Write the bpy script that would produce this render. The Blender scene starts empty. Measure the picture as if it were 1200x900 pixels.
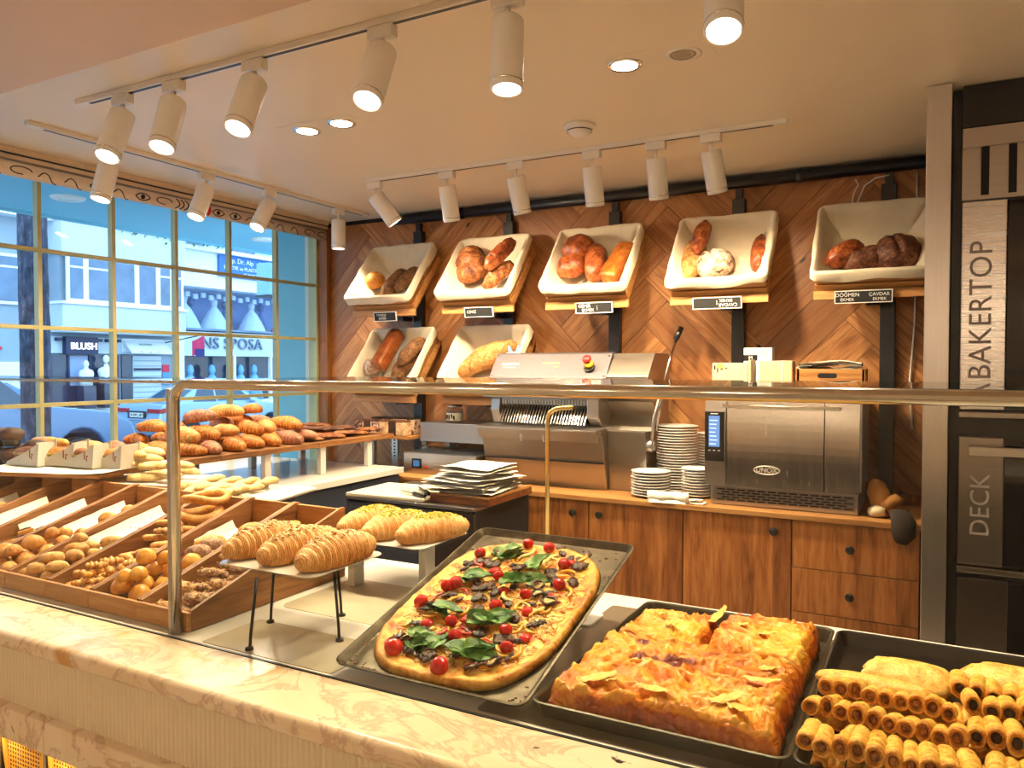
import bpy, bmesh, math, random
from mathutils import Vector, Matrix, Euler, noise
SC = bpy.context.scene
COL = SC.collection
PI = math.pi
random.seed(7)

# ------------------------------------------------------------------ camera
cam_d = bpy.data.cameras.new('camera'); cam = bpy.data.objects.new('camera', cam_d); COL.objects.link(cam)
cam_d.sensor_width = 36; cam_d.lens = 27.0; cam_d.clip_start = .02; cam_d.clip_end = 200
cam.location = (0, 0, 1.60)
cam.rotation_euler = (math.radians(90 - 1.4), 0, math.radians(28.5))
SC.camera = cam

# ------------------------------------------------------------------ sky and exposure
W = bpy.data.worlds.new('world'); SC.world = W; W.use_nodes = True
_nt = W.node_tree
_bg = _nt.nodes['Background']
_tc = _nt.nodes.new('ShaderNodeTexCoord'); _sp = _nt.nodes.new('ShaderNodeSeparateXYZ')
_rp = _nt.nodes.new('ShaderNodeValToRGB')
_rp.color_ramp.elements[0].position = 0.0; _rp.color_ramp.elements[0].color = (.66, .87, 1, 1)
_rp.color_ramp.elements[1].position = .6; _rp.color_ramp.elements[1].color = (.45, .74, 1, 1)
_nt.links.new(_tc.outputs['Generated'], _sp.inputs[0]); _nt.links.new(_sp.outputs[2], _rp.inputs[0])
_nt.links.new(_rp.outputs[0], _bg.inputs[0]); _bg.inputs[1].default_value = 2.5
SC.view_settings.view_transform = 'Standard'; SC.view_settings.look = 'None'
SC.view_settings.exposure = 0.6; SC.view_settings.gamma = 1.0; SC.view_settings.use_curve_mapping = False
SC.cycles.caustics_reflective = False; SC.cycles.caustics_refractive = False
SC.cycles.max_bounces = 8; SC.cycles.diffuse_bounces = 4; SC.cycles.glossy_bounces = 4
SC.cycles.transparent_max_bounces = 16; SC.cycles.sample_clamp_indirect = 4.0

WARM = (1.0, .78, .495)
SPOT_W = 41.0        # each spotlight aimed at the plank wall or along the window
COUNTER_W = 35.0     # each spotlight above the front counter
DOWN_W = 40.0        # each recessed downlight
ROOM_W = 31.0        # each unseen fill globe added behind the camera

# ------------------------------------------------------------------ material helpers
def srgb(r, g, b):
    f = lambda c: c / 12.92 if c <= .04045 else ((c + .055) / 1.055) ** 2.4
    return (f(r / 255), f(g / 255), f(b / 255), 1)

class Mat:
    def __init__(s, name):
        s.m = bpy.data.materials.new(name); s.m.use_nodes = True
        s.t = s.m.node_tree; s.b = s.t.nodes['Principled BSDF']
    def n(s, typ, **kw):
        nd = s.t.nodes.new(typ)
        for k, v in kw.items(): setattr(nd, k, v)
        return nd
    def l(s, a, b): s.t.links.new(a, b)
    def ramp(s, fac, stops):
        r = s.n('ShaderNodeValToRGB'); e = r.color_ramp.elements
        while len(e) < len(stops): e.new(.5)
        for i, (p, c) in enumerate(stops): e[i].position = p; e[i].color = c
        s.l(fac, r.inputs[0]); return r.outputs[0]
    def coords(s, scale=(1, 1, 1), rot=(0, 0, 0), rnd=True, kind='Object'):
        tc = s.n('ShaderNodeTexCoord'); mp = s.n('ShaderNodeMapping')
        mp.inputs['Scale'].default_value = scale; mp.inputs['Rotation'].default_value = rot
        s.l(tc.outputs[kind], mp.inputs[0])
        if rnd:
            oi = s.n('ShaderNodeObjectInfo'); mu = s.n('ShaderNodeVectorMath', operation='SCALE')
            cb = s.n('ShaderNodeCombineXYZ'); 
            for i in range(3): s.l(oi.outputs['Random'], cb.inputs[i])
            s.l(cb.outputs[0], mu.inputs[0]); mu.inputs['Scale'].default_value = 37.0
            s.l(mu.outputs[0], mp.inputs['Location'])
        return mp.outputs[0]
    def noise(s, vec, scale, detail=4, rough=.55, dist=0):
        nz = s.n('ShaderNodeTexNoise'); s.l(vec, nz.inputs['Vector'])
        nz.inputs['Scale'].default_value = scale; nz.inputs['Detail'].default_value = detail
        nz.inputs['Roughness'].default_value = rough; nz.inputs['Distortion'].default_value = dist
        return nz.outputs[0]
    def mix(s, fac, a, b, mode='MIX'):
        x = s.n('ShaderNodeMix', data_type='RGBA', blend_type=mode)
        for i, v in ((0, fac), (6, a), (7, b)):
            if isinstance(v, (int, float, tuple)): x.inputs[i].default_value = v
            else: s.l(v, x.inputs[i])
        return x.outputs[2]
    def math(s, op, a, b=0.0):
        x = s.n('ShaderNodeMath', operation=op)
        for i, v in ((0, a), (1, b)):
            if isinstance(v, (int, float)): x.inputs[i].default_value = v
            else: s.l(v, x.inputs[i])
        return x.outputs[0]
    def bump(s, h, strength=.3, dist=.002):
        b = s.n('ShaderNodeBump'); b.inputs['Strength'].default_value = strength; b.inputs['Distance'].default_value = dist
        s.l(h, b.inputs['Height']); s.l(b.outputs[0], s.b.inputs['Normal'])
    def set(s, rough=None, metal=None, spec=None, color=None, coat=None, emit=None, alpha=None, trans=None, sub=None):
        I = s.b.inputs
        if rough is not None: I['Roughness'].default_value = rough
        if metal is not None: I['Metallic'].default_value = metal
        if spec is not None: I['Specular IOR Level'].default_value = spec
        if coat is not None: I['Coat Weight'].default_value = coat; I['Coat Roughness'].default_value = .12
        if color is not None:
            if isinstance(color, tuple): I['Base Color'].default_value = color
            else: s.l(color, I['Base Color'])
        if emit is not None: I['Emission Color'].default_value = emit[0]; I['Emission Strength'].default_value = emit[1]
        return s

def plain(name, c, rough=.5, metal=0, spec=.5, var=.06, scale=20, coat=None, bump=0):
    m = Mat(name); v = m.coords(rnd=False); nz = m.noise(v, scale, 3)
    lo = tuple(max(0, x * (1 - var)) for x in c[:3]) + (1,); hi = tuple(min(1, x * (1 + var)) for x in c[:3]) + (1,)
    m.set(rough=rough, metal=metal, spec=spec, coat=coat, color=m.ramp(nz, [(.3, lo), (.7, hi)]))
    if bump: m.bump(nz, bump)
    return m.m

def wood(name, ca, cb, cc, grain='x', scale=6, rough=.5, knots=True, stretch=14, staves=None, spec=.35, varm=.45):
    m = Mat(name)
    sc = {'x': (1, stretch, stretch), 'y': (stretch, 1, stretch), 'z': (stretch, stretch, 1)}[grain]
    v = m.coords(sc, rnd=True)
    n1 = m.noise(v, scale * .35, 6, .6, .9); n2 = m.noise(v, scale * 2.2, 3, .6, .2)
    f = m.math('ADD', m.math('MULTIPLY', n1, .75), m.math('MULTIPLY', n2, .25))
    col = m.ramp(f, [(.33, cc), (.47, ca), (.62, cb)])
    if staves:
        v2 = m.coords((1, 1, 1), rnd=False); sp = m.n('ShaderNodeSeparateXYZ'); m.l(v2, sp.inputs[0])
        ax = {'x': 0, 'y': 1, 'z': 2}[staves[0]]
        wn = m.n('ShaderNodeTexWhiteNoise', noise_dimensions='1D')
        m.l(m.math('FLOOR', m.math('MULTIPLY', sp.outputs[ax], 1 / staves[1])), wn.inputs['W'])
        col = m.mix(m.math('MULTIPLY', wn.outputs[0], .5), col, (.25, .13, .06, 1), 'MULTIPLY')
    if varm:
        oi = m.n('ShaderNodeObjectInfo')
        col = m.mix(m.math('MULTIPLY', oi.outputs['Random'], varm), col, cc)
    if knots:
        vk = m.coords((1, 2.2, 2.2) if grain == 'x' else (2.2, 2.2, 1), rnd=True)
        vo = m.n('ShaderNodeTexVoronoi'); vo.inputs['Scale'].default_value = 2.6; m.l(vk, vo.inputs['Vector'])
        k = m.ramp(vo.outputs['Distance'], [(.035, (1, 1, 1, 1)), (.085, (0, 0, 0, 1))])
        col = m.mix(k, col, tuple(x * .12 for x in cc[:3]) + (1,))
    m.set(rough=rough, color=col, spec=spec); m.bump(f, .25, .001)
    return m.m

def crust(name, stops, scale=18, detail=6, rough=.45, bump=.5, bdist=.003, speck=None, spec=.4, bands=None, coat=None, dist=.6):
    m = Mat(name); v = m.coords(rnd=True)
    f = m.math('ADD', m.math('MULTIPLY', m.noise(v, scale, 4, .6, dist), .55), m.math('MULTIPLY', m.noise(v, scale * 5, detail, .62, dist * .5), .45))
    f = m.math('ADD', m.math('MULTIPLY', m.math('SUBTRACT', f, .5), 1.7), .5); h = f
    if bands:
        w = m.n('ShaderNodeTexWave', wave_type='BANDS', bands_direction='X'); m.l(v, w.inputs['Vector'])
        w.inputs['Scale'].default_value = bands; w.inputs['Distortion'].default_value = 7.0; w.inputs['Detail'].default_value = 2
        w.inputs['Detail Scale'].default_value = 1.4
        f = m.math('ADD', m.math('MULTIPLY', f, .77), m.math('MULTIPLY', w.outputs[1], .23)); h = f
    col = m.ramp(f, stops)
    if speck:
        vo = m.n('ShaderNodeTexVoronoi'); vo.inputs['Scale'].default_value = speck[1]; m.l(v, vo.inputs['Vector'])
        k = m.ramp(vo.outputs['Distance'], [(speck[2], (1, 1, 1, 1)), (speck[2] + .06, (0, 0, 0, 1))])
        col = m.mix(k, col, speck[0])
        h = m.math('ADD', h, m.math('MULTIPLY', k, .5))
    m.set(rough=rough, color=col, spec=spec, coat=coat); m.bump(h, bump, bdist)
    return m.m

def steel(name, c=(.62, .58, .55, 1), rough=.28, axis='z', streak=60):
    m = Mat(name); sc = {'x': (1, streak, streak), 'y': (streak, 1, streak), 'z': (streak, streak, 1)}[axis]
    v = m.coords(sc, rnd=False); n = m.noise(v, 3, 4)
    m.set(metal=1, rough=rough, color=m.ramp(n, [(.3, tuple(x * .9 for x in c[:3]) + (1,)), (.7, c)]))
    r = m.n('ShaderNodeMapRange'); r.inputs[3].default_value = rough * .75; r.inputs[4].default_value = rough * 1.3
    m.l(n, r.inputs[0]); m.l(r.outputs[0], m.b.inputs['Roughness'])
    return m.m

def glass(name, tint=(1, 1, 1, 1), ior=1.45, refl=1.0, rough=0.0):
    m = Mat(name); t = m.t; t.nodes.remove(m.b); out = t.nodes['Material Output']
    tr = m.n('ShaderNodeBsdfTransparent'); tr.inputs[0].default_value = tint
    gl = m.n('ShaderNodeBsdfGlossy'); gl.inputs['Roughness'].default_value = rough
    fr = m.n('ShaderNodeFresnel'); fr.inputs[0].default_value = ior
    mx = m.n('ShaderNodeMixShader')
    ge = m.n('ShaderNodeNewGeometry'); front = m.math('SUBTRACT', 1.0, ge.outputs['Backfacing'])   # a thin pane reflects once, at its outer face
    m.l(m.math('MULTIPLY', m.math('MULTIPLY', fr.outputs[0], refl), front), mx.inputs[0])
    m.l(tr.outputs[0], mx.inputs[1]); m.l(gl.outputs[0], mx.inputs[2]); m.l(mx.outputs[0], out.inputs[0])
    return m.m

def emitter(name, c, s):
    m = Mat(name); m.set(color=(0, 0, 0, 1), emit=(c, s)); return m.m

def fabric(name, c, rough=.9):
    m = Mat(name); v = m.coords(rnd=True); n = m.noise(v, 9, 4); n2 = m.noise(v, 260, 2)
    m.set(rough=rough, spec=.15, color=m.ramp(n, [(.3, tuple(x * .86 for x in c[:3]) + (1,)), (.7, c)]))
    m.bump(m.math('ADD', n, m.math('MULTIPLY', n2, .25)), .35, .004)
    return m.m

def marble(name):
    m = Mat(name); v = m.coords((1, 1.6, 1), rnd=False)
    a = m.noise(v, 3.2, 8, .62, 2.6); b = m.noise(v, 1.7, 5, .6, 1.4)
    base = m.ramp(b, [(.3, srgb(236, 222, 200)), (.55, srgb(228, 206, 172)), (.8, srgb(240, 230, 214))])
    vein = m.ramp(a, [(.42, (0, 0, 0, 1)), (.475, (.5, .5, .5, 1)), (.51, (0, 0, 0, 1))])
    c = m.mix(vein, base, srgb(166, 122, 98))
    v2 = m.coords((1, 1.3, 1), rnd=False); p = m.noise(v2, 2.3, 6, .6, .8)
    rust = m.ramp(p, [(.60, (0, 0, 0, 1)), (.69, (.85, .85, .85, 1))])
    c = m.mix(rust, c, srgb(196, 140, 62))
    v3 = m.coords((1, 1, 1), rnd=False); q = m.noise(v3, 14, 4, .5, .6)
    pit = m.ramp(q, [(.70, (0, 0, 0, 1)), (.725, (1, 1, 1, 1))])
    c = m.mix(pit, c, srgb(60, 42, 40))
    m.set(rough=.22, color=c, spec=.5); m.bump(a, .05)
    return m.m

# ------------------------------------------------------------------ mesh helpers
class MB:
    """collects shapes into one mesh"""
    def __init__(s): s.v = []; s.f = []; s.sm = []; s.mi = []
    def add(s, vs, fs, smooth=False, m=0, M=None):
        b = len(s.v)
        s.v.extend([tuple(M @ Vector(p)) for p in vs] if M is not None else [tuple(p) for p in vs])
        s.f.extend([tuple(b + i for i in f) for f in fs]); s.sm.extend([smooth] * len(fs)); s.mi.extend([m] * len(fs))
        return s
    def box(s, lo, hi, m=0, M=None):
        (a, b, c), (d, e, f) = lo, hi
        vs = [(a, b, c), (d, b, c), (d, e, c), (a, e, c), (a, b, f), (d, b, f), (d, e, f), (a, e, f)]
        return s.add(vs, [(0, 3, 2, 1), (4, 5, 6, 7), (0, 1, 5, 4), (1, 2, 6, 5), (2, 3, 7, 6), (3, 0, 4, 7)], False, m, M)
    def prism(s, pts, axis, a, b, m=0, M=None, smooth=False):
        """extrude a 2D outline along an axis from a to b"""
        n = len(pts)
        mk = {'x': lambda p, t: (t, p[0], p[1]), 'y': lambda p, t: (p[0], t, p[1]), 'z': lambda p, t: (p[0], p[1], t)}[axis]
        vs = [mk(p, a) for p in pts] + [mk(p, b) for p in pts]
        fs = [(i, (i + 1) % n, n + (i + 1) % n, n + i) for i in range(n)]
        s.add(vs, fs, smooth, m, M); k = len(s.v) - 2 * n
        s.f.append(tuple(k + i for i in reversed(range(n)))); s.f.append(tuple(k + n + i for i in range(n)))
        s.sm += [False, False]; s.mi += [m, m]
        return s
    def lathe(s, prof, n=20, m=0, M=None, smooth=True, cap=True):
        """profile (r, z) about local z"""
        vs = []; fs = []
        for r, z in prof:
            for i in range(n):
                a = 2 * PI * i / n; vs.append((r * math.cos(a), r * math.sin(a), z))
        for j in range(len(prof) - 1):
            for i in range(n):
                k = (i + 1) % n; fs.append((j * n + i, j * n + k, (j + 1) * n + k, (j + 1) * n + i))
        s.add(vs, fs, smooth, m, M)
        if cap:
            b = len(s.v) - len(vs); L = len(prof) - 1
            if prof[0][0] > 1e-5: s.f.append(tuple(b + i for i in reversed(range(n)))); s.sm.append(False); s.mi.append(m)
            if prof[-1][0] > 1e-5: s.f.append(tuple(b + L * n + i for i in range(n))); s.sm.append(False); s.mi.append(m)
        return s
    def cyl(s, p0, p1, r0, r1=None, n=16, m=0, smooth=True):
        r1 = r0 if r1 is None else r1
        p0 = Vector(p0); p1 = Vector(p1); d = p1 - p0
        M = Matrix.Translation(p0) @ d.to_track_quat('Z', 'Y').to_matrix().to_4x4()
        return s.lathe([(r0, 0), (r1, d.length)], n, m, M, smooth)
    def tube(s, path, r, n=8, m=0, closed=False, smooth=True, flat=None):
        """round bar swept along points; r may be a list; flat=(sx, sz) squashes the section"""
        P = [Vector(p) for p in path]; N = len(P); vs = []; fs = []
        up = Vector((0, 0, 1)); prev = None
        for i, p in enumerate(P):
            if closed: t = P[(i + 1) % N] - P[i - 1]
            else: t = P[min(i + 1, N - 1)] - P[max(i - 1, 0)]
            t.normalize()
            if prev is None:
                a = up if abs(t.z) < .9 else Vector((0, 1, 0))
                x = t.cross(a).normalized()
            else:
                x = (prev - t * prev.dot(t)).normalized()
            prev = x; y = x.cross(t)
            rr = r[i] if isinstance(r, (list, tuple)) else r
            fx, fy = flat or (1, 1)
            for k in range(n):
                a = 2 * PI * k / n
                vs.append(p + x * (rr * fx * math.cos(a)) + y * (rr * fy * math.sin(a)))
        for i in range(N if closed else N - 1):
            j = (i + 1) % N
            for k in range(n):
                q = (k + 1) % n; fs.append((i * n + k, i * n + q, j * n + q, j * n + k))
        if not closed:
            fs.append(tuple(reversed(range(n)))); fs.append(tuple((N - 1) * n + k for k in range(n)))
        return s.add(vs, fs, smooth, m)
    def grid(s, nx, ny, fn, smooth=True, m=0):
        vs = [fn(i / (nx - 1), j / (ny - 1)) for j in range(ny) for i in range(nx)]
        fs = [(j * nx + i, j * nx + i + 1, (j + 1) * nx + i + 1, (j + 1) * nx + i) for j in range(ny - 1) for i in range(nx - 1)]
        return s.add(vs, fs, smooth, m)
    def ball(s, fn, nu=20, nv=12, m=0, smooth=True):
        """fn(unit direction) -> point"""
        vs = [fn(Vector((0, 0, -1)))]; fs = []
        for j in range(1, nv):
            a = PI * j / nv - PI / 2
            for i in range(nu):
                b = 2 * PI * i / nu; vs.append(fn(Vector((math.cos(a) * math.cos(b), math.cos(a) * math.sin(b), math.sin(a)))))
        vs.append(fn(Vector((0, 0, 1)))); T = len(vs) - 1
        for i in range(nu): fs.append((0, 1 + (i + 1) % nu, 1 + i))
        for j in range(nv - 2):
            for i in range(nu):
                k = (i + 1) % nu; a = 1 + j * nu
                fs.append((a + i, a + k, a + nu + k, a + nu + i))
        a = 1 + (nv - 2) * nu
        for i in range(nu): fs.append((a + i, a + (i + 1) % nu, T))
        return s.add(vs, fs, smooth, m)
    def mesh(s, name, mats, bev=0):
        me = bpy.data.meshes.new(name); me.from_pydata(s.v, [], s.f)
        me.polygons.foreach_set('use_smooth', s.sm); me.polygons.foreach_set('material_index', s.mi)
        for mt in (mats if isinstance(mats, (list, tuple)) else [mats]): me.materials.append(mt)
        bm = bmesh.new(); bm.from_mesh(me); bmesh.ops.recalc_face_normals(bm, faces=bm.faces)
        if bev:
            ed = [e for e in bm.edges if len(e.link_faces) == 2 and e.calc_face_angle() > .6]
            bmesh.ops.bevel(bm, geom=ed, offset=bev, segments=2, profile=.5, affect='EDGES', clamp_overlap=True)
            for f in bm.faces: f.smooth = f.smooth
        bm.to_mesh(me); bm.free()
        return me

def put(name, me, parent=None, loc=(0, 0, 0), rot=(0, 0, 0), scale=(1, 1, 1), label=None, cat=None, group=None, kind=None):
    o = bpy.data.objects.new(name, me); COL.objects.link(o)
    o.location = loc; o.rotation_euler = rot; o.scale = (scale,) * 3 if isinstance(scale, (int, float)) else scale
    if parent is not None: o.parent = parent
    if label: o['label'] = label
    if cat: o['category'] = cat
    if group: o['group'] = group
    if kind: o['kind'] = kind
    return o
def obj(name, mb, mats, parent=None, bev=0, **kw): return put(name, mb.mesh(name, mats, bev), parent, **kw)
def thing(name, label, cat, loc=(0, 0, 0), rot=(0, 0, 0), group=None): return put(name, None, None, loc, rot, label=label, cat=cat, group=group)
def struct(name, mb, mats, parent=None, bev=0, **kw): return obj(name, mb, mats, parent, bev, kind='structure' if parent is None else None, **kw)
KIDS = {}
def copy_thing(o, loc=None, rot=None, label=None, scale=None):
    """a thing with its parts and their sub-parts, mesh data shared"""
    def cp(a, par):
        c = a.copy(); COL.objects.link(c); c.parent = par
        for ch in a.children: cp(ch, c)
        return c
    r = cp(o, None)
    if loc is not None: r.location = loc
    if rot is not None: r.rotation_euler = rot
    if scale is not None: r.scale = (scale,) * 3
    if label: r['label'] = label
    return r
def text_mesh(body, size, mat, depth=.0006, align='CENTER', font_spacing=1.0):
    cu = bpy.data.curves.new('lettering', 'FONT'); cu.body = body; cu.size = size; cu.extrude = depth; cu.align_x = align; cu.align_y = 'CENTER'
    cu.space_character = font_spacing; cu.resolution_u = 3
    o = bpy.data.objects.new('lettering', cu); COL.objects.link(o)
    dg = bpy.context.evaluated_depsgraph_get(); me = bpy.data.meshes.new_from_object(o.evaluated_get(dg))
    bpy.data.objects.remove(o); bpy.data.curves.remove(cu)
    me.name = 'lettering'; me.materials.clear(); me.materials.append(mat)
    return me
def basis(x, y, z, o=(0, 0, 0)):
    x, y, z, o = map(Vector, (x, y, z, o)); return Matrix(((x.x, y.x, z.x, o.x), (x.y, y.y, z.y, o.y), (x.z, y.z, z.z, o.z), (0, 0, 0, 1)))
def nz3(x, y, z, s=1.0): return noise.noise(Vector((x * s, y * s, z * s)))
ORD = ['first', 'second', 'third', 'fourth', 'fifth', 'sixth', 'seventh', 'eighth', 'ninth', 'tenth', 'eleventh', 'twelfth', 'thirteenth', 'fourteenth', 'fifteenth', 'sixteenth', 'seventeenth', 'eighteenth', 'nineteenth', 'twentieth']
# ------------------------------------------------------------------ materials
M_CEIL = plain('ceiling_paint', srgb(236, 222, 200), .38, var=.015, scale=3)
M_WALL = plain('wall_paint', srgb(222, 206, 184), .6, var=.02, scale=4)
M_FLOOR = plain('floor_tile', srgb(186, 174, 158), .35, var=.1, scale=5)
M_WHITE = plain('white_metal', srgb(236, 230, 222), .35, var=.01)
M_BLACKM = plain('black_metal', srgb(17, 17, 21), .35, var=.1)
M_BLACK = plain('black_plastic', srgb(16, 15, 15), .35, var=.1)
M_DARKIN = plain('dark_inside', srgb(12, 11, 11), .8)
M_STEEL = steel('brushed_steel', (.60, .55, .52, 1), .3, 'z')
M_STEELX = steel('brushed_steel_horizontal', (.58, .53, .49, 1), .3, 'x')
M_BRONZE = steel('brown_steel', (.40, .345, .29, 1), .34, 'x')
M_CHROME = steel('polished_tube', (.82, .78, .71, 1), .12, 'z', 10)
M_BRASS = plain('brass_tone', (.90, .70, .30, 1), .22, metal=1)
M_PLANK = wood('oak_plank', srgb(172, 114, 66), srgb(200, 146, 92), srgb(122, 74, 40), 'x', 7, .42, varm=.75)
M_OAK = wood('oak_trim', srgb(150, 96, 52), srgb(180, 124, 72), srgb(110, 66, 34), 'z', 7, .5, knots=False)
M_OAKX = wood('pine_board', srgb(186, 130, 72), srgb(208, 156, 96), srgb(150, 96, 48), 'x', 6, .5, knots=False)
M_OAKY = wood('bin_board', srgb(142, 94, 54), srgb(176, 126, 78), srgb(88, 52, 28), 'y', 6, .5, knots=False, varm=.3)
M_CAB = wood('cabinet_veneer', srgb(160, 98, 48), srgb(190, 126, 70), srgb(104, 56, 24), 'z', 7, .42, knots=False, stretch=11, staves=('x', .085), varm=.3)
M_CREAM = fabric('cream_linen', srgb(232, 218, 190))
M_PAPER = plain('baking_paper', srgb(236, 230, 216), .7, var=.05, scale=30)
M_CARD = plain('kraft_card', srgb(206, 186, 150), .7, var=.06)
M_WCOUNT = plain('white_stone', srgb(236, 230, 220), .18, var=.02)
M_CERAM = plain('white_ceramic', srgb(240, 236, 228), .15, var=.01)
M_MARBLE = marble('veined_marble')
M_FLUTE = plain('cream_fluted_paint', srgb(226, 212, 184), .5, var=.02)
M_TRAY = Mat('worn_tray_steel')
_v = M_TRAY.coords(rnd=True); _n = M_TRAY.noise(_v, 14, 6, .65, .5)
M_TRAY.set(metal=.85, rough=.42, color=M_TRAY.ramp(_n, [(.3, srgb(52, 44, 34)), (.55, srgb(92, 82, 66)), (.75, srgb(134, 122, 104))])); M_TRAY = M_TRAY.m
M_TRAYD = plain('black_tray_enamel', srgb(34, 28, 24), .3, metal=.4, var=.25, scale=12)
M_GLASS = glass('display_glass', (.97, .98, .97, 1), 1.45, .9)
M_GLASST = glass('top_glass', (.93, .96, .94, 1), 1.5, 1.0)
M_WGLASS = glass('window_glass', (.92, .97, 1.0, 1), 1.5, .8)
M_PLATEG = glass('clear_plate', (.88, .92, .93, 1), 1.5, 1.0)
M_LAMP = emitter('lamp_lens', (1, .88, .68, 1), 26)
M_GOLD = plain('painted_muntin', srgb(170, 164, 116), .4, var=.04)
M_BOARD = plain('chalkboard', srgb(22, 21, 22), .7)
M_CHALK = plain('chalk', srgb(230, 228, 222), .8)
M_SOFFIT = plain('pale_blue_soffit', srgb(120, 186, 208), .5, var=.02)

# ------------------------------------------------------------------ room shell
CZ = 2.63
X0, X1, Y0, Y1 = -3.93, 2.6, -2.6, 4.31
struct('floor', MB().box((X0 - .2, Y0, -.1), (X1, Y1 + .1, 0)), M_FLOOR)
struct('ceiling', MB().box((X0 - .12, Y0, CZ), (X1, Y1 + .1, CZ + .12)), M_CEIL)
struct('trim_2', MB().box((X0, Y0, 2.5), (X1, 1.45, CZ - .0005)), plain('shaded_bulkhead', srgb(208, 180, 154), .5, var=.015, scale=3))  # bulkhead shade put into a darker, pinker colour
struct('wall_front', MB().box((X0 - .12, Y0 - .1, 0), (X1, Y0, CZ)), M_WALL)
struct('wall_right', MB().box((X1, Y0, 0), (X1 + .1, Y1 + .1, CZ)), M_WALL)
wb = struct('wall_back', MB().box((X0 - .12, Y1, 0), (X1, Y1 + .1, CZ)), M_DARKIN)
WY0, WY1, WZ0, WZ1 = .27, 4.262, .62, 2.57
struct('wall_left', MB().box((X0 - .12, Y0, 0), (X0, WY0, CZ)).box((X0 - .12, WY0, 0), (X0, WY1, WZ0)).box((X0 - .12, WY0, WZ1), (X0, WY1, CZ)).box((X0 - .12, WY1, 0), (X0, Y1, CZ)), M_WALL)

# herringbone oak planks on the back wall, each plank a piece of its own
def clip(poly, a, b, c):
    out = []
    for i in range(len(poly)):
        p, q = poly[i], poly[(i + 1) % len(poly)]; dp = a * p[0] + b * p[1] - c; dq = a * q[0] + b * q[1] - c
        if dp <= 0: out.append(p)
        if dp * dq < 0:
            t = dp / (dp - dq); out.append((p[0] + t * (q[0] - p[0]), p[1] + t * (q[1] - p[1])))
    return out
def herringbone():
    w, n = .19, 4
    L = w * n; r2 = math.sqrt(.5)
    x0, x1, z0, z1 = X0 + .10, .10, .90, 2.60
    for i in range(-14, 15):
        for j in range(-14, 15):
            for k in (0, 1):
                # standard herringbone lattice in the turned frame
                ox = (i + j) * w + (i - j) * 0; 
                a0 = i * w + j * L * 1.0; b0 = i * w - j * L * 1.0
                if k == 0: q = (a0, b0, a0 + L, b0 + w)
                else: q = (a0 + L - w + w, b0 + w - L + 0, a0 + L + w, b0 + w)
                g = .0012
                pts = [(q[0] + g, q[1] + g), (q[2] - g, q[1] + g), (q[2] - g, q[3] - g), (q[0] + g, q[3] - g)]
                pts = [((p[0] - p[1]) * r2 - 1.86, (p[0] + p[1]) * r2 + 1.70) for p in pts]
                for h in ((1, 0, x1), (-1, 0, -x0), (0, 1, z1), (0, -1, -z0)):
                    pts = clip(pts, *h)
                    if len(pts) < 3: break
                if len(pts) < 3: continue
                cx = sum(p[0] for p in pts) / len(pts); cz = sum(p[1] for p in pts) / len(pts)
                area = abs(sum(pts[m][0] * pts[(m + 1) % len(pts)][1] - pts[(m + 1) % len(pts)][0] * pts[m][1] for m in range(len(pts)))) / 2
                if area < .0006: continue
                ang = PI / 4 if k == 0 else -PI / 4        # grain follows the plank
                R = Matrix.Rotation(ang, 2)                # local -> wall
                loc = [tuple(R.transposed() @ Vector((p[0] - cx, p[1] - cz))) for p in pts]
                d = random.uniform(0, .0016)
                mb = MB().prism(loc, 'y', -.010 - d, 0)
                obj('plank', mb, M_PLANK, wb, loc=(cx, Y1, cz), rot=(0, -ang, 0))
herringbone()
struct('trim_1', MB().box((X0, Y1 - .06, .6), (X0 + .10, Y1, 2.6)), M_OAK, bev=.003)

# ------------------------------------------------------------------ shop window
win = struct('window_1', MB().box((X0 - .06, WY1 - .03, WZ0), (X0 + .02, WY1, WZ1)).box((X0 - .06, WY0, WZ0), (X0 + .02, WY0 + .03, WZ1)).box((X0 - .06, WY0, WZ1 - .03), (X0 + .02, WY1, WZ1)).box((X0 - .06, WY0, WZ0), (X0 + .02, WY1, WZ0 + .03)), M_GOLD, bev=.003)
VB = [4.261 - .399 * k for k in range(11)]; HB = [2.57, 2.178, 1.790, 1.398, 1.008, .62]
for y in VB[1:10]: obj('muntin', MB().box((X0 - .03, y - .010, WZ0), (X0 + .008, y + .010, WZ1)), M_GOLD, win)
for z in HB[1:-1]: obj('muntin', MB().box((X0 - .028, WY0, z - .010), (X0 + .006, WY1, z + .010)), M_GOLD, win)
pm = MB().box((-.002, -.19, -.189), (.002, .19, .189)).mesh('pane', M_WGLASS)
for a, b in zip(VB, VB[1:]):
    for c, d in zip(HB, HB[1:]): put('pane', pm, win, (X0 - .012, (a + b) / 2, (c + d) / 2))
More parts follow.
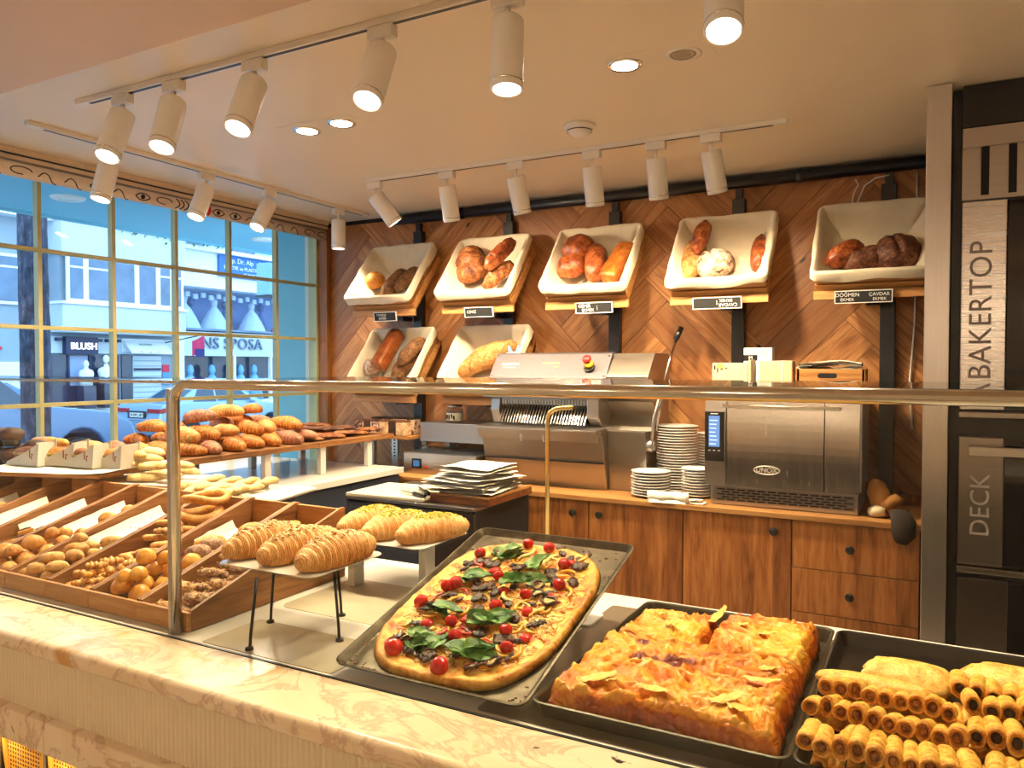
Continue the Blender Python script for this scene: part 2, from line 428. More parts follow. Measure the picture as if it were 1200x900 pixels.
# rolled fabric blind with drawn eyes and loops
bl = thing('roller_blind', 'rolled white fabric blind with black doodled eyes above the shop window', 'blind', (-3.845, 2.3, 2.535))
obj('fabric_roll', MB().cyl((0, -1.95, 0), (0, 1.93, 0), .036, n=24), plain('blind_fabric', srgb(226, 208, 186), .8), bl)
obj('cassette', MB().box((-.05, -1.97, .040), (.035, 1.94, .058)).box((-.05, -1.97, .066), (.045, 1.94, .094)), plain('cassette_paint', srgb(206, 186, 160), .5), bl)
obj('bottom_bar', MB().box((-.05, -1.96, .0585), (.04, 1.935, .0655)), M_BLACKM, bl)
pr = MB(); rr = .0368
def on_roll(y, a): return (rr * math.cos(a), y, rr * math.sin(a))
y = -1.0
rg = random.Random(3)
while y < 1.85:
    kind = rg.choice('eearll')
    if kind == 'e':
        for sgn in (1, -1): pr.tube([on_roll(y + .09 * t, -.25 + sgn * .55 * (1 - (2 * t - 1) ** 2)) for t in [i / 10 for i in range(11)]], .0032, 5)
        pr.ball(lambda d: Vector(on_roll(y + .045 + d.y * .014, -.25 + d.z * .38)) + Vector((d.x * .0015, 0, 0)), 10, 6)
        y += .13
    elif kind == 'a':
        for q in range(3): pr.tube([on_roll(y + q * .03 + .02 * math.sin(t * PI), -1.0 + t * 1.6) for t in [i / 8 for i in range(9)]], .0036, 5)
        y += .12
    elif kind == 'r':
        pr.tube([on_roll(y + .05 * math.cos(t) + .05, -.2 + .5 * math.sin(t)) for t in [i * 2 * PI / 14 for i in range(12)]], .003, 5); y += .13
    else:
        pr.tube([on_roll(y + .1 * t, -.6 + .7 * math.sin(t * 5)) for t in [i / 12 for i in range(13)]], .003, 5); y += .13
obj('print', pr, M_BLACK, bl, kind='stuff')
obj('red_patch', MB().grid(6, 8, lambda a, b: on_roll(.82 + a * .10, -1.1 + b * 1.7)), plain('red_ink', srgb(190, 40, 40), .8), bl)

# ------------------------------------------------------------------ ceiling tracks and spotlights
def track(name, a, b, label):
    a = Vector(a); b = Vector(b); d = b - a
    t = thing(name, label, 'track', a, (0, 0, math.atan2(d.y, d.x)), 'ceiling light tracks')
    L = d.length
    obj('rail', MB().box((0, -.017, -.020), (L, .017, 0)), M_WHITE, t, bev=.002)
    obj('slot', MB().box((.06, -.006, -.0215), (L - .06, .006, -.0195)), M_BLACK, t)
    obj('end_cap', MB().box((-.012, -.018, -.0205), (.05, .018, .0)), M_WHITE, t, bev=.002)
    return t
track('ceiling_track', (-2.915, 1.85, CZ), (1.3, 1.85, CZ), 'white ceiling track above the front counter with lit spotlights hanging from it')
track('ceiling_track', (-3.35, 1.90, CZ), (-3.37, 4.15, CZ), 'white ceiling track running along the shop window towards the plank wall')
track('ceiling_track', (-2.75, 3.38, CZ), (-.53, 3.39, CZ), 'white ceiling track running in front of the plank wall above the bread baskets')

SPN = 0
def spotlight(anchor, ang, tilt, label, group, lit=True, length=.20, spread=62, power=None, along=0.0):
    """ang: azimuth of the lean of the lens end; tilt from straight down"""
    t = thing('spotlight', label, 'lamp', anchor, (0, 0, ang), group)
    obj('adapter', MB().box((-.045, -.017, -.058), (.045, .017, -.0215)), M_WHITE, t, bev=.003, rot=(0, 0, along - ang))
    obj('stem', MB().cyl((0, 0, -.058), (0, 0, -.098), .008), M_WHITE, t)
    R = Matrix.Translation((0, 0, -.092)) @ Matrix.Rotation(-tilt, 4, 'Y')
    r = .045
    bd = MB().lathe([(r * .96, -length), (r, -length + .004), (r, -.006), (r * .93, 0), (.001, 0)], 28, 0, R, cap=False)
    bd.lathe([(r * .96, -length), (r * .86, -length), (r * .84, -length + .012)], 28, 0, R, cap=False)
    body = obj('body', bd, M_WHITE, t)
    obj('lens', MB().lathe([(.0005, -length + .008), (r * .85, -length + .008)], 28, 0, R, cap=False), M_LAMP, body)
    obj('ring', MB().lathe([(r * 1.012, -length + .020), (r * 1.012, -length + .016), (r * .995, -length + .0155)], 28, 0, R, cap=False), M_CHROME, body)
    ld = bpy.data.lights.new('spot_beam', 'SPOT'); ld.energy = power or COUNTER_W; ld.color = WARM; ld.spot_size = math.radians(spread * 2); ld.spot_blend = .75; ld.shadow_soft_size = .03
    lo = bpy.data.objects.new('spot_beam', ld); COL.objects.link(lo); lo.parent = t
    lo.matrix_local = R @ Matrix.Translation((0, 0, -length - .004))
    return t
g1 = 'spotlights on the track above the front counter'
for k, (x, le, lc) in enumerate(((-2.66, .10, .46), (-2.375, .06, .42), (-1.975, .16, .46), (-1.445, .17, .48), (-1.018, .01, .14), (-.435, .12, .42), (.16, .1, .4))):
    hx, hy = .477 * lc - .879 * le, -.879 * lc - .477 * le          # these heads lean towards the customers
    spotlight((x, 1.85, CZ), math.atan2(hy, hx), math.atan(math.hypot(hx, hy)), 'lit white cylinder spotlight, %s from the window on the track above the front counter' % ORD[k], g1)
g2 = 'spotlights on the track along the window'
for k, (y, lean) in enumerate(((2.26, .26), (2.81, .40), (3.255, .55), (3.853, .0))):
    spotlight((-3.352 - .006 * k, y, CZ), -PI / 2, lean, 'white cylinder spotlight, %s from the street end of the track along the window' % ORD[k], g2, power=SPOT_W * .8, along=PI / 2, length=.185)
g3 = 'spotlights on the track before the plank wall'
for k, (x, lean, az) in enumerate(((-2.70, .65, .75), (-2.225, .26, PI / 2), (-1.818, .30, 1.35), (-1.410, .25, PI / 2), (-1.098, .27, PI / 2), (-.850, .32, 1.25))):
    spotlight((x, 3.386, CZ), az, lean, 'white cylinder spotlight, %s from the window on the track before the plank wall' % ORD[k], g3, power=SPOT_W, spread=74, length=.185)

def downlight(x, y, label, on=True):
    t = thing('downlight', label, 'lamp', (x, y, CZ), group='recessed ceiling downlights')
    obj('bezel', MB().lathe([(.044, -.004), (.058, -.005), (.062, -.002), (.062, 0)], 32, cap=False), M_CHROME if on else M_WHITE, t)
    if on:
        obj('lens', MB().lathe([(.0005, -.0045), (.045, -.0045)], 32, cap=False), M_LAMP, t)
        ld = bpy.data.lights.new('downlight_beam', 'SPOT'); ld.energy = DOWN_W; ld.color = WARM; ld.spot_size = 2.6; ld.spot_blend = .8; ld.shadow_soft_size = .045
        lo = bpy.data.objects.new('downlight_beam', ld); COL.objects.link(lo); lo.parent = t; lo.location = (0, 0, -.012)
    else:
        obj('lens', MB().lathe([(.0005, -.004), (.03, -.004)], 28, cap=False).lathe([(.034, -.003), (.040, -.006), (.044, -.003)], 28, cap=False), plain('grey_lens', srgb(150, 136, 112), .4), t)
downlight(-2.412, 2.557, 'lit recessed downlight nearer the window in the plate near the window'); downlight(-2.208, 2.546, 'lit recessed downlight farther from the window in the plate near the window')
downlight(-.93, 2.522, 'lit recessed downlight beside the unlit one, above the bread slicer'); downlight(-.728, 2.525, 'unlit grey recessed downlight next to a lit one', False)
for k, (a, b) in enumerate(((-2.31, 2.55), (-.83, 2.525))):
    obj('downlight_plate', MB().box((a - .20, b - .085, CZ - .0012), (a + .20, b + .085, CZ)), M_CEIL, label='thin ceiling plate holding two recessed downlights, the one %s' % ('near the window' if k == 0 else 'with an unlit lamp'), cat='ceiling plate', group='downlight plates', bev=.0004)
sm = thing('smoke_detector', 'round white smoke detector on the ceiling before the back track', 'smoke detector', (-1.332, 3.061, CZ))
obj('base', MB().lathe([(.001, -.018), (.062, -.018), (.068, -.012), (.07, 0)], 32), M_WHITE, sm)
obj('dome', MB().lathe([(.001, -.052), (.028, -.050), (.046, -.036), (.056, -.018)], 32, cap=False), M_WHITE, sm)
obj('vent_slot', MB().lathe([(.0545, -.0275), (.0555, -.024)], 32, cap=False), M_BLACKM, sm)
# unseen fill globes added behind the camera to brighten ceiling and room
M_OPAL = emitter('fill_globe_glow', (1, .86, .66, 1), 4)
for k, (x, y) in enumerate(((-2.6, -.9), (-.9, -1.0), (.9, -.9), (-1.8, -2.0), (.2, -2.0))):
    t = thing('added_fill_globe', 'opal globe pendant over the customers, %s from the window' % ORD[k], 'lamp', (x, y, 2.0), group='unseen fill globes added behind the camera')
    obj('globe', MB().ball(lambda d: d * .13, 24, 14), M_OPAL, t)
    obj('cord', MB().cyl((0, 0, .13), (0, 0, .499), .004), M_BLACK, t); obj('canopy_cap', MB().lathe([(.05, .47), (.05, .4995)], 20), M_BRASS, t)
    ld = bpy.data.lights.new('globe_fill_light', 'POINT'); ld.energy = ROOM_W; ld.color = WARM; ld.shadow_soft_size = .145
    lo = bpy.data.objects.new('globe_fill_light', ld); COL.objects.link(lo); lo.parent = t

# ------------------------------------------------------------------ black pipe, posts, cable on the back wall
pp = thing('black_pipe', 'black pipe running along the top of the plank wall', 'pipe', (0, 4.255, 2.585))
obj('pipe', MB().cyl((-3.22, 0, 0), (-.02, 0, 0), .030, n=16), M_BLACKM, pp)
for x in (-2.7, -1.35, -.62): obj('clamp', MB().cyl((x, 0, 0), (x + .03, 0, 0), .035), M_BLACKM, pp)
for k, x in enumerate((-3.032, -2.337, -1.628, -.915, -.185)):
    t = thing('wall_post', 'black steel upright on the plank wall, %s from the window, carrying bread baskets' % ORD[k], 'post', (x, 4.272, 0), group='basket uprights')
    obj('post', MB().box((-.034, -.022, .92), (.034, .026, 2.50)), M_BLACKM, t, bev=.003)
    obj('cap', MB().box((-.018, -.014, 2.50), (.018, .014, 2.553)), M_BLACKM, t)
wf = thing('power_adapter', 'small white box with a cable hung above the basket by the steel column', 'adapter', (-.345, 4.28, 2.385))
obj('box', MB().box((-.035, -.022, -.03), (.035, .015, .03)), M_WHITE, wf, bev=.004)
obj('marking', MB().box((-.028, -.0226, .008), (-.002, -.0221, .018)).box((.006, -.0226, -.018), (.010, -.0221, .012)), M_BLACKM, wf)
obj('cable', MB().tube([(-.01, 0, .028), (.0, -.005, .09), (.02, -.005, .13), (.005, -.002, .158)], .004, 6).tube([(.01, 0, .028), (.05, -.012, .12), (.10, -.02, .150), (.16, -.02, .158)], .004, 6), M_WHITE, wf)
obj('wall_cable', MB().tube([(-.062, 4.29, 2.55), (-.060, 4.285, 2.2), (-.065, 4.285, 1.8), (-.085, 4.285, 1.5), (-.07, 4.28, 1.28)], .005, 6), M_WHITE, label='white cable running down the plank wall beside the steel column', cat='cable')
# ------------------------------------------------------------------ back counter with its cabinets
YF = 3.69
bc = thing('back_worktop', 'long oak worktop along the plank wall under the oven and bread slicer', 'worktop', (0, 0, 0))
obj('worktop_slab', MB().box((-3.2, YF - .015, .895), (-.022, Y1 - .012, .92)), wood('worktop_oak', srgb(176, 122, 68), srgb(202, 152, 94), srgb(132, 84, 42), 'x', 5, .4, knots=False), bc, bev=.002)
obj('upstand', MB().box((-3.2, Y1 - .028, .92), (-.022, Y1 - .013, .955)), M_OAK, bc)
def knob(par, x, z):
    obj('knob', MB().lathe([(.0005, .022), (.017, .022), (.019, .019), (.019, .012), (.007, .010), (.007, 0)], 20, 0, basis((1, 0, 0), (0, 0, 1), (0, -1, 0), (x, 0, z)), cap=False), M_BLACK, par)
def cabinet(x0, x1, label, doors):
    t = thing('cabinet', label, 'cabinet', ((x0 + x1) / 2, YF, 0), group='oak cabinets under the back worktop')
    h = (x1 - x0) / 2
    obj('body', MB().box((-h, .02, .08), (h, .58, .894)).box((-h, .06, 0), (h, .5, .08)), M_DARKIN, t)
    for kind, z0, z1, kx, kz in doors:
        d = obj(kind, MB().box((-h + .0018, 0, z0 + .002), (h - .0018, .019, z1 - .002)), M_CAB, t, bev=.001)
        if kx is not None: knob(d, kx - (x0 + x1) / 2, kz)
    return t
cabinet(-.544, -.026, 'oak cabinet with three stacked drawers beside the steel column', [('drawer', .676, .892, -.298, .783), ('drawer', .474, .676, -.298, .572), ('drawer', .09, .474, None, 0)])
cabinet(-1.05, -.546, 'oak cabinet with one door and a knob, below the steel oven', [('door', .09, .892, -.623, .833)])
cabinet(-1.548, -1.052, 'oak cabinet with one door, below the stacked plates', [('door', .09, .892, -1.487, .828)])
cabinet(-2.05, -1.55, 'oak cabinet with one door, below the bread slicer', [('door', .09, .892, -1.636, .828)])
cabinet(-2.62, -2.052, 'oak cabinet partly hidden behind the cutting board fridge', [('door', .09, .892, -2.12, .828)])
cabinet(-3.19, -2.622, 'oak cabinet in the corner by the window counter', [('door', .09, .892, None, 0)])

# ------------------------------------------------------------------ steel column and deck oven
cl = thing('steel_column', 'tall brushed steel column panel between plank wall and deck oven', 'column panel', (0, 3.25, 0))
obj('front_skin', MB().box((-.019, 0, 0), (.064, .012, CZ)), M_STEEL, cl, bev=.003)
obj('side_skin', MB().box((-.019, .012, 0), (-.009, 1.04, CZ)), M_STEEL, cl)
obj('edge_fold', MB().box((.058, .012, 0), (.064, .05, CZ)), M_STEEL, cl)
dk = thing('deck_oven', 'tall black and steel deck oven with lettered door panels beside the steel column', 'oven', (.10, 3.30, 0))
obj('housing', MB().box((-.03, .05, .0), (1.2, 1.0, CZ - .002)), M_BLACKM, dk)
obj('hood_panel', MB().box((0, .0, 2.475), (1.2, .05, CZ - .004)), M_BLACK, dk)
hd = obj('hood_grille', MB().box((0, .0, 2.40), (1.2, .05, 2.47)).box((0, .02, 2.21), (1.2, .05, 2.40)), steel('hood_steel', (.42, .36, .32, 1), .35, 'x'), dk)
for k in range(8): obj('slot', MB().box((.06 + k * .085, .012, 2.225), (.085 + k * .085, .022, 2.40)), M_DARKIN, hd)
DOORS = [('upper', 1.437, 2.20), ('lower', .862, 1.335), ('bottom', .10, .812)]
M_PANEL = steel('door_steel', (.66, .62, .60, 1), .26, 'x')
M_DGLASS = plain('dark_oven_glass', srgb(14, 14, 20), .06, spec=.7)
for nm, z0, z1 in DOORS:
    d = obj('door', MB().box((.0, -.005, z0), (.142 if nm != 'bottom' else .16, .05, z1)), M_PANEL if nm == 'upper' else steel('dark_door_steel', (.36, .31, .28, 1) if nm == 'lower' else (.16, .14, .13, 1), .3, 'x'), dk, bev=.003)
    obj('glass_panel', MB().box((.144, -.002, z0 + .004), (1.0, .045, z1 - .004)), M_DGLASS, d, bev=.002)
    obj('lower_rail', MB().box((-.002, -.012, z0 - .03), (1.2, .05, z0 - .008)), steel('rail_steel', (.34, .30, .27, 1), .3, 'x'), d, bev=.003)
lt = plain('pale_lettering', srgb(196, 186, 178), .5, var=.02)
for body, z, x, size in (('BAKERTOP', 1.80, .066, .102), ('DECK', 1.085, .072, .088)):
    me = text_mesh(body, size, plain('engraved_lettering', srgb(128, 116, 110) if body == 'BAKERTOP' else srgb(190, 182, 176), .5, var=.02), .0008, 'CENTER', 1.02)
    put('lettering', me, dk).matrix_local = basis((0, 0, 1), (-1, 0, 0), (0, -1, 0), (x, -.0062, z))
hl = obj('handle', MB().box((.03, -.055, 1.272), (.9, -.035, 1.305)).box((.05, -.04, 1.28), (.07, -.003, 1.297)), M_STEELX, dk, bev=.004)
obj('handle_insert', MB().box((.25, -.058, 1.296), (.9, -.033, 1.312)), M_BLACK, hl)

# ------------------------------------------------------------------ front counter
CT = 1.02
fc = thing('front_counter', 'front sales counter with veined marble ledge and cream fluted front', 'counter', (0, 0, 0))
for k, (a, b) in enumerate(((-3.2, -1.95), (-1.9495, -1.12), (-1.1195, -.2), (-.1995, .9))):
    obj('marble_ledge', MB().prism([(1.0772, .985), (1.0772, 1.02)] + [(.939 - .014 * math.sin(t), 1.006 + .014 * math.cos(t)) for t in [i * PI / 12 for i in range(7)]] + [(.935 - .010 * math.cos(t), .995 - .010 * math.sin(t)) for t in [i * PI / 8 for i in range(5)]], 'x', a, b), M_MARBLE, fc)
for k, (a, b) in enumerate(((-3.2, -1.60), (-1.599, -.7), (-.699, .9))):
    obj('marble_band', MB().box((a, .915, .795), (b, .962, .862)), M_MARBLE, fc, bev=.004)
flute = []
n = 330; xa, xb = -3.2, .9
mb = MB()
def flpt(a, b):
    x = xa + (xb - xa) * a; return (x, .944 - .0065 * abs(math.sin(PI * a * n)), .862 + .124 * b)
mb.grid(n * 6 + 1, 2, flpt)
obj('fluted_panel', mb, M_FLUTE, fc)
obj('carcass', MB().box((-3.2, 1.01, .1), (.9, 1.80, .985)).box((-3.2, .962, .80), (.9, 1.01, .985)), M_DARKIN, fc)
obj('deck', MB().box((-3.2, 1.0785, .985), (.9, 1.825, CT)), M_WCOUNT, fc, bev=.002)
obj('glass_seat', MB().box((-3.2, 1.0775, 1.008), (.9, 1.0835, 1.0215)), M_BLACK, fc)
mh = plain('warming_glass', srgb(196, 182, 158), .16, spec=.6, var=.03)
mh2 = plain('dark_warming_glass', srgb(120, 106, 90), .2, spec=.6, var=.03)
def rrect(x0, y0, x1, y1, r, n=6):
    out = []
    for cx, cy, a in ((x1 - r, y1 - r, 0), (x0 + r, y1 - r, PI / 2), (x0 + r, y0 + r, PI), (x1 - r, y0 + r, 1.5 * PI)):
        out += [(cx + r * math.cos(a + PI / 2 * i / n), cy + r * math.sin(a + PI / 2 * i / n)) for i in range(n + 1)]
    return out
obj('warming_plate', MB().prism(rrect(-1.335, 1.092, -.98, 1.255, .008), 'z', CT - .004, CT + .0012), mh, fc)
obj('warming_plate', MB().prism(rrect(-1.37, 1.345, -.90, 1.62, .03), 'z', CT - .004, CT + .0012), mh, fc)
obj('warming_plate', MB().prism(rrect(-.665, 1.095, -.155, 1.735, .01), 'z', CT - .004, CT + .0012), mh2, fc)
# cane arches under the marble band; added strips stand in for their inside glow
cane = MB()
def cane_panel(x):
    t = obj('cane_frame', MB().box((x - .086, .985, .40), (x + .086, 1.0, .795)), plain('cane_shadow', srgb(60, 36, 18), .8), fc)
    arc = [(x + .078 * math.cos(a), .80 - .20 * math.sin(a)) for a in [i * PI / 16 for i in range(17)]]
    obj('cane_web', MB().prism(arc, 'y', .968, .972), M_CANE, t)
    obj('cane_rim', MB().tube([(p[0], .966, p[1]) for p in arc], .006, 8), plain('rattan_rim', srgb(206, 150, 60), .45), t)
    obj('cane_divider', MB().box((x + .083, .960, .40), (x + .092, .985, .795)), M_STEEL, t)
m = Mat('cane_weave'); v = m.coords(rnd=False)
w1 = m.n('ShaderNodeTexWave', wave_type='BANDS', bands_direction='X'); w2 = m.n('ShaderNodeTexWave', wave_type='BANDS', bands_direction='Z')
for w in (w1, w2): m.l(v, w.inputs['Vector']); w.inputs['Scale'].default_value = 32; w.inputs['Distortion'].default_value = .3
mx = m.math('MAXIMUM', w1.outputs[1], w2.outputs[1])
m.set(rough=.6, color=m.ramp(mx, [(.55, srgb(96, 60, 18)), (.8, srgb(226, 170, 70))])); m.bump(mx, .6, .002); M_CANE = m.m
for x in (-1.935, -1.76, -1.585, -1.41, -1.235): cane_panel(x)
for k, x in enumerate((-1.92, -1.5)):  # front strips added in place of light from behind the cane
    s = thing('added_cane_strip', 'added lamp strip in place of glow behind the cane arches, %s from the window' % ORD[k], 'lamp', (x, .935, .792), group='added lamp strips under the marble band')
    ld = bpy.data.lights.new('added_strip_light', 'AREA'); ld.shape = 'RECTANGLE'; ld.size = .3; ld.size_y = .02; ld.energy = .45; ld.color = (1, .7, .32)
    lo = bpy.data.objects.new('added_strip_light', ld); COL.objects.link(lo); lo.parent = s; lo.location = (0, 0, -.012)
    obj('added_strip', MB().box((-.12, -.008, .0032), (.12, .008, .010)), M_LAMP, s)

# ------------------------------------------------------------------ glass display case on the counter
gc = thing('glass_display_case', 'clear glass display case with polished rounded rail on the front counter', 'display case', (0, 0, CT))
TZ = .540
path = [(-1.42, 1.10, .0015)]
path += [(-1.42, 1.10, TZ - .035 - .0)]
path += [(-1.42 + .035 * (1 - math.cos(a)), 1.10, TZ - .035 + .035 * math.sin(a)) for a in [PI / 2 * i / 7 for i in range(1, 8)]]
path += [(.9, 1.10, TZ)]
obj('post_and_rail', MB().tube(path, .0105, 14), M_CHROME, gc)
obj('post_backing', MB().box((-1.441, 1.094, .0015), (-1.431, 1.112, TZ - .01)), M_STEEL, gc, bev=.002)
obj('left_rail', MB().box((-3.2, 1.094, TZ + .001), (-1.425, 1.106, TZ + .007)), M_CHROME, gc, bev=.002)
obj('left_front_glass', MB().box((-3.2, 1.086, .0025), (-1.425, 1.092, TZ + .004)), M_GLASS, gc)
obj('front_glass', MB().box((-1.407, 1.086, .0025), (.9, 1.092, TZ + .01)), M_GLASS, gc)
obj('top_glass', MB().box((-1.415, 1.112, TZ + .001), (.9, 1.62, TZ + .009)), M_GLASST, gc)
obj('left_top_glass', MB().box((-3.2, 1.112, TZ - .004), (-1.425, 1.50, TZ + .004)), M_GLASST, gc)
obj('reflection_rod', MB().tube([(-.872, 1.80, .0015), (-.872, 1.80, .44)] + [(-.872 + .045 * (1 - math.cos(a)), 1.80, .44 + .03 * math.sin(a)) for a in [PI / 2 * i / 6 for i in range(1, 7)]] + [(-.80, 1.80, .472)], .006, 10), M_BRASS, gc)  # gold reflection in the glass, built as a solid rod

# ------------------------------------------------------------------ bread baskets on the wall
def tilt(T): return Matrix.Rotation(T, 4, 'X')
BT = math.radians(50)
def liner(mb, wv, dv, dep, seed):
    """linen draped into a crate: inside faces, folded rim and outside hem; local x width, y up the slope, z out of the crate"""
    hw, hd = wv / 2, dv / 2
    prof = [(1.0, -.03, .016), (1.0, .0, .014), (1.0, .006, .008), (1.0, .008, 0.0), (1.0, .004, -.008), (.96, -.03, -.016), (.88, -dep * .6, -.03), (.82, -dep, -.05), (.5, -dep, -.02), (0.1, -dep, 0)]
    per = []                                   # directions round a rectangle with small round corners
    for cx, cy, a0 in ((1, 1, 0), (-1, 1, PI / 2), (-1, -1, PI), (1, -1, 1.5 * PI)):
        for q in range(5): per.append((cx, cy, a0 + PI / 2 * q / 4))
        nx, ny = {(1, 1): (-1, 1), (-1, 1): (-1, -1), (-1, -1): (1, -1), (1, -1): (1, 1)}[(cx, cy)]
        for q in range(1, 12): per.append((cx + (nx - cx) * q / 12, cy + (ny - cy) * q / 12, a0 + PI / 2))
    n = len(per); vs = []; fs = []; R = .022
    for j, (s, z, off) in enumerate(prof):
        for i, (cx, cy, a) in enumerate(per):
            k = s if j > 4 else 1
            bx, by = cx * (hw * k - R), cy * (hd * k - R)
            c, sn = math.cos(a), math.sin(a)
            x, y = bx + c * (R + off), by + sn * (R + off)
            t = i / n * 2 * PI
            wr = nz3(x * 9 + seed, y * 9, z * 12 + j * .3) * .006 + nz3(x * 24 + seed, y * 24, z * 20) * .004 + (math.sin(t * 30 + seed + 3 * nz3(x * 3, y * 3, seed)) * .0022 if 4 < j < 8 or j == 0 else 0)
            if j > 7: wr *= .25; x, y = bx * 1.0, by * 1.0
            hang = nz3(bx * 6 + seed, by * 6, 4.2) * .02 if j == 0 else 0
            vs.append((x + wr * c, y + wr * sn, z + wr * (.4 if j < 8 else .1) + hang - (.014 if j == 0 else 0)))
    for j in range(len(prof) - 1):
        for i in range(n): k = (i + 1) % n; fs.append((j * n + i, j * n + k, (j + 1) * n + k, (j + 1) * n + i))
    fs.append(tuple((len(prof) - 1) * n + i for i in range(n)))
    mb.add(vs, fs, True)
    return mb
BW, BD, BDEP = .50, .47, .135
def basket(x, z, label, seed):
    """crate tilted to the room: origin at the middle of the front lower edge"""
    t = thing('bread_basket', label, 'basket', (x, 3.985, z), group='linen lined bread baskets on the plank wall')
    Mx = Matrix.Rotation(BT, 4, 'X') @ Matrix.Translation((0, BD / 2, BDEP + .005))
    hw, hd = BW / 2 - .012, BD / 2 - .010
    th = .012
    fl = obj('crate_floor', MB().box((-hw, -hd, -BDEP - .012), (hw, hd, -BDEP - .002), M=Mx), M_OAKX, t)
    for s in (-1, 1):
        for k in range(2):
            obj('slat', MB().box((s * hw - th / 2, -hd, -BDEP + .004 + k * .052), (s * hw + th / 2, hd, -BDEP + .046 + k * .052), M=Mx), M_OAKX, t, bev=.0015)
    for k in range(2):
        obj('slat', MB().box((-hw, hd - th, -BDEP + .004 + k * .052), (hw, hd, -BDEP + .046 + k * .052), M=Mx), M_OAKX, t)
        obj('slat', MB().box((-hw, -hd - .004, -BDEP + .004 + k * .052), (hw, -hd + th, -BDEP + .046 + k * .052), M=Mx), M_OAKX, t, bev=.0015)
    obj('shelf_lip', MB().box((-BW / 2 + .0, -.020, -.030), (BW / 2 - .0, .0, .012)), M_OAKX, t, bev=.002)
    obj('bracket', MB().box((-.03, .15, -.05), (.03, .262, -.02)), M_BLACKM, t)
    ln = obj('linen_liner', liner(MB(), BW - .01, BD, BDEP - .01, seed), M_CREAM, t)
    ln.matrix_local = Mx
    t['_m'] = 1
    return t, Matrix.Translation((x, 3.985, z)) @ Mx
BX = (-3.10, -2.395, -1.685, -.955, -.245)
UP, LO = 1.945, 1.39
BASK = {}
nm = ['nearest the window', 'second from the window', 'third from the window', 'second from the steel column', 'beside the steel column']
for k in range(5): BASK['u%d' % k] = basket(BX[k], UP, 'cream linen lined bread basket of the upper row, ' + nm[k], k * 3.1)
for k in range(2): BASK['l%d' % k] = basket(BX[k], LO, 'cream linen lined bread basket of the lower row, ' + ('above the sliced cakes' if k == 0 else 'behind the bread slicer'), 20 + k * 3.3)

# chalkboard signs
def chalk_sign(x, z, w, rows, label, flip=False):
    t = thing('chalkboard_sign', label, 'sign', (x, 3.951, z), (math.radians(8), 0, 0), 'chalkboard signs under the bread baskets')
    obj('board', MB().box((-w / 2, -.004, -.028), (w / 2, .004, .028)), M_BOARD, t)
    f = MB()
    for lo, hi in (((-w / 2, -.006, -.03), (w / 2, .004, -.026)), ((-w / 2, -.006, .026), (w / 2, .004, .03)), ((-w / 2 - .004, -.006, -.03), (-w / 2, .004, .03)), ((w / 2, -.006, -.03), (w / 2 + .004, .004, .03))): f.box(lo, hi)
    obj('frame', f, M_WHITE, t)
    for body, px, pz, size in rows:
        o = put('chalk_lettering', text_mesh(body, size, M_CHALK, .0003), t)
        o.matrix_local = basis((-1, 0, 0), (0, 0, -1), (0, -1, 0), (px, -.0046, pz)) if flip else basis((1, 0, 0), (0, 0, 1), (0, -1, 0), (px, -.0046, pz))
chalk_sign(-3.07, 1.912, .17, [('TAHILLI', -.03, .010, .022), ('EKMEK', -.02, -.012, .020)], 'small chalkboard sign under the basket with the round bun nearest the window')
chalk_sign(-2.37, 1.918, .19, [('CEVIZ', -.05, .002, .024)], 'chalkboard sign with one short word, under the basket second from the window')
chalk_sign(-1.63, 1.918, .21, [('GEMIR', -.055, .010, .026), ('EKMEK', -.035, -.013, .024), ('|', .02, 0, .025)], 'white framed chalkboard sign under the basket with a tin loaf')
chalk_sign(-.955, 1.918, .24, [('CAVDAR', .055, -.010, .024), ('EKMEK', .045, .012, .022), ('|', 0, 0, .025)], 'chalkboard sign with upside down writing, under the wide basket with a floured loaf', True)
chalk_sign(-.275, 1.922, .24, [('DÖĞMEN', -.068, .009, .024), ('EKMEK', -.068, -.013, .020), ('ÇAVDAR', .068, .009, .022), ('EKMEK', .07, -.013, .019)], 'black chalkboard sign with two words side by side under the basket by the column')
# ------------------------------------------------------------------ bread slicer
sl = thing('bread_slicer', 'large brown steel bread slicer with a red stop button on the back worktop', 'bread slicer', (-1.53, 0, .921))
xl, xr = -.75, 0.0
low = [(3.90, 0), (4.27, 0), (4.27, .28), (3.84, .28), (3.815, .318), (3.83, .295)]
obj('lower_body', MB().prism([(3.90, .0), (4.27, .0), (4.27, .325), (3.80, .325), (3.80, .300), (3.83, .295)], 'x', xl, xr), M_BRONZE, sl, bev=.003)
obj('base_gap', MB().box((xl + .01, 3.915, -.0), (xr - .01, 4.25, .012)), M_BLACK, sl)
obj('front_seam', MB().box((xl + .005, 3.852, .145), (xr - .005, 3.875, .152)), M_BLACKM, sl)
tr = obj('crumb_tray_lip', MB().prism([(3.765, .318), (3.775, .318), (3.80, .262), (3.81, .325), (3.95, .335), (3.95, .345), (3.765, .332)], 'x', xl, xr - .01), M_STEELX, sl, bev=.002)
for x in (-.47, -.33): obj('latch', MB().box((x - .008, 3.785, .27), (x + .008, 3.80, .30)).cyl((x, 3.79, .262), (x, 3.80, .262), .007), M_CHROME, tr)
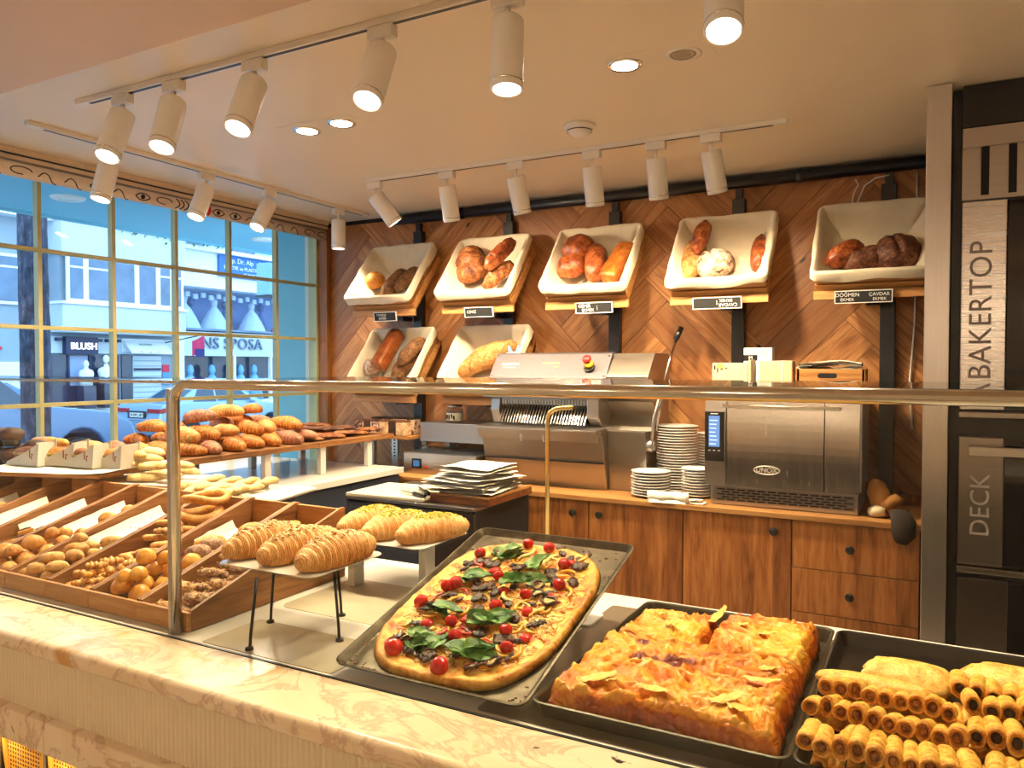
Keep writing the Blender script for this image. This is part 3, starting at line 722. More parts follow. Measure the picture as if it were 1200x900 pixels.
# side housings and rear of the mouth
obj('right_housing', MB().prism([(3.97, .325), (4.27, .325), (4.27, .745), (4.02, .745), (3.90, .62), (3.90, .52), (3.99, .48), (4.05, .40)], 'x', -.035, .228), M_BRONZE, sl, bev=.003)
obj('lower_right_housing', MB().prism([(3.93, .0), (4.27, .0), (4.27, .325), (3.90, .325)], 'x', .001, .215), M_BRONZE, sl, bev=.003)
obj('left_cheek', MB().prism([(3.92, .345), (3.935, .345), (3.935, .60), (3.93, .60), (3.90, .50), (3.885, .42)], 'x', xl + .03, xl + .085), M_STEELX, sl, bev=.006)
obj('right_cheek', MB().prism([(3.92, .345), (4.1, .345), (4.1, .60), (3.90, .60), (3.865, .50), (3.865, .39)], 'x', -.105, -.036), M_STEELX, sl, bev=.006)
obj('mouth_back', MB().box((xl + .16, 4.12, .345), (-.04, 4.2, .70)), M_DARKIN, sl)
bl_ = obj('blade_frame', MB().box((xl + .085, 3.915, .475), (-.105, 3.935, .488)), M_STEELX, sl)
for k in range(30):
    x = xl + .10 + k * (.53 / 29)
    obj('blade', MB().prism([(3.85, .352), (3.935, .475), (3.941, .471), (3.856, .348)], 'x', x, x + .006), M_CHROME, bl_)
for k in range(30):
    x = xl + .10 + k * (.53 / 29)
    obj('blade_clip', MB().box((x - .003, 3.90, .455), (x + .009, 3.914, .483)), M_WHITE, bl_)
obj('hood', MB().prism([(3.865, .49), (3.90, .535), (3.93, .60), (4.07, .63), (4.07, .645), (3.88, .605), (3.835, .50)], 'x', xl + .0, -.02), M_STEELX, sl, bev=.003)
obj('head_top', MB().box((xl + .04, 4.03, .64), (xl + .16, 4.09, .742)).box((xl + .16, 4.03, .64), (-.036, 4.25, .742)), M_BRONZE, sl, bev=.003)
cp = obj('control_panel', MB().prism([(3.905, .618), (3.885, .605), (3.99, .744), (4.04, .752), (4.04, .742), (4.0, .738)], 'x', xl + .015, -.005), plain('panel_steel', srgb(92, 86, 90), .45, metal=.4), sl, bev=.002)
nv = Vector((0, -.139, .105)).normalized(); uv = Vector((0, .105, .139)).normalized(); pc = Vector((0, 3.9375, .6745))
def on_panel(o, x, up, lift=.0022):
    q = pc + uv * up + nv * lift; o.matrix_local = basis((1, 0, 0), uv, nv, (x, q.y, q.z))
on_panel(put('lettering', text_mesh('ALMATAR', .026, M_WHITE), cp), -.62, .012)
on_panel(put('lettering', text_mesh('EKMEK DİLİMLEME', .010, M_WHITE), cp), -.62, -.012)
on_panel(put('lettering', text_mesh('AÇMA KAPAMA', .016, plain('gold_ink', srgb(236, 214, 140), .5)), cp), -.36, .018)
on_panel(put('lettering', text_mesh('STOP', .014, plain('gold_ink_small', srgb(236, 214, 140), .5)), cp), -.32, -.008)
sb = obj('stop_button', MB().lathe([(.030, 0), (.030, .012), (.026, .014)], 24), M_BLACK, cp); on_panel(sb, -.115, -.018)
sb2 = obj('button_collar', MB().lathe([(.026, .0), (.026, .022), (.02, .03)], 24), plain('yellow_plastic', srgb(226, 190, 50), .4), cp); on_panel(sb2, -.115, -.006, .012)
sb3 = obj('button_cap', MB().lathe([(.012, 0), (.012, .012), (.024, .018), (.026, .026), (.02, .036), (.0005, .038)], 24, cap=False), plain('red_plastic', srgb(206, 36, 30), .35), cp); on_panel(sb3, -.120, .006, .030)
for x in (xl + .03, -.02):
    for up in (-.07, .07): on_panel(obj('screw', MB().lathe([(.0005, .002), (.004, .0015), (.005, 0)], 10, cap=False), M_CHROME, cp), x, up)
lv = obj('lever', MB().tube([(.240, 4.0, .33), (.262, 4.02, .5), (.285, 4.05, .66), (.32, 4.12, .84)], .008, 8), M_CHROME, sl)
obj('lever_grip', MB().tube([(.315, 4.11, .82), (.333, 4.15, .885)], .015, 10), M_BLACK, lv)
kn = obj('side_knob', MB().cyl((.214, 3.935, .25), (.250, 3.935, .25), .034).cyl((.250, 3.935, .25), (.257, 3.935, .25), .025), M_STEELX, sl)
obj('side_arm', MB().tube([(.235, 3.935, .25), (.245, 3.95, .40), (.262, 3.98, .50), (.29, 4.02, .545)], .009, 8), M_STEELX, sl)
cl_ = thing('bag_clip', 'small blue two pronged clip standing on top of the bread slicer', 'clip', (-2.185, 4.05, 1.6645))
obj('clip_base', MB().box((-.05, -.015, 0), (.05, .015, .012)), M_STEELX, cl_, bev=.003)
for s in (-1, 1): obj('prong', MB().prism([(s * .008, .012), (s * .036, .012), (s * .040, .055), (s * .028, .05)], 'y', -.008, .008), plain('blue_plastic', srgb(110, 160, 214), .3), cl_, bev=.003)

# ------------------------------------------------------------------ plates on the worktop
def plate_mesh():
    mb = MB().lathe([(.0005, .004), (.066, .004), (.074, .006), (.109, .0145), (.111, .0165), (.109, .018), (.074, .0095), (.0005, .0075)], 40, cap=False)
    return mb.mesh('plate', M_CERAM)
PM = plate_mesh()
def plates(x, y, n, label, group, rad=1.0):
    for k in range(n):
        put('plate', PM, None, (x + random.uniform(-.002, .002), y + random.uniform(-.002, .002), .9195 + k * .0147), (0, 0, random.random() * 6), (rad, rad, 1), (label % (ORD[k] if k < 20 else 'twenty-' + ORD[k - 20])), 'plate', group)
plates(-1.195, 4.08, 24, 'white plate of the tall stack on the worktop, %s from the bottom', 'tall stack of white plates')
plates(-1.262, 3.838, 9, 'white plate in the low stack before the tall stack, %s from the bottom', 'low stack of white plates', .92)
plates(-1.041, 4.20, 21, 'white plate of the stack half behind the oven, %s from the bottom', 'stack of white plates behind the oven', .70)
plates(-1.047, 3.935, 10, 'white plate in the short stack against the steel oven, %s from the bottom', 'short stack of white plates by the oven', .72)
rl = thing('paper_roll', 'rolled white paper towel lying before the plates', 'paper towel', (-1.13, 3.703, .948), (0, 0, .12))
obj('roll', MB().tube([(-.10 + .2 * i / 12, .008 * math.sin(i), 0) for i in range(13)], [.026 + .002 * math.sin(i * 1.7) for i in range(13)], 18), M_PAPER, rl)
obj('loose_end', MB().grid(14, 6, lambda a, b: (-.09 + .18 * a, -.024 - .012 * b + .004 * math.sin(a * 9), -.012 - .014 * b)), M_PAPER, rl)
cw = thing('folded_cloth', 'flat folded white cloth by the corner of the oven', 'cloth', (-1.0, 3.71, .921))
obj('cloth_fold', MB().prism([(-.09, -.012), (.05, -.018), (.052, .05), (-.07, .055)], 'z', 0, .008), M_PAPER, cw, bev=.003)
obj('cloth_top', MB().grid(14, 10, lambda a, b: (-.085 + .12 * a, -.012 + .055 * b, .012 + .012 * abs(nz3(a * 3, b * 3, 2)) + .008 * a)), M_PAPER, cw)

# ------------------------------------------------------------------ combi oven
ov = thing('countertop_oven', 'steel countertop oven with blue touch screen and oval badge on the back worktop', 'oven', (-.61, 3.74, .921))
hw = .348
obj('plinth', MB().box((-hw + .02, .035, 0), (hw - .012, .52, .10)), M_STEELX, ov, bev=.003)
gr = obj('vent_grille', MB().box((-hw + .04, .026, .018), (hw - .025, .036, .088)), steel('grille_steel', (.44, .40, .37, 1), .3, 'x'), ov)
for r in range(5):
    for c in range(13):
        x = -hw + .055 + c * .0475 + (.022 if r % 2 else 0)
        if x + .036 < hw - .03: obj('slot', MB().box((x, .0235, .024 + r * .0125), (x + .038, .027, .0305 + r * .0125)), M_DARKIN, gr)
obj('housing', MB().box((-hw + .004, .06, .10), (hw, .54, .505)), M_STEELX, ov, bev=.004)
def bow(x0, x1, d0=.0, z0=.10, z1=.505):
    pts = [(.06, z0 + .02)] + [(-.018 * math.sin(PI * (.12 + .80 * t)) + .012 - .0 + d0, z0 + (z1 - z0) * t) for t in [i / 12 for i in range(13)]] + [(.06, z1)]
    return MB().prism(pts, 'x', x0, x1, smooth=False)
M_OVD = steel('oven_door_steel', (.56, .49, .44, 1), .24, 'z', 30)
obj('control_column', bow(-hw, -hw + .100), M_STEELX, ov)
dr = obj('door', bow(-hw + .106, hw - .155), M_OVD, ov)
obj('side_door', bow(hw - .150, hw - .006), M_OVD, ov)
obj('handle', MB().box((-hw + .085, -.040, .478), (hw - .085, -.018, .492)).box((-hw + .2, -.03, .48), (-hw + .215, .0, .49)).box((hw - .25, -.03, .48), (hw - .235, .0, .49)), M_CHROME, ov, bev=.003)
ct = obj('touch_panel', MB().box((-hw + .002, -.014, .215), (-hw + .094, .0, .455)), M_BLACK, ov, bev=.002)
sc = obj('screen', MB().box((-hw + .022, -.0155, .285), (-hw + .074, -.0135, .435)), emitter('screen_glow', (.16, .30, .62, 1), .9), ct)
ui = MB()
for k in range(7): ui.box((-hw + .026, -.0162, .296 + k * .019), (-hw + .026 + random.uniform(.02, .044), -.0156, .301 + k * .019))
obj('screen_text', ui, emitter('screen_text_glow', (.6, .75, 1, 1), 1.2), ct, kind='stuff')
obj('panel_marks', MB().box((-hw + .02, -.0146, .265), (-hw + .03, -.0141, .269)).box((-hw + .043, -.0146, .265), (-hw + .053, -.0141, .269)).box((-hw + .066, -.0146, .265), (-hw + .076, -.0141, .269)).box((-hw + .03, -.0146, .443), (-hw + .066, -.0141, .447)), M_CHALK, ct, kind='stuff')
bd = MB().tube([(.058 * math.cos(a), .0, .019 * math.sin(a)) for a in [i * 2 * PI / 36 for i in range(36)]], .0022, 6, closed=True)
M_BADGE = plain('badge_silver', srgb(226, 216, 206), .3, metal=.3)
b1 = obj('badge_ring', bd, M_BADGE, dr, loc=(-.055, -.0125, .185))
o = put('badge_lettering', text_mesh('UNOX', .032, M_BADGE, .001), dr); o.matrix_local = basis((1, 0, 0), (0, 0, 1), (0, -1, 0), (-.055, -.013, .185))
# things on top of the oven
OT = .921 + .506
pk = thing('paper_bag_pack', 'long cream packet of printed paper bags on top of the oven', 'paper bags', (-.88, 3.99, OT))
obj('pack', MB().box((-.095, -.05, 0), (.085, .05, .185)).box((.085, -.052, 0), (.10, .052, .20)), M_CARD, pk, bev=.004)
pp_ = MB()
for (x, z, w, h) in ((-.085, .150, .008, .022), (-.07, .135, .006, .03), (-.055, .15, .014, .008), (-.03, .155, .012, .006), (-.06, .165, .004, .004)): pp_.box((x, -.0512, z), (x + w, -.0505, z + h))
obj('print', pp_, M_BLACK, pk, kind='stuff')
obj('print_gold', MB().prism([(-.055 + .016 * math.cos(a) * (1 + .4 * math.cos(5 * a)), .17 + .012 * math.sin(a) * (1 + .4 * math.cos(5 * a))) for a in [i * 2 * PI / 30 for i in range(30)]], 'y', -.0516, -.0506), plain('gold_print', srgb(226, 180, 80), .6), pk)
pk2 = thing('paper_bag_pack', 'short kraft packet of paper bags next to the wooden crate on the oven', 'paper bags', (-.67, 3.99, OT))
obj('pack', MB().box((-.085, -.05, 0), (.085, .05, .195)), M_CARD, pk2, bev=.005)
obj('band', MB().box((-.0855, -.0515, 0), (-.07, .0515, .197)).box((.035, -.0515, 0), (.04, .0515, .197)), M_PAPER, pk2)
bx = thing('label_carton', 'white carton with a black lettered band behind the paper bags on the oven', 'box', (-.775, 4.09, OT))
obj('carton', MB().box((-.065, -.04, 0), (.075, .04, .262)), plain('white_card', srgb(236, 230, 222), .6), bx, bev=.002)
obj('black_band', MB().box((-.0655, -.0412, .195), (.004, -.0398, .226)), M_BLACK, bx)
o = put('lettering', text_mesh('M', .026, M_WHITE), bx); o.matrix_local = basis((1, 0, 0), (0, 0, 1), (0, -1, 0), (-.03, -.0418, .2105))
lnm = MB()
for k in range(5): lnm.box((.012, -.0408, .215 + k * .008), (.055 + .01 * (k % 2), -.0402, .217 + k * .008)); 
for k in range(3): lnm.box((-.055, -.0408, .232 + k * .009), (-.008 + .006 * (k % 2), -.0402, .234 + k * .009))
obj('small_print', lnm, M_BLACKM, bx, kind='stuff')
cr = thing('wooden_crate', 'orange wooden crate with a hand slot holding papers on top of the oven', 'crate', (-.41, 4.0, OT))
obj('side', MB().box((-.15, -.10, 0), (-.138, .10, .155)).box((.138, -.10, 0), (.15, .10, .155)), M_OAKX, cr)
obj('back_board', MB().box((-.15, .09, 0), (.15, .10, .155)), M_OAKX, cr); obj('base_board', MB().box((-.138, -.09, 0), (.138, .09, .01)), M_OAKX, cr)
fb = obj('front_board', MB().box((-.15, -.10, 0), (.15, -.089, .155)), M_OAKX, cr, bev=.002)
obj('hand_slot', MB().prism(rrect(-.055, .112, .03, .135, .010), 'y', -.1012, -.0995), M_DARKIN, fb)
for k in range(6):
    sd = k * 2.7
    obj('paper_sheet', MB().grid(12, 8, lambda a, b, k=k, sd=sd: (-.145 + .27 * a + .01 * math.sin(sd), -.10 + .18 * b, .157 + k * .005 + .012 * nz3(a * 2 + sd, b * 2, sd) + .012 * (k / 6) * math.sin(PI * a))), M_PAPER, None,
        loc=(-.41, 4.0, OT), label='loose white paper sheet on the wooden crate, %s from the bottom' % ORD[k], cat='paper', group='papers on the wooden crate')
mt = thing('oven_mitt', 'tan quilted oven mitt slumped between the oven and the steel column', 'oven mitt', (-.165, 3.80, .921), (0, 0, -.2))
M_MITT = fabric('tan_quilt', srgb(150, 100, 52)); M_MITTD = fabric('dark_mitt_cloth', srgb(52, 44, 40))
def mitt(d, w, h, t, sx=0):
    return Vector((d.x * w + sx * (d.z + 1) + .008 * nz3(d.x * 3, d.y * 3, d.z * 3), d.y * t, h * (d.z + 1) * .5))
obj('palm', MB().ball(lambda d: mitt(d, .050, .17, .035, -.02), 20, 14), M_MITT, mt)
obj('thumb', MB().tube([(.0, -.01, .05), (.05, -.015, .085), (.075, -.015, .075)], [.03, .028, .018], 12), M_MITT, mt)
obj('cuff', MB().tube([(-.055, -.02, .02), (-.03, -.03, .028), (.01, -.03, .03)], [.022, .028, .02], 12), M_CARD, mt)
m2 = thing('oven_mitt', 'dark oven mitt hanging over the worktop edge beside the steel column', 'oven mitt', (-.10, 3.665, .925))
obj('palm', MB().tube([(-.02, .09, .03), (0, .045, .028), (.012, -.008, .01), (.012, -.02, -.05), (.005, -.021, -.085)], [.03, .045, .05, .048, .022], 16, flat=(1, .5)), M_MITTD, m2)
obj('hanging_loop', MB().tube([(.02, .10, .035), (.03, .125, .035), (.01, .13, .03)], .004, 6), M_MITTD, m2)

# ------------------------------------------------------------------ corner: vacuum sealer, jar, board
vs_ = thing('vacuum_sealer', 'grey steel vacuum sealer with a small blue display in the corner', 'vacuum sealer', (-2.52, 3.80, .921))
obj('base_box', MB().box((-.30, 0, 0.0), (.22, .30, .15)), M_STEELX, vs_, bev=.006)
obj('front_display', MB().box((-.235, -.004, .055), (-.165, .002, .115)), M_BLACK, vs_, bev=.002)
obj('blue_display', MB().box((-.222, -.006, .068), (-.178, -.003, .104)), emitter('sealer_display', (.05, .16, .34, 1), .8), vs_)
obj('red_switch', MB().box((.18, -.008, .085), (.205, .002, .115)).box((-.14, -.005, .06), (-.125, .002, .072)), plain('red_switch', srgb(200, 40, 36), .4), vs_)
obj('clear_lid', MB().box((-.29, .02, .151), (.21, .12, .185)), glass('acrylic_lid', (.75, .82, .9, 1), 1.45, 1.0), vs_, bev=.006)
obj('foot_plate', MB().box((-.20, -.02, 0), (.02, .1, .012)), M_STEELX, vs_)
sh = thing('steel_shelf_box', 'dull steel box above the vacuum sealer carrying a small jar', 'steel box', (-2.555, 3.95, 1.125))
obj('box_body', MB().box((-.245, 0, 0), (.245, .30, .118)), steel('dull_steel', (.42, .41, .40, 1), .4, 'x'), sh, bev=.003)
obj('rear_leg', MB().box((-.24, .27, -.2035), (-.20, .30, 0)), M_STEELX, sh); obj('rear_leg', MB().box((.20, .27, -.2035), (.24, .30, 0)), M_STEELX, sh)
jr = thing('glass_jar', 'small glass jar with a printed white label on the dull steel box', 'jar', (-2.60, 4.04, 1.243))
obj('jar_body', MB().lathe([(.04, 0), (.052, .006), (.052, .075), (.042, .088), (.042, .10)], 24), glass('jar_glass', (.8, .84, .86, 1), 1.45, 1.0), jr)
jl = obj('label', MB().lathe([(.0525, .012), (.0525, .062)], 24, cap=False), M_PAPER, jr)
obj('label_print', MB().box((-.03, -.054, .025), (-.02, -.046, .05)).box((-.012, -.0555, .022), (-.004, -.05, .05)).box((.006, -.0555, .03), (.014, -.05, .055)).box((.02, -.054, .022), (.028, -.046, .045)), M_BLACKM, jl)
obj('lid', MB().lathe([(.044, .098), (.044, .112), (.0005, .113)], 24, cap=False), M_STEELX, jr)
wbq = thing('worktop_board', 'oak board on the corner worktop in front of the vacuum sealer', 'board', (-2.55, 3.70, .921))
obj('board_plate', MB().box((-.28, -.03, 0), (.10, .13, .022)), M_OAKX, wbq, bev=.003)

# ------------------------------------------------------------------ island with cutting board and papers
il = thing('undercounter_fridge', 'dark blue grey fridge cabinet standing under the white cutting board', 'fridge cabinet', (-2.30, 3.05, 0))
M_NAVY = plain('dark_blue_grey_paint', srgb(58, 66, 84), .35, var=.05)
obj('body', MB().box((-.30, .02, 0), (.44, .56, .915)), M_DARKIN, il)
obj('door', MB().box((-.30, 0, .1), (.20, .022, .74)), M_NAVY, il, bev=.003); obj('drawer', MB().box((-.30, 0, .75), (.20, .022, .905)), M_NAVY, il, bev=.003)
obj('side_panel', MB().box((.20, 0, .1), (.44, .022, .905)), plain('dark_side', srgb(40, 34, 34), .4), il, bev=.002)
obj('left_panel', MB().box((-.322, 0, .05), (-.301, .56, .915)), M_NAVY, il)
obj('top_edge', MB().box((-.322, -.006, .915), (.445, .57, .93)), M_STEELX, il, bev=.002)
cb = thing('cutting_board', 'white plastic cutting board with knife marks on the dark fridge cabinet', 'cutting board', (-2.395, 3.24, .931), (0, 0, .05))
obj('board_plate', MB().box((-.235, -.19, 0), (.235, .19, .018)), plain('board_plastic', srgb(232, 222, 196), .45, var=.04), cb, bev=.004)
ks = MB()
for k in range(26):
    x, y, a = random.uniform(-.08, .15), random.uniform(-.06, .10), random.uniform(-.5, .9)
    ks.box((-.04, -.0006, .0178), (.04, .0006, .0184), M=Matrix.Translation((x, y, 0)) @ Matrix.Rotation(a, 4, 'Z'))
obj('cut_marks', ks, plain('cut_mark', srgb(196, 178, 140), .6), cb, kind='stuff')
for k, (x, y, a, lab) in enumerate(((-2.26, 3.22, 2.4, 'black handled knife lying near the papers on the cutting board, upper one'), (-2.25, 3.12, 2.75, 'black handled knife near the front edge of the cutting board'))):
    t = thing('knife', lab, 'knife', (x, y, .950), (0, 0, a), 'knives on the cutting board')
    obj('handle', MB().tube([(-.10, 0, .012), (-.06, .002, .014), (-.02, 0, .013), (0, 0, .012)], [.010, .013, .011, .012], 10, flat=(1, .8)), M_BLACK, t)
    obj('blade', MB().prism([(0, .010), (.11, .008), (.135, -.004), (0, -.012)], 'z', .010, .012), M_CHROME, t)
wd = thing('wooden_tray', 'thick dark wooden tray under the stack of papers', 'tray', (-1.98, 3.30, .931))
obj('tray_board', MB().box((-.165, -.19, 0), (.165, .26, .035)), wood('dark_oak', srgb(122, 66, 34), srgb(150, 90, 48), srgb(72, 36, 18), 'x', 6, .45, knots=False), wd, bev=.003)
obj('tray_rim', MB().box((-.165, -.19, .035), (.165, -.178, .046)).box((.153, -.178, .035), (.165, .26, .046)), M_OAKX, wd)
for k in range(16):
    sd = k * 1.9; rot = random.uniform(-.28, .28); dx, dy = random.uniform(-.03, .03), random.uniform(-.02, .02)
    big = 1 if k < 12 else .82
    def sheet(a, b, sd=sd, k=k, big=big):
        edge = max(abs(a - .5), abs(b - .5)) * 2
        return ((a - .5) * .34 * big, (b - .5) * .36 * big, .004 + (.0022 if k < 11 else .008) * nz3(a * 2.6 + sd, b * 2.6, sd) + ((.016 * edge ** 2 * nz3(a * 1.5, b * 1.5, sd + 5)) if k > 11 else .0015 * edge * nz3(a * 2, b * 2, sd)))
    obj('paper_sheet', MB().grid(16, 14, sheet), M_PAPER if k != 3 else M_CARD, None, loc=(-2.0 + dx, 3.30 + dy, .9725 + k * .0058 + (max(0, k - 10) * .006)), rot=(0, 0, rot),
        label='crumpled white paper sheet in the stack beside the cutting board, %s from the bottom' % ORD[k], cat='paper', group='stack of paper sheets by the cutting board')

# ------------------------------------------------------------------ window counter and raised shelf
wc = thing('window_counter', 'white stone counter along the shop window with dark blue fronts', 'counter', (0, 0, 0))
obj('stone_top', MB().box((X0 + .02, 1.9, .965), (-2.72, 3.67, 1.0)), M_WCOUNT, wc, bev=.003)
obj('front', MB().box((X0 + .03, 1.93, .1), (-2.76, 3.66, .964)), M_DARKIN, wc)
for k in range(4): obj('door', MB().box((-2.76, 1.94 + k * .43, .1), (-2.742, 1.94 + k * .43 + .426, .955)), M_NAVY, wc, bev=.002)
ws = thing('raised_shelf', 'long raised pine shelf along the window carrying croissants', 'shelf', (0, 0, 0))
for k in range(3): obj('shelf_board', MB().box((-3.50, 1.835 + k * .66, 1.152), (-2.90, 1.835 + k * .66 + .658, 1.18)), M_OAKY, ws, bev=.003)
for y in (2.09, 2.80, 3.20, 3.60):
    for x in (-2.93, -3.46): obj('shelf_leg', MB().box((x - .015, y - .02, 1.0005), (x + .015, y + .02, 1.152)), M_WHITE, ws, bev=.002)
cs = thing('cake_shelf', 'small pine shelf on a steel bracket carrying sliced cake in the corner', 'shelf', (-3.06, 3.98, 0))
obj('shelf_board', MB().box((-.26, -.10, 1.135), (.22, .16, 1.155)), M_OAKX, cs, bev=.002)
bk_ = obj('bracket', MB().box((.03, -.02, .921), (.075, .0, 1.135)), M_STEELX, cs)
for k in range(6): obj('bracket_hole', MB().box((.045, -.0212, 1.015 + k * .02), (.06, -.0198, 1.025 + k * .02)), M_DARKIN, bk_)
for x in (-.24, .18): obj('shelf_leg', MB().box((x, .10, .921), (x + .03, .13, 1.135)), M_WHITE, cs)
# glass cups stored under the raised shelf
for k in range(5):
    t = thing('glass_cup', 'clear drinking glass under the raised shelf by the window, %s from the street end' % ORD[k], 'glass', (-3.0 - .06 * (k % 2), 2.86 + k * .068, 1.0), group='drinking glasses under the shelf')
    obj('cup', MB().lathe([(.022, 0), (.026, .09), (.024, .09), (.020, .006), (.0005, .006)], 18, cap=False), glass('cup_glass', (.9, .92, .94, 1), 1.45, 1.0), t)
# ------------------------------------------------------------------ baked goods: materials
B = lambda *c: srgb(*c)
C_BREAD = crust('brown_crust', [(.28, B(70, 32, 14)), (.48, B(136, 74, 34)), (.70, B(198, 138, 82))], 16, rough=.55)
C_DARKB = crust('dark_crust', [(.25, B(52, 28, 20)), (.5, B(98, 56, 36)), (.72, B(150, 100, 68))], 18, rough=.6)
C_GOLDB = crust('golden_crust', [(.25, B(166, 94, 32)), (.5, B(214, 146, 66)), (.72, B(232, 182, 104))], 14, rough=.42)
C_SEED = crust('seeded_crust', [(.25, B(116, 72, 34)), (.5, B(170, 116, 60)), (.72, B(206, 160, 98))], 22, rough=.7, speck=(B(232, 206, 150), 120, .12), bump=.8)
C_SEEDD = crust('dark_seeded_crust', [(.25, B(70, 42, 26)), (.5, B(112, 74, 44)), (.72, B(150, 108, 66))], 22, rough=.7, speck=(B(206, 172, 112), 110, .12), bump=.8)
C_FLOUR = crust('floured_crust', [(.34, B(60, 34, 24)), (.46, B(176, 140, 114)), (.66, B(222, 204, 186))], 9, rough=.8, dist=1.2)
C_TIN = crust('tin_loaf_crust', [(.25, B(106, 48, 14)), (.5, B(164, 86, 28)), (.75, B(202, 130, 56))], 7, rough=.35, bump=.15)
C_TIND = crust('dark_tin_loaf_crust', [(.25, B(94, 42, 16)), (.5, B(140, 72, 30)), (.75, B(172, 100, 50))], 7, rough=.35, bump=.15)
C_RED = crust('red_brown_crust', [(.28, B(74, 28, 12)), (.5, B(138, 64, 28)), (.75, B(196, 122, 68))], 12, rough=.35)
C_CROI = crust('croissant_crust', [(.2, B(120, 58, 18)), (.45, B(186, 108, 42)), (.7, B(226, 164, 84))], 12, rough=.38, bands=38, bump=.5)
C_CROIP = crust('pale_croissant_crust', [(.18, B(150, 78, 36)), (.40, B(220, 150, 78)), (.75, B(246, 206, 138))], 12, rough=.42, bands=88, bump=.6)
C_CROIC = crust('cocoa_croissant_crust', [(.2, B(104, 58, 40)), (.45, B(166, 108, 84)), (.7, B(204, 152, 120))], 12, rough=.42, bands=38, bump=.5)
C_BUN = crust('bun_glaze', [(.25, B(186, 108, 30)), (.5, B(226, 160, 66)), (.72, B(240, 190, 100))], 10, rough=.32, bump=.25)
C_SES = crust('sesame_bun', [(.25, B(150, 84, 26)), (.5, B(206, 142, 66)), (.72, B(230, 184, 110))], 14, rough=.5, speck=(B(240, 222, 178), 150, .13), bump=.6)
C_NIG = crust('black_seed_bun', [(.25, B(150, 92, 40)), (.5, B(212, 160, 92)), (.72, B(232, 196, 136))], 14, rough=.5, speck=(B(40, 30, 26), 120, .11), bump=.6)
C_NUT = crust('nutty_crust', [(.25, B(130, 78, 38)), (.45, B(198, 142, 84)), (.7, B(238, 206, 152))], 60, rough=.6, dist=1.0, bump=1.0)
C_NUTP = crust('cocoa_nut_crust', [(.25, B(92, 56, 44)), (.45, B(150, 108, 84)), (.7, B(214, 180, 146))], 60, rough=.6, dist=1.0, bump=1.0)
C_STICK = crust('bread_stick', [(.25, B(160, 98, 36)), (.5, B(214, 154, 78)), (.72, B(236, 196, 128))], 18, rough=.5)
C_COOK = crust('pale_cookie', [(.25, B(206, 164, 96)), (.5, B(234, 204, 142)), (.72, B(244, 226, 180))], 16, rough=.6, bump=.4)
C_CHOC = crust('chocolate_crumb', [(.3, B(34, 20, 14)), (.55, B(66, 42, 30)), (.75, B(104, 70, 48))], 30, rough=.6)
C_CAKE = crust('light_cake_crumb', [(.3, B(150, 100, 70)), (.5, B(214, 176, 134)), (.7, B(232, 206, 170))], 30, rough=.8)
C_MARBLED = crust('marbled_cake', [(.42, B(72, 40, 32)), (.5, B(150, 96, 80)), (.56, B(232, 206, 178))], 14, rough=.8, dist=2)
C_PIST = crust('pistachio_dust', [(.3, B(120, 140, 20)), (.5, B(186, 190, 40)), (.72, B(222, 214, 90))], 50, rough=.9, bump=1.0)
C_ALM = crust('almond_flakes', [(.3, B(176, 120, 66)), (.5, B(222, 182, 128)), (.72, B(240, 214, 170))], 40, rough=.7, bump=1.0)

# ------------------------------------------------------------------ baked goods: shapes (base at z = 0, long axis x)
def loaf(l, w, h, seed, mat, slashes=0, lump=.10, pw=.75, name='loaf', nu=44, nv=24, depth=.10):
    """oval loaf with optional slanting cuts in the crust"""
    def fn(d):
        sgn = lambda v, p: math.copysign(abs(v) ** p, v)
        x = sgn(d.x, pw) * l / 2; y = d.y * w / 2; z = d.z
        z = (z if z > 0 else z * .45)
        n_ = nz3(d.x * 1.7 + seed, d.y * 1.7, d.z * 1.7) * lump + nz3(d.x * 5 + seed, d.y * 5, d.z * 5) * lump * .35 - max(0, 1 - abs(nz3(d.x * 3.2 + seed * 2, d.y * 3.2, d.z * 3.2)) * 9) * lump * .45
        k = 1 + n_
        if slashes and d.z > 0:
            ph = (x / l * slashes * 2 + y / w * .9) * PI
            k -= depth * max(0, math.cos(ph)) ** 6 * d.z
        return Vector((x * k, y * k, (z * k + .45) / 1.45 * h))
    return MB().ball(fn, nu, nv).mesh(name, mat)
def tin_loaf(l, w, h, seed, mat):
    pts = []
    def fn(a, b):
        return 0
    mb = MB(); n = 20; prof = [(-.5, 0), (-.5, .78), (-.46, .9), (-.34, .97), (-.15, 1.0), (.15, 1.0), (.34, .97), (.46, .9), (.5, .78), (.5, 0)]
    vs = []; fs = []
    for i in range(n):
        t = i / (n - 1); s = 1 - .10 * (abs(2 * t - 1) ** 8)
        for (a, b) in prof: vs.append(((t - .5) * l, a * w * s * (1 - .06 * (1 - b)) + .002 * nz3(t * 6, a * 3, seed), b * h * s + .003 * nz3(t * 5, a * 4, seed + 3)))
    m = len(prof)
    for i in range(n - 1):
        for k in range(m): q = (k + 1) % m; fs.append((i * m + k, i * m + q, (i + 1) * m + q, (i + 1) * m + k))
    fs.append(tuple(range(m))); fs.append(tuple((n - 1) * m + k for k in reversed(range(m))))
    return mb.add(vs, fs, True).mesh('tin_loaf', mat, .006)
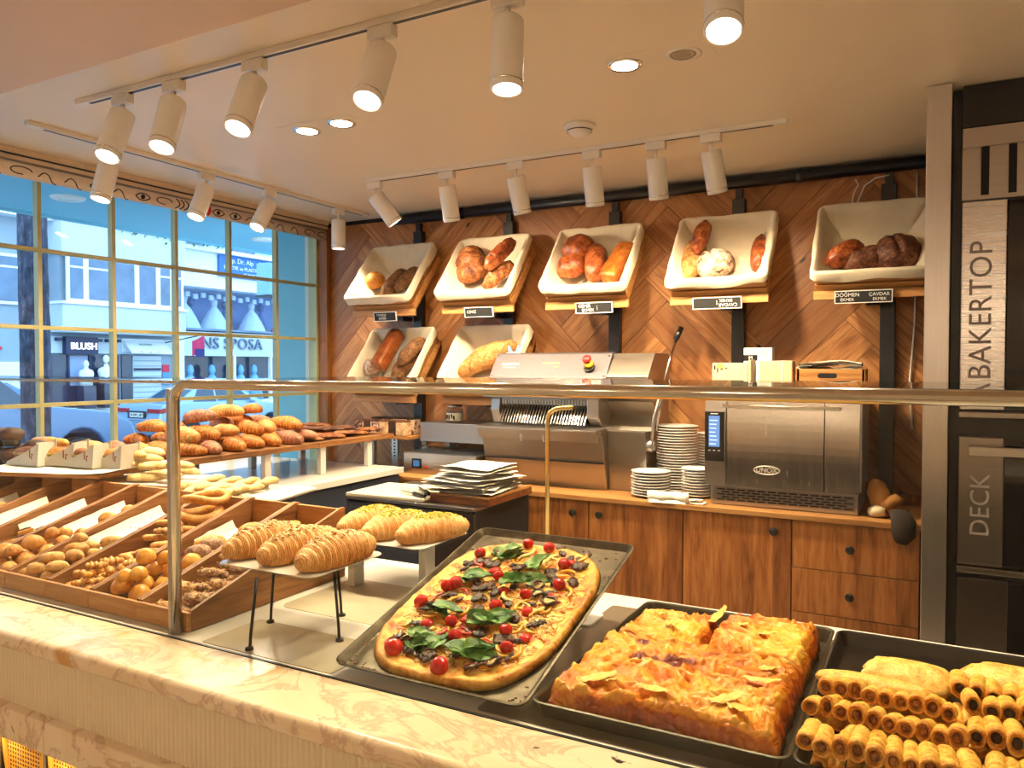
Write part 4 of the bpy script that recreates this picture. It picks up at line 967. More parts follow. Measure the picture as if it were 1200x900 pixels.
def croissant_mb(L, R, bend, rolls, seed, n=56, m=14):
    """rolled crescent: stepped layers swelling to the middle"""
    mb = MB(); vs = []; fs = []
    for i in range(n):
        t = i / (n - 1) * 2 - 1
        env = max(.0, 1 - abs(t) ** 2.1) ** .72
        ph = (abs(t) * rolls) % 1.0
        r = R * (.16 + .84 * env) * (1 + .19 * (.5 - ph) + .07 * nz3(t * 4, seed, 0))
        if i in (0, n - 1): r *= .3
        a = t * bend; cx = (math.sin(a) / max(bend, .01)) * L / 2 if bend > .01 else t * L / 2
        cy = -(1 - math.cos(a)) / max(bend, .01) * L / 2 if bend > .01 else 0
        dx, dy = math.cos(a), -math.sin(a)
        for k in range(m):
            b = 2 * PI * k / m; y = math.cos(b) * r; z = math.sin(b) * r * .86
            z = z if z > -.45 * R else -.45 * R
            q = 1 + .06 * nz3(t * 6 + seed, math.cos(b) * 2, math.sin(b) * 2)
            vs.append((cx - dy * y * q, cy + dx * y * q, z * q + .47 * R))
    for i in range(n - 1):
        for k in range(m): q = (k + 1) % m; fs.append((i * m + k, i * m + q, (i + 1) * m + q, (i + 1) * m + k))
    fs.append(tuple(reversed(range(m)))); fs.append(tuple((n - 1) * m + k for k in range(m)))
    return mb.add(vs, fs, True)
def bar_mb(L, R, seed, n=22, m=12, bend=.0, taper=.15, lump=.12, flat=(1, .85), twist=0):
    path = []; rr = []
    for i in range(n):
        t = i / (n - 1) * 2 - 1
        path.append((t * L / 2, bend * L * (1 - t * t) + .1 * R * math.sin(t * 7 + seed), R * flat[1]))
        e = max(0, 1 - abs(t) ** 9) ** .5
        rr.append(max(R * .15, R * e * (1 - taper * abs(t)) * (1 + lump * nz3(t * 5, seed, 0) + (twist and .22 * math.sin(t * twist)))))
    return MB().tube(path, rr, m, flat=flat)
def ring_mb(L, Wd, R, seed, n=40, m=10):
    path = [(L / 2 * math.cos(a), Wd / 2 * math.sin(a), R * .8 + .006 * math.sin(2 * a + seed)) for a in [2 * PI * i / n for i in range(n)]]
    return MB().tube(path, [R * (1 + .12 * nz3(math.cos(2 * PI * i / n) * 2, math.sin(2 * PI * i / n) * 2, seed)) for i in range(n)], m, closed=True, flat=(1, .85))
def nut_bits(fn, n, r, mat, seed, name='nut_topping'):
    """many small flakes scattered on a surface: fn(a, b) -> point"""
    rg = random.Random(seed); mb = MB()
    for _ in range(n):
        p = Vector(fn(rg.random(), rg.random())); q = Euler((rg.uniform(-.9, .9), rg.uniform(-.9, .9), rg.random() * 6)).to_matrix().to_4x4()
        s = r * rg.uniform(.6, 1.3)
        mb.add([(-s, -s * .5, 0), (s * .6, -s * .7, 0), (s, s * .4, 0), (-s * .4, s * .7, 0), (0, 0, s * .7)], [(0, 1, 4), (1, 2, 4), (2, 3, 4), (3, 0, 4), (3, 2, 1, 0)], False, 0, Matrix.Translation(p) @ q)
    return mb.mesh(name, mat)

from mathutils.bvhtree import BVHTree
def on_top(me, L, Wd, dx=0):
    bv = BVHTree.FromPolygons([v.co for v in me.vertices], [p.vertices for p in me.polygons])
    def fn(a, b):
        r = math.sqrt(a) * .5; x, y = dx + r * math.cos(b * 2 * PI) * L, r * math.sin(b * 2 * PI) * Wd
        h = bv.ray_cast(Vector((x, y, .3)), Vector((0, 0, -1)))[0]
        return (x, y, (h.z if h else 0) - .0006)
    return fn

# ------------------------------------------------------------------ loaves in the wall baskets
UPW = {}
def in_basket(key, me, x, y, rz=0, tiltx=0, scale=1, label='', lift=0, roll=0):
    """x across, y up the slope from the front lip, on the linen floor"""
    t, Mx = BASK[key]
    o = put('bread_loaf', me, None, label=label, cat='bread', group='loaves in the wall baskets')
    UPW[o.name] = Mx.to_3x3() @ Vector((0, 0, 1))
    o.matrix_world = Mx @ Matrix.Translation((x, y - BD / 2 * .80, -BDEP + .022 + lift)) @ Matrix.Rotation(rz, 4, 'Z') @ Matrix.Rotation(tiltx, 4, 'Y') @ Matrix.Rotation(roll, 4, 'X') @ Matrix.Scale(scale, 4)
    return o
H = PI / 2
bun_glossy = loaf(.15, .14, .12, 1, C_GOLDB, 0, .06, .9); obl_seed = loaf(.25, .10, .09, 2, C_SEEDD, 0, .08); obl_seed2 = loaf(.25, .10, .09, 6, C_SEED, 0, .08)
boule = loaf(.22, .20, .13, 3, C_BREAD, 1.5, .09, .9); braid = loaf(.27, .11, .10, 4, C_BREAD, 4, .10, depth=.22); braid2 = loaf(.27, .10, .09, 14, C_RED, 4, .10, depth=.22)
boule_r = loaf(.20, .19, .13, 5, C_RED, 1.2, .07, .9); batard = loaf(.26, .12, .11, 7, C_RED, 1, .06); tin = tin_loaf(.27, .11, .10, 1, C_TIN); tind = tin_loaf(.34, .105, .105, 2, C_TIND)
bag_gold = loaf(.30, .13, .09, 8, C_SEED, 3, .08, depth=.18); flour = loaf(.20, .18, .12, 9, C_FLOUR, 1.4, .08, .9, depth=.2); redl = loaf(.27, .10, .09, 10, C_RED, 3, .08, depth=.2)
darkb = loaf(.22, .20, .14, 11, C_DARKB, 2, .10, .9, depth=.16); darko = loaf(.23, .12, .11, 12, C_DARKB, 1.5, .10); golda = loaf(.22, .13, .11, 13, C_RED, 0, .07)
in_basket('u0', bun_glossy, -.125, .155, .3, label='glossy golden round bun in the basket nearest the window')
in_basket('u0', obl_seed, .005, .165, 1.25, label='greyish seeded oblong loaf between bun and darker loaf in the basket nearest the window')
in_basket('u0', obl_seed, .115, .175, 1.15, label='darker seeded oblong loaf at the column side of the basket nearest the window')
in_basket('u1', boule, -.095, .19, .4, scale=1.08, label='large rustic round loaf with split crust in the second basket from the window')
in_basket('u1', boule, -.12, .26, 1.4, scale=.9, lift=.05, label='rustic loaf lying behind the large round loaf in the second basket')
in_basket('u1', braid, .115, .13, 1.0, label='short golden braided loaf at the front of the second basket from the window')
in_basket('u1', braid2, .135, .215, 1.15, lift=.06, label='reddish braided loaf lying on top of another in the second basket')
in_basket('u2', boule_r, -.115, .15, .2, label='shiny brown round loaf at the front of the basket with the tin loaf')
in_basket('u2', boule_r, -.10, .27, 1.0, lift=.05, label='brown round loaf peeping out behind the front one in the basket with the tin loaf')
in_basket('u2', batard, .02, .18, 1.75, scale=1.1, lift=.02, label='split oval brown loaf leaning between round loaves and tin loaf')
in_basket('u2', tin, .150, .185, 1.35, label='straight sided golden tin loaf in the middle basket of the upper row')
in_basket('u3', bag_gold, -.165, .20, 1.55, label='golden seeded long loaf at the front in the basket with the floured round loaf')
in_basket('u3', redl, -.12, .28, 1.5, lift=.06, label='brown long loaf behind the golden seeded one in the basket with the floured loaf')
in_basket('u3', flour, -.035, .135, .2, label='white floured round loaf with dark cracks in an upper basket')
in_basket('u3', redl, .185, .20, 1.62, label='reddish brown long loaf alone at the column side of the basket with the floured loaf')
in_basket('u4', golda, -.115, .11, .7, label='shiny amber oblong loaf in the basket beside the steel column')
in_basket('u4', darko, -.03, .095, .25, label='dark cracked loaf between two others in the basket beside the steel column')
in_basket('u4', darkb, .105, .125, .1, scale=.98, label='big dark brown round loaf in the basket beside the steel column')
in_basket('l0', flour, -.13, .14, .3, scale=.8, label='small floured loaf with dark cracks in the lower basket above the sliced cakes')
in_basket('l0', tind, -.02, .23, 1.5, lift=.03, label='tall dark brown tin loaf standing up in the lower basket above the sliced cakes')
in_basket('l0', obl_seed, .085, .19, 1.25, scale=1.1, label='dark seeded long loaf next to the tall tin loaf in the lower basket')
in_basket('l0', obl_seed, .155, .23, 1.15, scale=1.1, lift=.03, label='dark seeded long loaf at the outer side of the lower basket with the tin loaf')
in_basket('l1', obl_seed2, -.08, .20, 1.0, scale=1.15, label='golden seeded loaf nearest the window in the basket behind the bread slicer')
in_basket('l1', obl_seed2, .0, .22, .95, scale=1.15, lift=.02, label='golden seeded loaf in the middle of the basket behind the bread slicer')
in_basket('l1', obl_seed2, .07, .24, .9, scale=1.1, lift=.02, label='golden seeded loaf at the slicer side of the basket behind the slicer')

# ------------------------------------------------------------------ slanted wooden bins
CENTRE = {}; UPWARD = {}
BP = .1755; BX0 = -1.402; NB = 9
def bfloor(y): return 1.030 + (y - 1.11) * .235
def bin_xyz(i, fx, fy):
    y = 1.155 + fy * .385
    return (BX0 - i * BP - .028 - fx * (BP - .056), y, bfloor(y) + .001)
BINLAB = ['holding nut covered bars and finger rolls beside the glass stands', 'holding round golden buns and dark rolls', 'holding twisted sticks and big pretzel loops', 'holding black seeded rolls and a seed strewn paper', 'holding sesame buns in a row', 'holding brown papers and chocolate triangles', 'empty but for a long paper, next to the chocolate triangles', 'empty but for paper, second from the far end', 'at the far end with a single roll']
for i in range(NB):
    xr = BX0 - i * BP; xl = xr - BP + .0015
    t = thing('wooden_bin', 'slanted wooden pastry bin %s' % BINLAB[i], 'bin', (xl, 1.123, CT + .0015), group='slanted wooden pastry bins')
    w = xr - xl
    prof = [(.0, .0), (.50, .0), (.50, .190), (.485, .190), (.0, .045)]
    obj('side_board', MB().prism(prof, 'x', 0, .009), M_OAKY, t, bev=.001); obj('side_board', MB().prism(prof, 'x', w - .009, w), M_OAKY, t, bev=.001)
    obj('front_board', MB().box((.0, -.010, 0), (w, .0, .042)), M_OAKX, t, bev=.002)
    obj('back_board', MB().box((.009, .488, 0), (w - .009, .50, .185)), M_OAKX, t)
    obj('floor_board', MB().prism([(.0, .0), (.487, .0), (.487, .120), (.0, .008)], 'x', .0095, w - .0095), M_OAKY, t)
def bin_paper(i, y0, y1, label, seeds=0):
    xr = BX0 - i * BP - .018; xl = xr - BP + .036
    def fn(a, b):
        y = y0 + (y1 - y0) * b
        return (xl + (xr - xl) * a, y, bfloor(y) + .0018 + .006 * max(0, nz3(a * 2 + i, b * 4, i)) + (.03 * (abs(2 * a - 1)) ** 6))
    t = thing('paper_liner', label, 'paper', (0, 0, 0), group='papers in the wooden bins')
    obj('sheet', MB().grid(12, 24, fn), M_PAPER, t)
    if seeds:
        rg = random.Random(i); mb = MB()
        for _ in range(seeds):
            a, b = rg.random(), rg.random(); p = fn(.1 + .8 * a, b); s = rg.uniform(.0015, .003)
            mb.box((p[0] - s, p[1] - s, p[2]), (p[0] + s, p[1] + s, p[2] + .002))
        obj('loose_seeds', mb, M_BLACKM, t, kind='stuff')
bin_paper(1, 1.40, 1.53, 'paper sheet at the back of the bin with golden buns'); bin_paper(3, 1.30, 1.56, 'paper strewn with dark seeds at the back of the seeded roll bin', 60)
bin_paper(4, 1.36, 1.56, 'crumpled paper behind the sesame buns in their bin'); bin_paper(5, 1.33, 1.54, 'paper sheet at the back of the bin with chocolate triangles')
bin_paper(6, 1.2, 1.52, 'long paper sheet in the empty bin next to the chocolate triangles'); bin_paper(7, 1.2, 1.52, 'long paper sheet in the empty bin second from the far end'); bin_paper(8, 1.2, 1.45, 'paper sheet in the bin at the far end')
def variants(fn, n): return [fn(k) for k in range(n)]
def fill(i, meshes, spots, name, label, cat, group, rz=0, jr=.3, sc=(.92, 1.08), extra=None):
    for k, (fx, fy, *r) in enumerate(spots):
        x, y, z = bin_xyz(i, fx, fy); lift = r[0] if r else 0; a = (r[1] if len(r) > 1 else rz) + random.uniform(-jr, jr)
        me = meshes[k % len(meshes)]
        o = put(name, me, None, (x, y, z + lift), (math.atan(.235) if abs(a) > -9 else 0, 0, a), random.uniform(*sc), label % ORD[k] if '%s' in label else label, cat, group)
        CENTRE[o.name] = Vector((BX0 - i * BP - BP / 2, 0, 0))
        if extra: put(extra[0], extra[1][k % len(extra[1])], o)
fb = 'counted from the front lip'
# bin 0: nut bars, finger rolls
nb = variants(lambda k: loaf(.060, .029, .018, k + 30, C_NUT if k % 3 else C_NUTP, 0, .12, .6, 'nut_bar', 18, 10), 4)
nbt = variants(lambda k: nut_bits(lambda a, b: ((a - .5) * .050, (b - .5) * .022, .0155 + .002 * math.sin(9 * a)), 26, .0042, [C_ALM, C_NUT, C_NUTP][k % 3], k), 4)
sp = []
for r in range(9):
    for c in range(2): sp.append((.25 + c * .5 + .03 * math.sin(r * 3 + c), .0 + r * .075, .0))
fill(0, nb, sp, 'nut_bar', 'nut covered pastry bar, %s from the front lip in the bin beside the glass stands', 'pastry', 'nut covered bars in the bin', .1, .25, (.95, 1.1), ('nut_topping', nbt))
sp = [(.2 + .6 * (k % 2), .04 + .09 * k, .022) for k in range(7)]
fill(0, nb, sp, 'nut_bar', 'upper nut covered pastry bar, %s from the front lip in the nut bar bin', 'pastry', 'nut covered bars in the bin', .5, .6, (.9, 1.1), ('nut_topping', nbt))
fr = variants(lambda k: bar_mb(.085, .0135, k).mesh('finger_roll', C_STICK if k % 2 else C_BUN), 3)
fill(0, fr, [(.8, .72, 0, 1.2), (.62, .76, .0, 1.3), (.35, .72, 0, 1.0), (.5, .86, .03, 1.5), (.72, .90, .028, 1.1), (.25, .88, 0, 1.3), (.2, .96, .0, 1.2)], 'finger_roll', 'golden finger roll at the back of the nut bar bin, %s from the front', 'roll', 'finger rolls in the bin', 0, .2)
# bin 1: round buns, dark roll, nutty ovals
bn = variants(lambda k: loaf(.050, .048, .037, k + 50, C_BUN, 0, .06, .95, 'bun', 20, 12), 3)
fill(1, bn, [(.22, .03), (.6, .0), (.92, .06), (.40, .12), (.78, .14), (.12, .17), (.58, .21, .012), (.25, .27), (.88, .26), (.52, .33), (.2, .40, .01), (.80, .40), (.4, .06, .036), (.7, .18, .036), (.3, .24, .036), (.62, .02, .036)], 'bun', 'round golden bun, %s from the front lip of the bun bin', 'bun', 'round golden buns in the bin', 0, 1)
nv_ = variants(lambda k: loaf(.070, .046, .035, k + 60, C_NUTP, 0, .10, .85, 'roll', 20, 12), 2)
fill(1, nv_, [(.15, .50, .0, .8), (.35, .62, 0, .9)], 'nut_roll', 'brown nut crusted oval roll, %s behind the golden buns', 'roll', 'nut crusted rolls in the bin', 0, .2)
dr_ = loaf(.062, .046, .036, 71, C_RED, 0, .06, .8, 'roll', 20, 12)
fill(1, [dr_], [(.7, .52, .0, 1.0)], 'dark_roll', 'dark red brown roll behind the golden buns', 'roll', 'dark rolls in the bin', 0, .2)
gv = loaf(.092, .042, .033, 72, C_STICK, 0, .06, .8, 'roll', 20, 12)
fill(1, [gv], [(.75, .68, .0, 1.1), (.35, .95, 0, 1.2)], 'oval_roll', 'pale oval roll by the paper of the golden bun bin, %s from the front', 'roll', 'pale oval rolls in the bin', 0, .2)
# bin 2: small twists, sticks, pretzel loops
tw = variants(lambda k: bar_mb(.046, .0092, k, twist=10 + k, lump=.3).mesh('twist', C_STICK if k % 2 else C_BUN), 4)
sp = []
for r in range(7):
    for c in range(3): sp.append((.14 + .36 * c + .05 * math.sin(r * 2.3 + c), r * .055, .012 * ((r + c) % 2), random.uniform(0, 3)))
fill(2, tw, sp[:20], 'pastry_twist', 'small golden pastry twist, %s from the front lip of its bin', 'pastry', 'small pastry twists in the bin', 0, .6)
st = variants(lambda k: bar_mb(.092, .0112, k + 9, twist=18 if k % 2 else 0, lump=.2).mesh('stick', [C_STICK, C_NUT, C_SES][k % 3]), 3)
fill(2, st, [(.8, .44, 0, 1.1), (.55, .48, 0, 1.0), (.3, .46, .01, .7), (.7, .60, .02, .3), (.4, .62, .02, .2), (.6, .68, .03, .25), (.25, .58, .0, 1.0), (.8, .72, .0, .4)], 'bread_stick', 'knobbly golden bread stick behind the pastry twists, %s from the front', 'bread', 'bread sticks in the bin', 0, .15)
pl = variants(lambda k: ring_mb(.108, .052, .0135, k).mesh('pretzel_loop', C_STICK), 2)
fill(2, pl, [(.45, .84, .0, 1.1), (.55, .90, .030, .9), (.5, .97, .058, 1.0)], 'pretzel_loop', 'big golden pretzel loop at the back of the stick bin, %s from below', 'pretzel', 'pretzel loops in the bin', 0, .1)
# bin 3: black seeded rolls
sr = variants(lambda k: loaf(.064, .038, .028, k + 80, C_NIG, 0, .08, .8, 'roll', 20, 12), 3)
fill(3, sr, [(.2, .02), (.62, .0), (.9, .09), (.35, .12), (.72, .16), (.15, .22), (.5, .25, .012), (.85, .28), (.3, .34), (.62, .38), (.4, .48), (.1, .04), (.9, .0), (.5, .08, .024), (.75, .10, .024), (.3, .2, .024), (.6, .3, .024), (.85, .42), (.15, .44)], 'seeded_roll', 'black seeded roll, %s from the front lip in the bin with the seed strewn paper', 'roll', 'black seeded rolls in the bin', .4, .5)
# bin 4: sesame buns
sb_ = variants(lambda k: loaf(.052, .047, .034, k + 90, C_SES, 0, .07, .9, 'bun', 20, 12), 3)
fill(4, sb_, [(.2, .0), (.6, .02), (.92, .08), (.3, .13), (.72, .17), (.15, .26), (.55, .28), (.9, .33), (.30, .40), (.62, .46), (.42, .56), (.55, .80), (.35, .96), (.45, .07, .03), (.75, .06, .03), (.25, .2, .03), (.6, .36, .03), (.1, .12)], 'sesame_bun', 'sesame topped bun, %s from the front lip in the sesame bun bin', 'bun', 'sesame buns in the bin', 0, 1)
# bin 5: papers with chocolate triangles
tri = variants(lambda k: MB().prism([(-.027, -.016), (.027, -.016), (.0, .024)], 'z', 0, .014).mesh('triangle', C_STICK, .004), 1)
trt = variants(lambda k: MB().prism([(-.019, -.011), (.019, -.011), (.0, .016)], 'z', .0142, .018).mesh('chocolate_topping', C_CHOC, .002), 1)
fill(5, tri, [(.2, .05), (.6, .08), (.9, .15), (.3, .20), (.7, .25), (.2, .34), (.55, .38), (.8, .46), (.35, .52)], 'chocolate_triangle', 'flat triangle pastry with dark chocolate top, %s from the front lip', 'pastry', 'chocolate topped triangles in the bin', 0, 2, extra=('chocolate_topping', trt))
fill(8, [gv], [(.5, .30, 0, .8)], 'oval_roll', 'single oval roll in the bin at the far end', 'roll', 'roll in the far bin', 0, .1)
fill(7, [gv], [(.5, .70, 0, .8)], 'oval_roll', 'single oval roll behind the paper in the second bin from the far end', 'roll', 'roll in the second far bin', 0, .1)

# ------------------------------------------------------------------ croissants on the raised shelf by the window
SZ = 1.181
cm = [croissant_mb(.20, .046, b, 7, k * 3.3).mesh('croissant', mt) for k, (b, mt) in enumerate(((.5, C_CROI), (.9, C_CROI), (.35, C_CROIP), (.6, C_CROIC)))]
cn = 0
ROWN = ['bottom', 'middle', 'top']
for layer, rows in ((0, [(y, x) for y in [2.03 + .125 * k for k in range(9)] for x in (-3.02, -3.19, -3.37)]), (1, [(y, x) for y in [2.42 + .135 * k for k in range(6)] for x in (-3.10, -3.28)]), (2, [(2.60, -3.16), (2.78, -3.20), (2.95, -3.17)])):
    for k, (y, x) in enumerate(rows):
        me = cm[(cn * 7 + layer) % 4 if layer else (cn * 5) % 3 if cn % 4 else 3]
        put('croissant', me, None, (x + random.uniform(-.015, .015), y + random.uniform(-.015, .015), SZ + layer * .068 + .001), (random.uniform(-.12, .12) if layer else 0, random.uniform(-.12, .12) if layer else 0, random.uniform(-.5, .5) + (PI if cn % 3 == 0 else 0)), random.uniform(.95, 1.12),
            'croissant on the window shelf, %s layer, %s row from street, %s from edge' % (ROWN[layer], ORD[k // (3 if layer == 0 else 2 if layer == 1 else 1)], ORD[k % (3 if layer == 0 else 2 if layer == 1 else 1)]), 'croissant', 'croissants heaped on the window shelf')
        cn += 1
# sprig in one croissant
gs = MB()
for k in range(16):
    a = k * 2.4; gs.add([(0, 0, 0), (.012, .004, .006), (.02, 0, .008), (.012, -.004, .006)], [(0, 1, 2, 3)], False, 0, Matrix.Translation((.004 * math.cos(a), .004 * math.sin(a), .0 + .0022 * k)) @ Matrix.Rotation(a, 4, 'Z'))
obj('herb_sprig', gs, plain('herb_green', srgb(90, 120, 40), .5), None, loc=(-2.965, 2.36, SZ + .055), label='small green herb sprig on a croissant behind the glass post', cat='herb')
# glazed buns: long rolls near the sandwich board
gl = variants(lambda k: bar_mb(.22, .030, k + 3, taper=.3).mesh('long_roll', C_BUN), 2)
for k, (x, y, a) in enumerate(((-3.0, 1.90, .2), (-3.24, 1.90, -.1), (-3.36, 1.97, .1))):
    put('long_roll', gl[k % 2], None, (x, y, SZ + .001), (0, 0, a), 1, 'long glazed roll before the croissants, %s from the shelf edge' % ORD[k], 'roll', 'long glazed rolls on the window shelf')
# flat toasts
tm = variants(lambda k: loaf(.17, .10, .026, k + 20, [C_BREAD, C_RED, C_DARKB][k], 5, .06, .8, 'toast', 22, 10, .2), 3)
k = 0
for y in (3.20, 3.30, 3.40, 3.50, 3.60, 3.70):
    for x in (-3.02, -3.20, -3.38):
        for lay in range(2 if (k % 3) else 1):
            put('flat_toast', tm[(k + lay) % 3], None, (x + .02 * math.sin(k), y, SZ + .001 + lay * .026), (.0, .0, .4 + .5 * math.sin(k * 1.7 + lay)), 1.0,
                'flat browned toast on the window shelf, %s row, %s, %s layer' % (ORD[(k // 3)], ['outer', 'middle', 'inner'][k % 3], ['lower', 'upper'][lay]), 'toast', 'flat toasts on the window shelf')
        k += 1
# paper wrapped rolls in clear film between croissants and toasts
for k, (x, y) in enumerate(((-2.98, 3.06), (-3.0, 3.14))):
    put('wrapped_roll', loaf(.16, .085, .05, 44 + k, C_CROIC if k else C_BREAD, 0, .06, .8, 'roll', 22, 12), None, (x, y, SZ + .073 * 0 + .001 + (.0)), (0, 0, .2), 1, 'oval roll in clear film on the window shelf, %s' % ['nearer the croissants', 'nearer the toasts'][k], 'roll', 'film wrapped rolls') if k == 1 else None
# sliced cakes in the corner
ck = thing
for k in range(6):
    t = thing('cake_slice', 'upright slice of layered loaf cake on the corner shelf, %s from the window' % ORD[k], 'cake', (-3.24 + k * .066, 3.93 + .01 * math.sin(k * 2), 1.156), (0, 0, .08 * math.sin(k * 3)), 'cake slices on the corner shelf')
    mt_ = [C_MARBLED, C_CHOC, C_MARBLED, C_CAKE, C_CHOC, C_CAKE][k]
    obj('crumb', MB().box((-.030, -.045, 0), (.030, .045, .085)), mt_, t, bev=.005)
    obj('top_crust', MB().box((-.030, -.045, .0852), (.030, .045, .094)), C_DARKB, t, bev=.003)
for k in range(4):
    t = thing('cake_slice', 'slice of cake in the back row on the corner shelf, %s from the window' % ORD[k], 'cake', (-3.20 + k * .09, 4.05, 1.156), (0, 0, .1), 'cake slices on the corner shelf')
    obj('crumb', MB().box((-.036, -.04, 0), (.036, .04, .095)), [C_CHOC, C_MARBLED, C_CAKE, C_MARBLED][k], t, bev=.005)
    obj('top_crust', MB().box((-.036, -.04, .0952), (.036, .04, .104)), C_CHOC, t, bev=.003)

# ------------------------------------------------------------------ sandwich board and pale cookie plates behind the bins
rs = thing('step_riser', 'pine step behind the bins carrying the sandwich board', 'riser', (-2.78, 1.725, CT + .001))
obj('riser_top', MB().box((-.42, -.095, .175), (.16, .10, .195)), M_OAKX, rs, bev=.003)
for x in (-.40, .12): obj('riser_leg', MB().box((x, -.09, 0), (x + .03, .09, .175)), M_OAKX, rs)
sbd = thing('sandwich_board', 'thin pine board with baking paper under the wrapped sandwiches', 'board', (-2.70, 1.69, CT + .1975), (0, 0, .30))
obj('board_plate', MB().box((-.30, -.17, 0), (.22, .17, .014)), M_OAKX, sbd, bev=.002)
obj('paper_sheet', MB().grid(20, 14, lambda a, b: (-.31 + .56 * a, -.18 + .37 * b, .017 + .004 * nz3(a * 4, b * 3, 1) + .012 * max(0, a - .85) * 4)), M_PAPER, sbd)
C_SANDF = crust('sandwich_filling', [(.35, B(70, 36, 20)), (.5, B(206, 170, 60)), (.65, B(120, 130, 40))], 30, rough=.6)
for k in range(4):
    lx = -.21 + k * .118
    p = sbd_m = Matrix.Translation((-2.70, 1.69, CT + .2165)) @ Matrix.Rotation(.30, 4, 'Z')
    loc = p @ Vector((lx + .02, -.02 + .012 * math.sin(k * 2), .002))
    t = thing('wrapped_sandwich', 'filled sandwich in a white paper pocket on the pine board, %s from the window' % ORD[k], 'sandwich', loc, (0, 0, .30 + .15 * math.sin(k * 1.7) - .2), 'wrapped sandwiches on the pine board')
    obj('paper_pocket', MB().prism([(-.085, .0), (.085, .0), (.095, .085), (.03, .052), (-.075, .012)], 'y', -.034, -.032).prism([(-.085, .0), (.085, .0), (.095, .095), (.02, .072), (-.075, .045)], 'y', .034, .036).box((-.085, -.034, 0), (.085, .036, .002)).box((.083, -.034, 0), (.086, .036, .085)), M_PAPER, t)
    obj('bread_half', MB().ball(lambda d: Vector((d.x * .078, d.y * .028, .036 + (d.z if d.z > 0 else d.z * .9) * .030)), 18, 10), C_SEED if k % 2 else C_DARKB, t)
    obj('filling', MB().ball(lambda d: Vector((d.x * .083, d.y * .031, .040 + d.z * .010 + .004 * nz3(d.x * 5, d.y * 5, k))), 20, 8), C_SANDF, t)
    obj('paper_print', MB().box((.045, -.0347, .03), (.05, -.0343, .06)).box((.055, -.0347, .04), (.065, -.0343, .045)).box((.055, -.0347, .025), (.06, -.0343, .038)), plain('red_print', srgb(150, 60, 50), .7), t)
for k in range(7):
    mu = thing('chocolate_muffin', 'dark chocolate muffin at the street end of the window shelf, %s of the heap' % ORD[k], 'muffin', (-3.06 - .10 * (k % 3) , 1.745 - .0 + (0 if k < 3 else .0) - .105 * (0 if k % 2 else 0), SZ + .001), group='chocolate muffins by the sandwich board') if False else None
for k in range(6):
    c, r, l = k % 2, (k // 2) % 3, 0 if k < 4 else 1
    mu = thing('chocolate_muffin', 'dark chocolate muffin beside the wrapped sandwiches, %s of the heap' % ORD[k], 'muffin', (-3.065 - .087 * (k % 2), 1.655 + .088 * ((k // 2) % 2), CT + .1965 + .070 * l), group='chocolate muffins on the pine step')
    obj('paper_case', MB().lathe([(.026, 0), (.036, .042)], 20), M_BLACKM, mu)
    obj('muffin_top', MB().ball(lambda d, k=k: Vector((d.x * .044, d.y * .044, .044 + d.z * .028)) * (1 + .06 * nz3(d.x * 4, d.y * 4, d.z * 4 + k)), 20, 12), C_CHOC, mu)
def cookie_plate(x, y, z, rz, w, d, label):
    t = thing('cookie_plate', label, 'plate', (x, y, z), (0, 0, rz), 'plates of pale cookies behind the bins')
    obj('plate_body', MB().prism(rrect(-w / 2, -d / 2, w / 2, d / 2, .02), 'z', 0, .006), M_CERAM, t, bev=.002)
    obj('plate_rim', MB().tube([(p[0], p[1], .007) for p in rrect(-w / 2, -d / 2, w / 2, d / 2, .02)], .004, 6, closed=True), M_CERAM, t)
    for s in (-1, 1): obj('plate_foot', MB().box((s * w * .3 - .02, -.03, CT + .002 - z), (s * w * .3 + .02, .01, 0)), M_CERAM, t)
    return t
cookie_plate(-2.03, 1.82, 1.17, .22, .44, .26, 'white plate of pale ribbed cookies with paper, between bins and back worktop')
cookie_plate(-2.42, 1.80, 1.185, .22, .34, .24, 'white plate heaped with pale long cookies beside the sandwich board')
ckm = [croissant_mb(.085, .020, .05, 5, k, 30, 10).mesh('cookie', C_COOK) for k in range(2)]
Rz = Matrix.Translation((-2.03, 1.82, 1.178)) @ Matrix.Rotation(.22, 4, 'Z')
for r in range(3):
    for c in range(8):
        p = Rz @ Vector((-.185 + c * .036, -.085 + r * .082, .0))
        put('ribbed_cookie', ckm[(r + c) % 2], None, p, (0, 0, .22 + 1.5 + .1 * math.sin(c * 3 + r)), 1, 'pale ribbed cookie on the plate with paper, %s row, %s from the window' % (['front', 'middle', 'back'][r], ORD[c]), 'cookie', 'pale ribbed cookies on the plate')
pz = thing('paper_sheet', 'white paper on the empty end of the ribbed cookie plate', 'paper', Rz @ Vector((.155, 0, .001)), (0, 0, .22))
obj('sheet', MB().grid(8, 8, lambda a, b: (-.045 + .105 * a, -.12 + .24 * b, .003 * nz3(a * 3, b * 3, 3) + .002)), M_PAPER, pz)
Rz = Matrix.Translation((-2.42, 1.80, 1.193)) @ Matrix.Rotation(.22, 4, 'Z')
lc = [loaf(.13, .045, .032, 120 + k, C_COOK, 0, .12, .8, 'cookie', 20, 10) for k in range(2)]
for k in range(11):
    l = 0 if k < 6 else 1 if k < 10 else 2
    j = k - (0, 6, 10)[l]
    p = Rz @ Vector((-.10 + .1 * (j % 3) + .03 * l, -.06 + .10 * (j // 3) + .02 * l, .030 * l))
    put('long_cookie', lc[k % 2], None, p, (0, 0, .3 + .4 * math.sin(k * 2)), 1, 'pale long cookie heaped on the plate by the sandwiches, %s from below' % ORD[k], 'cookie', 'pale long cookies on the plate')

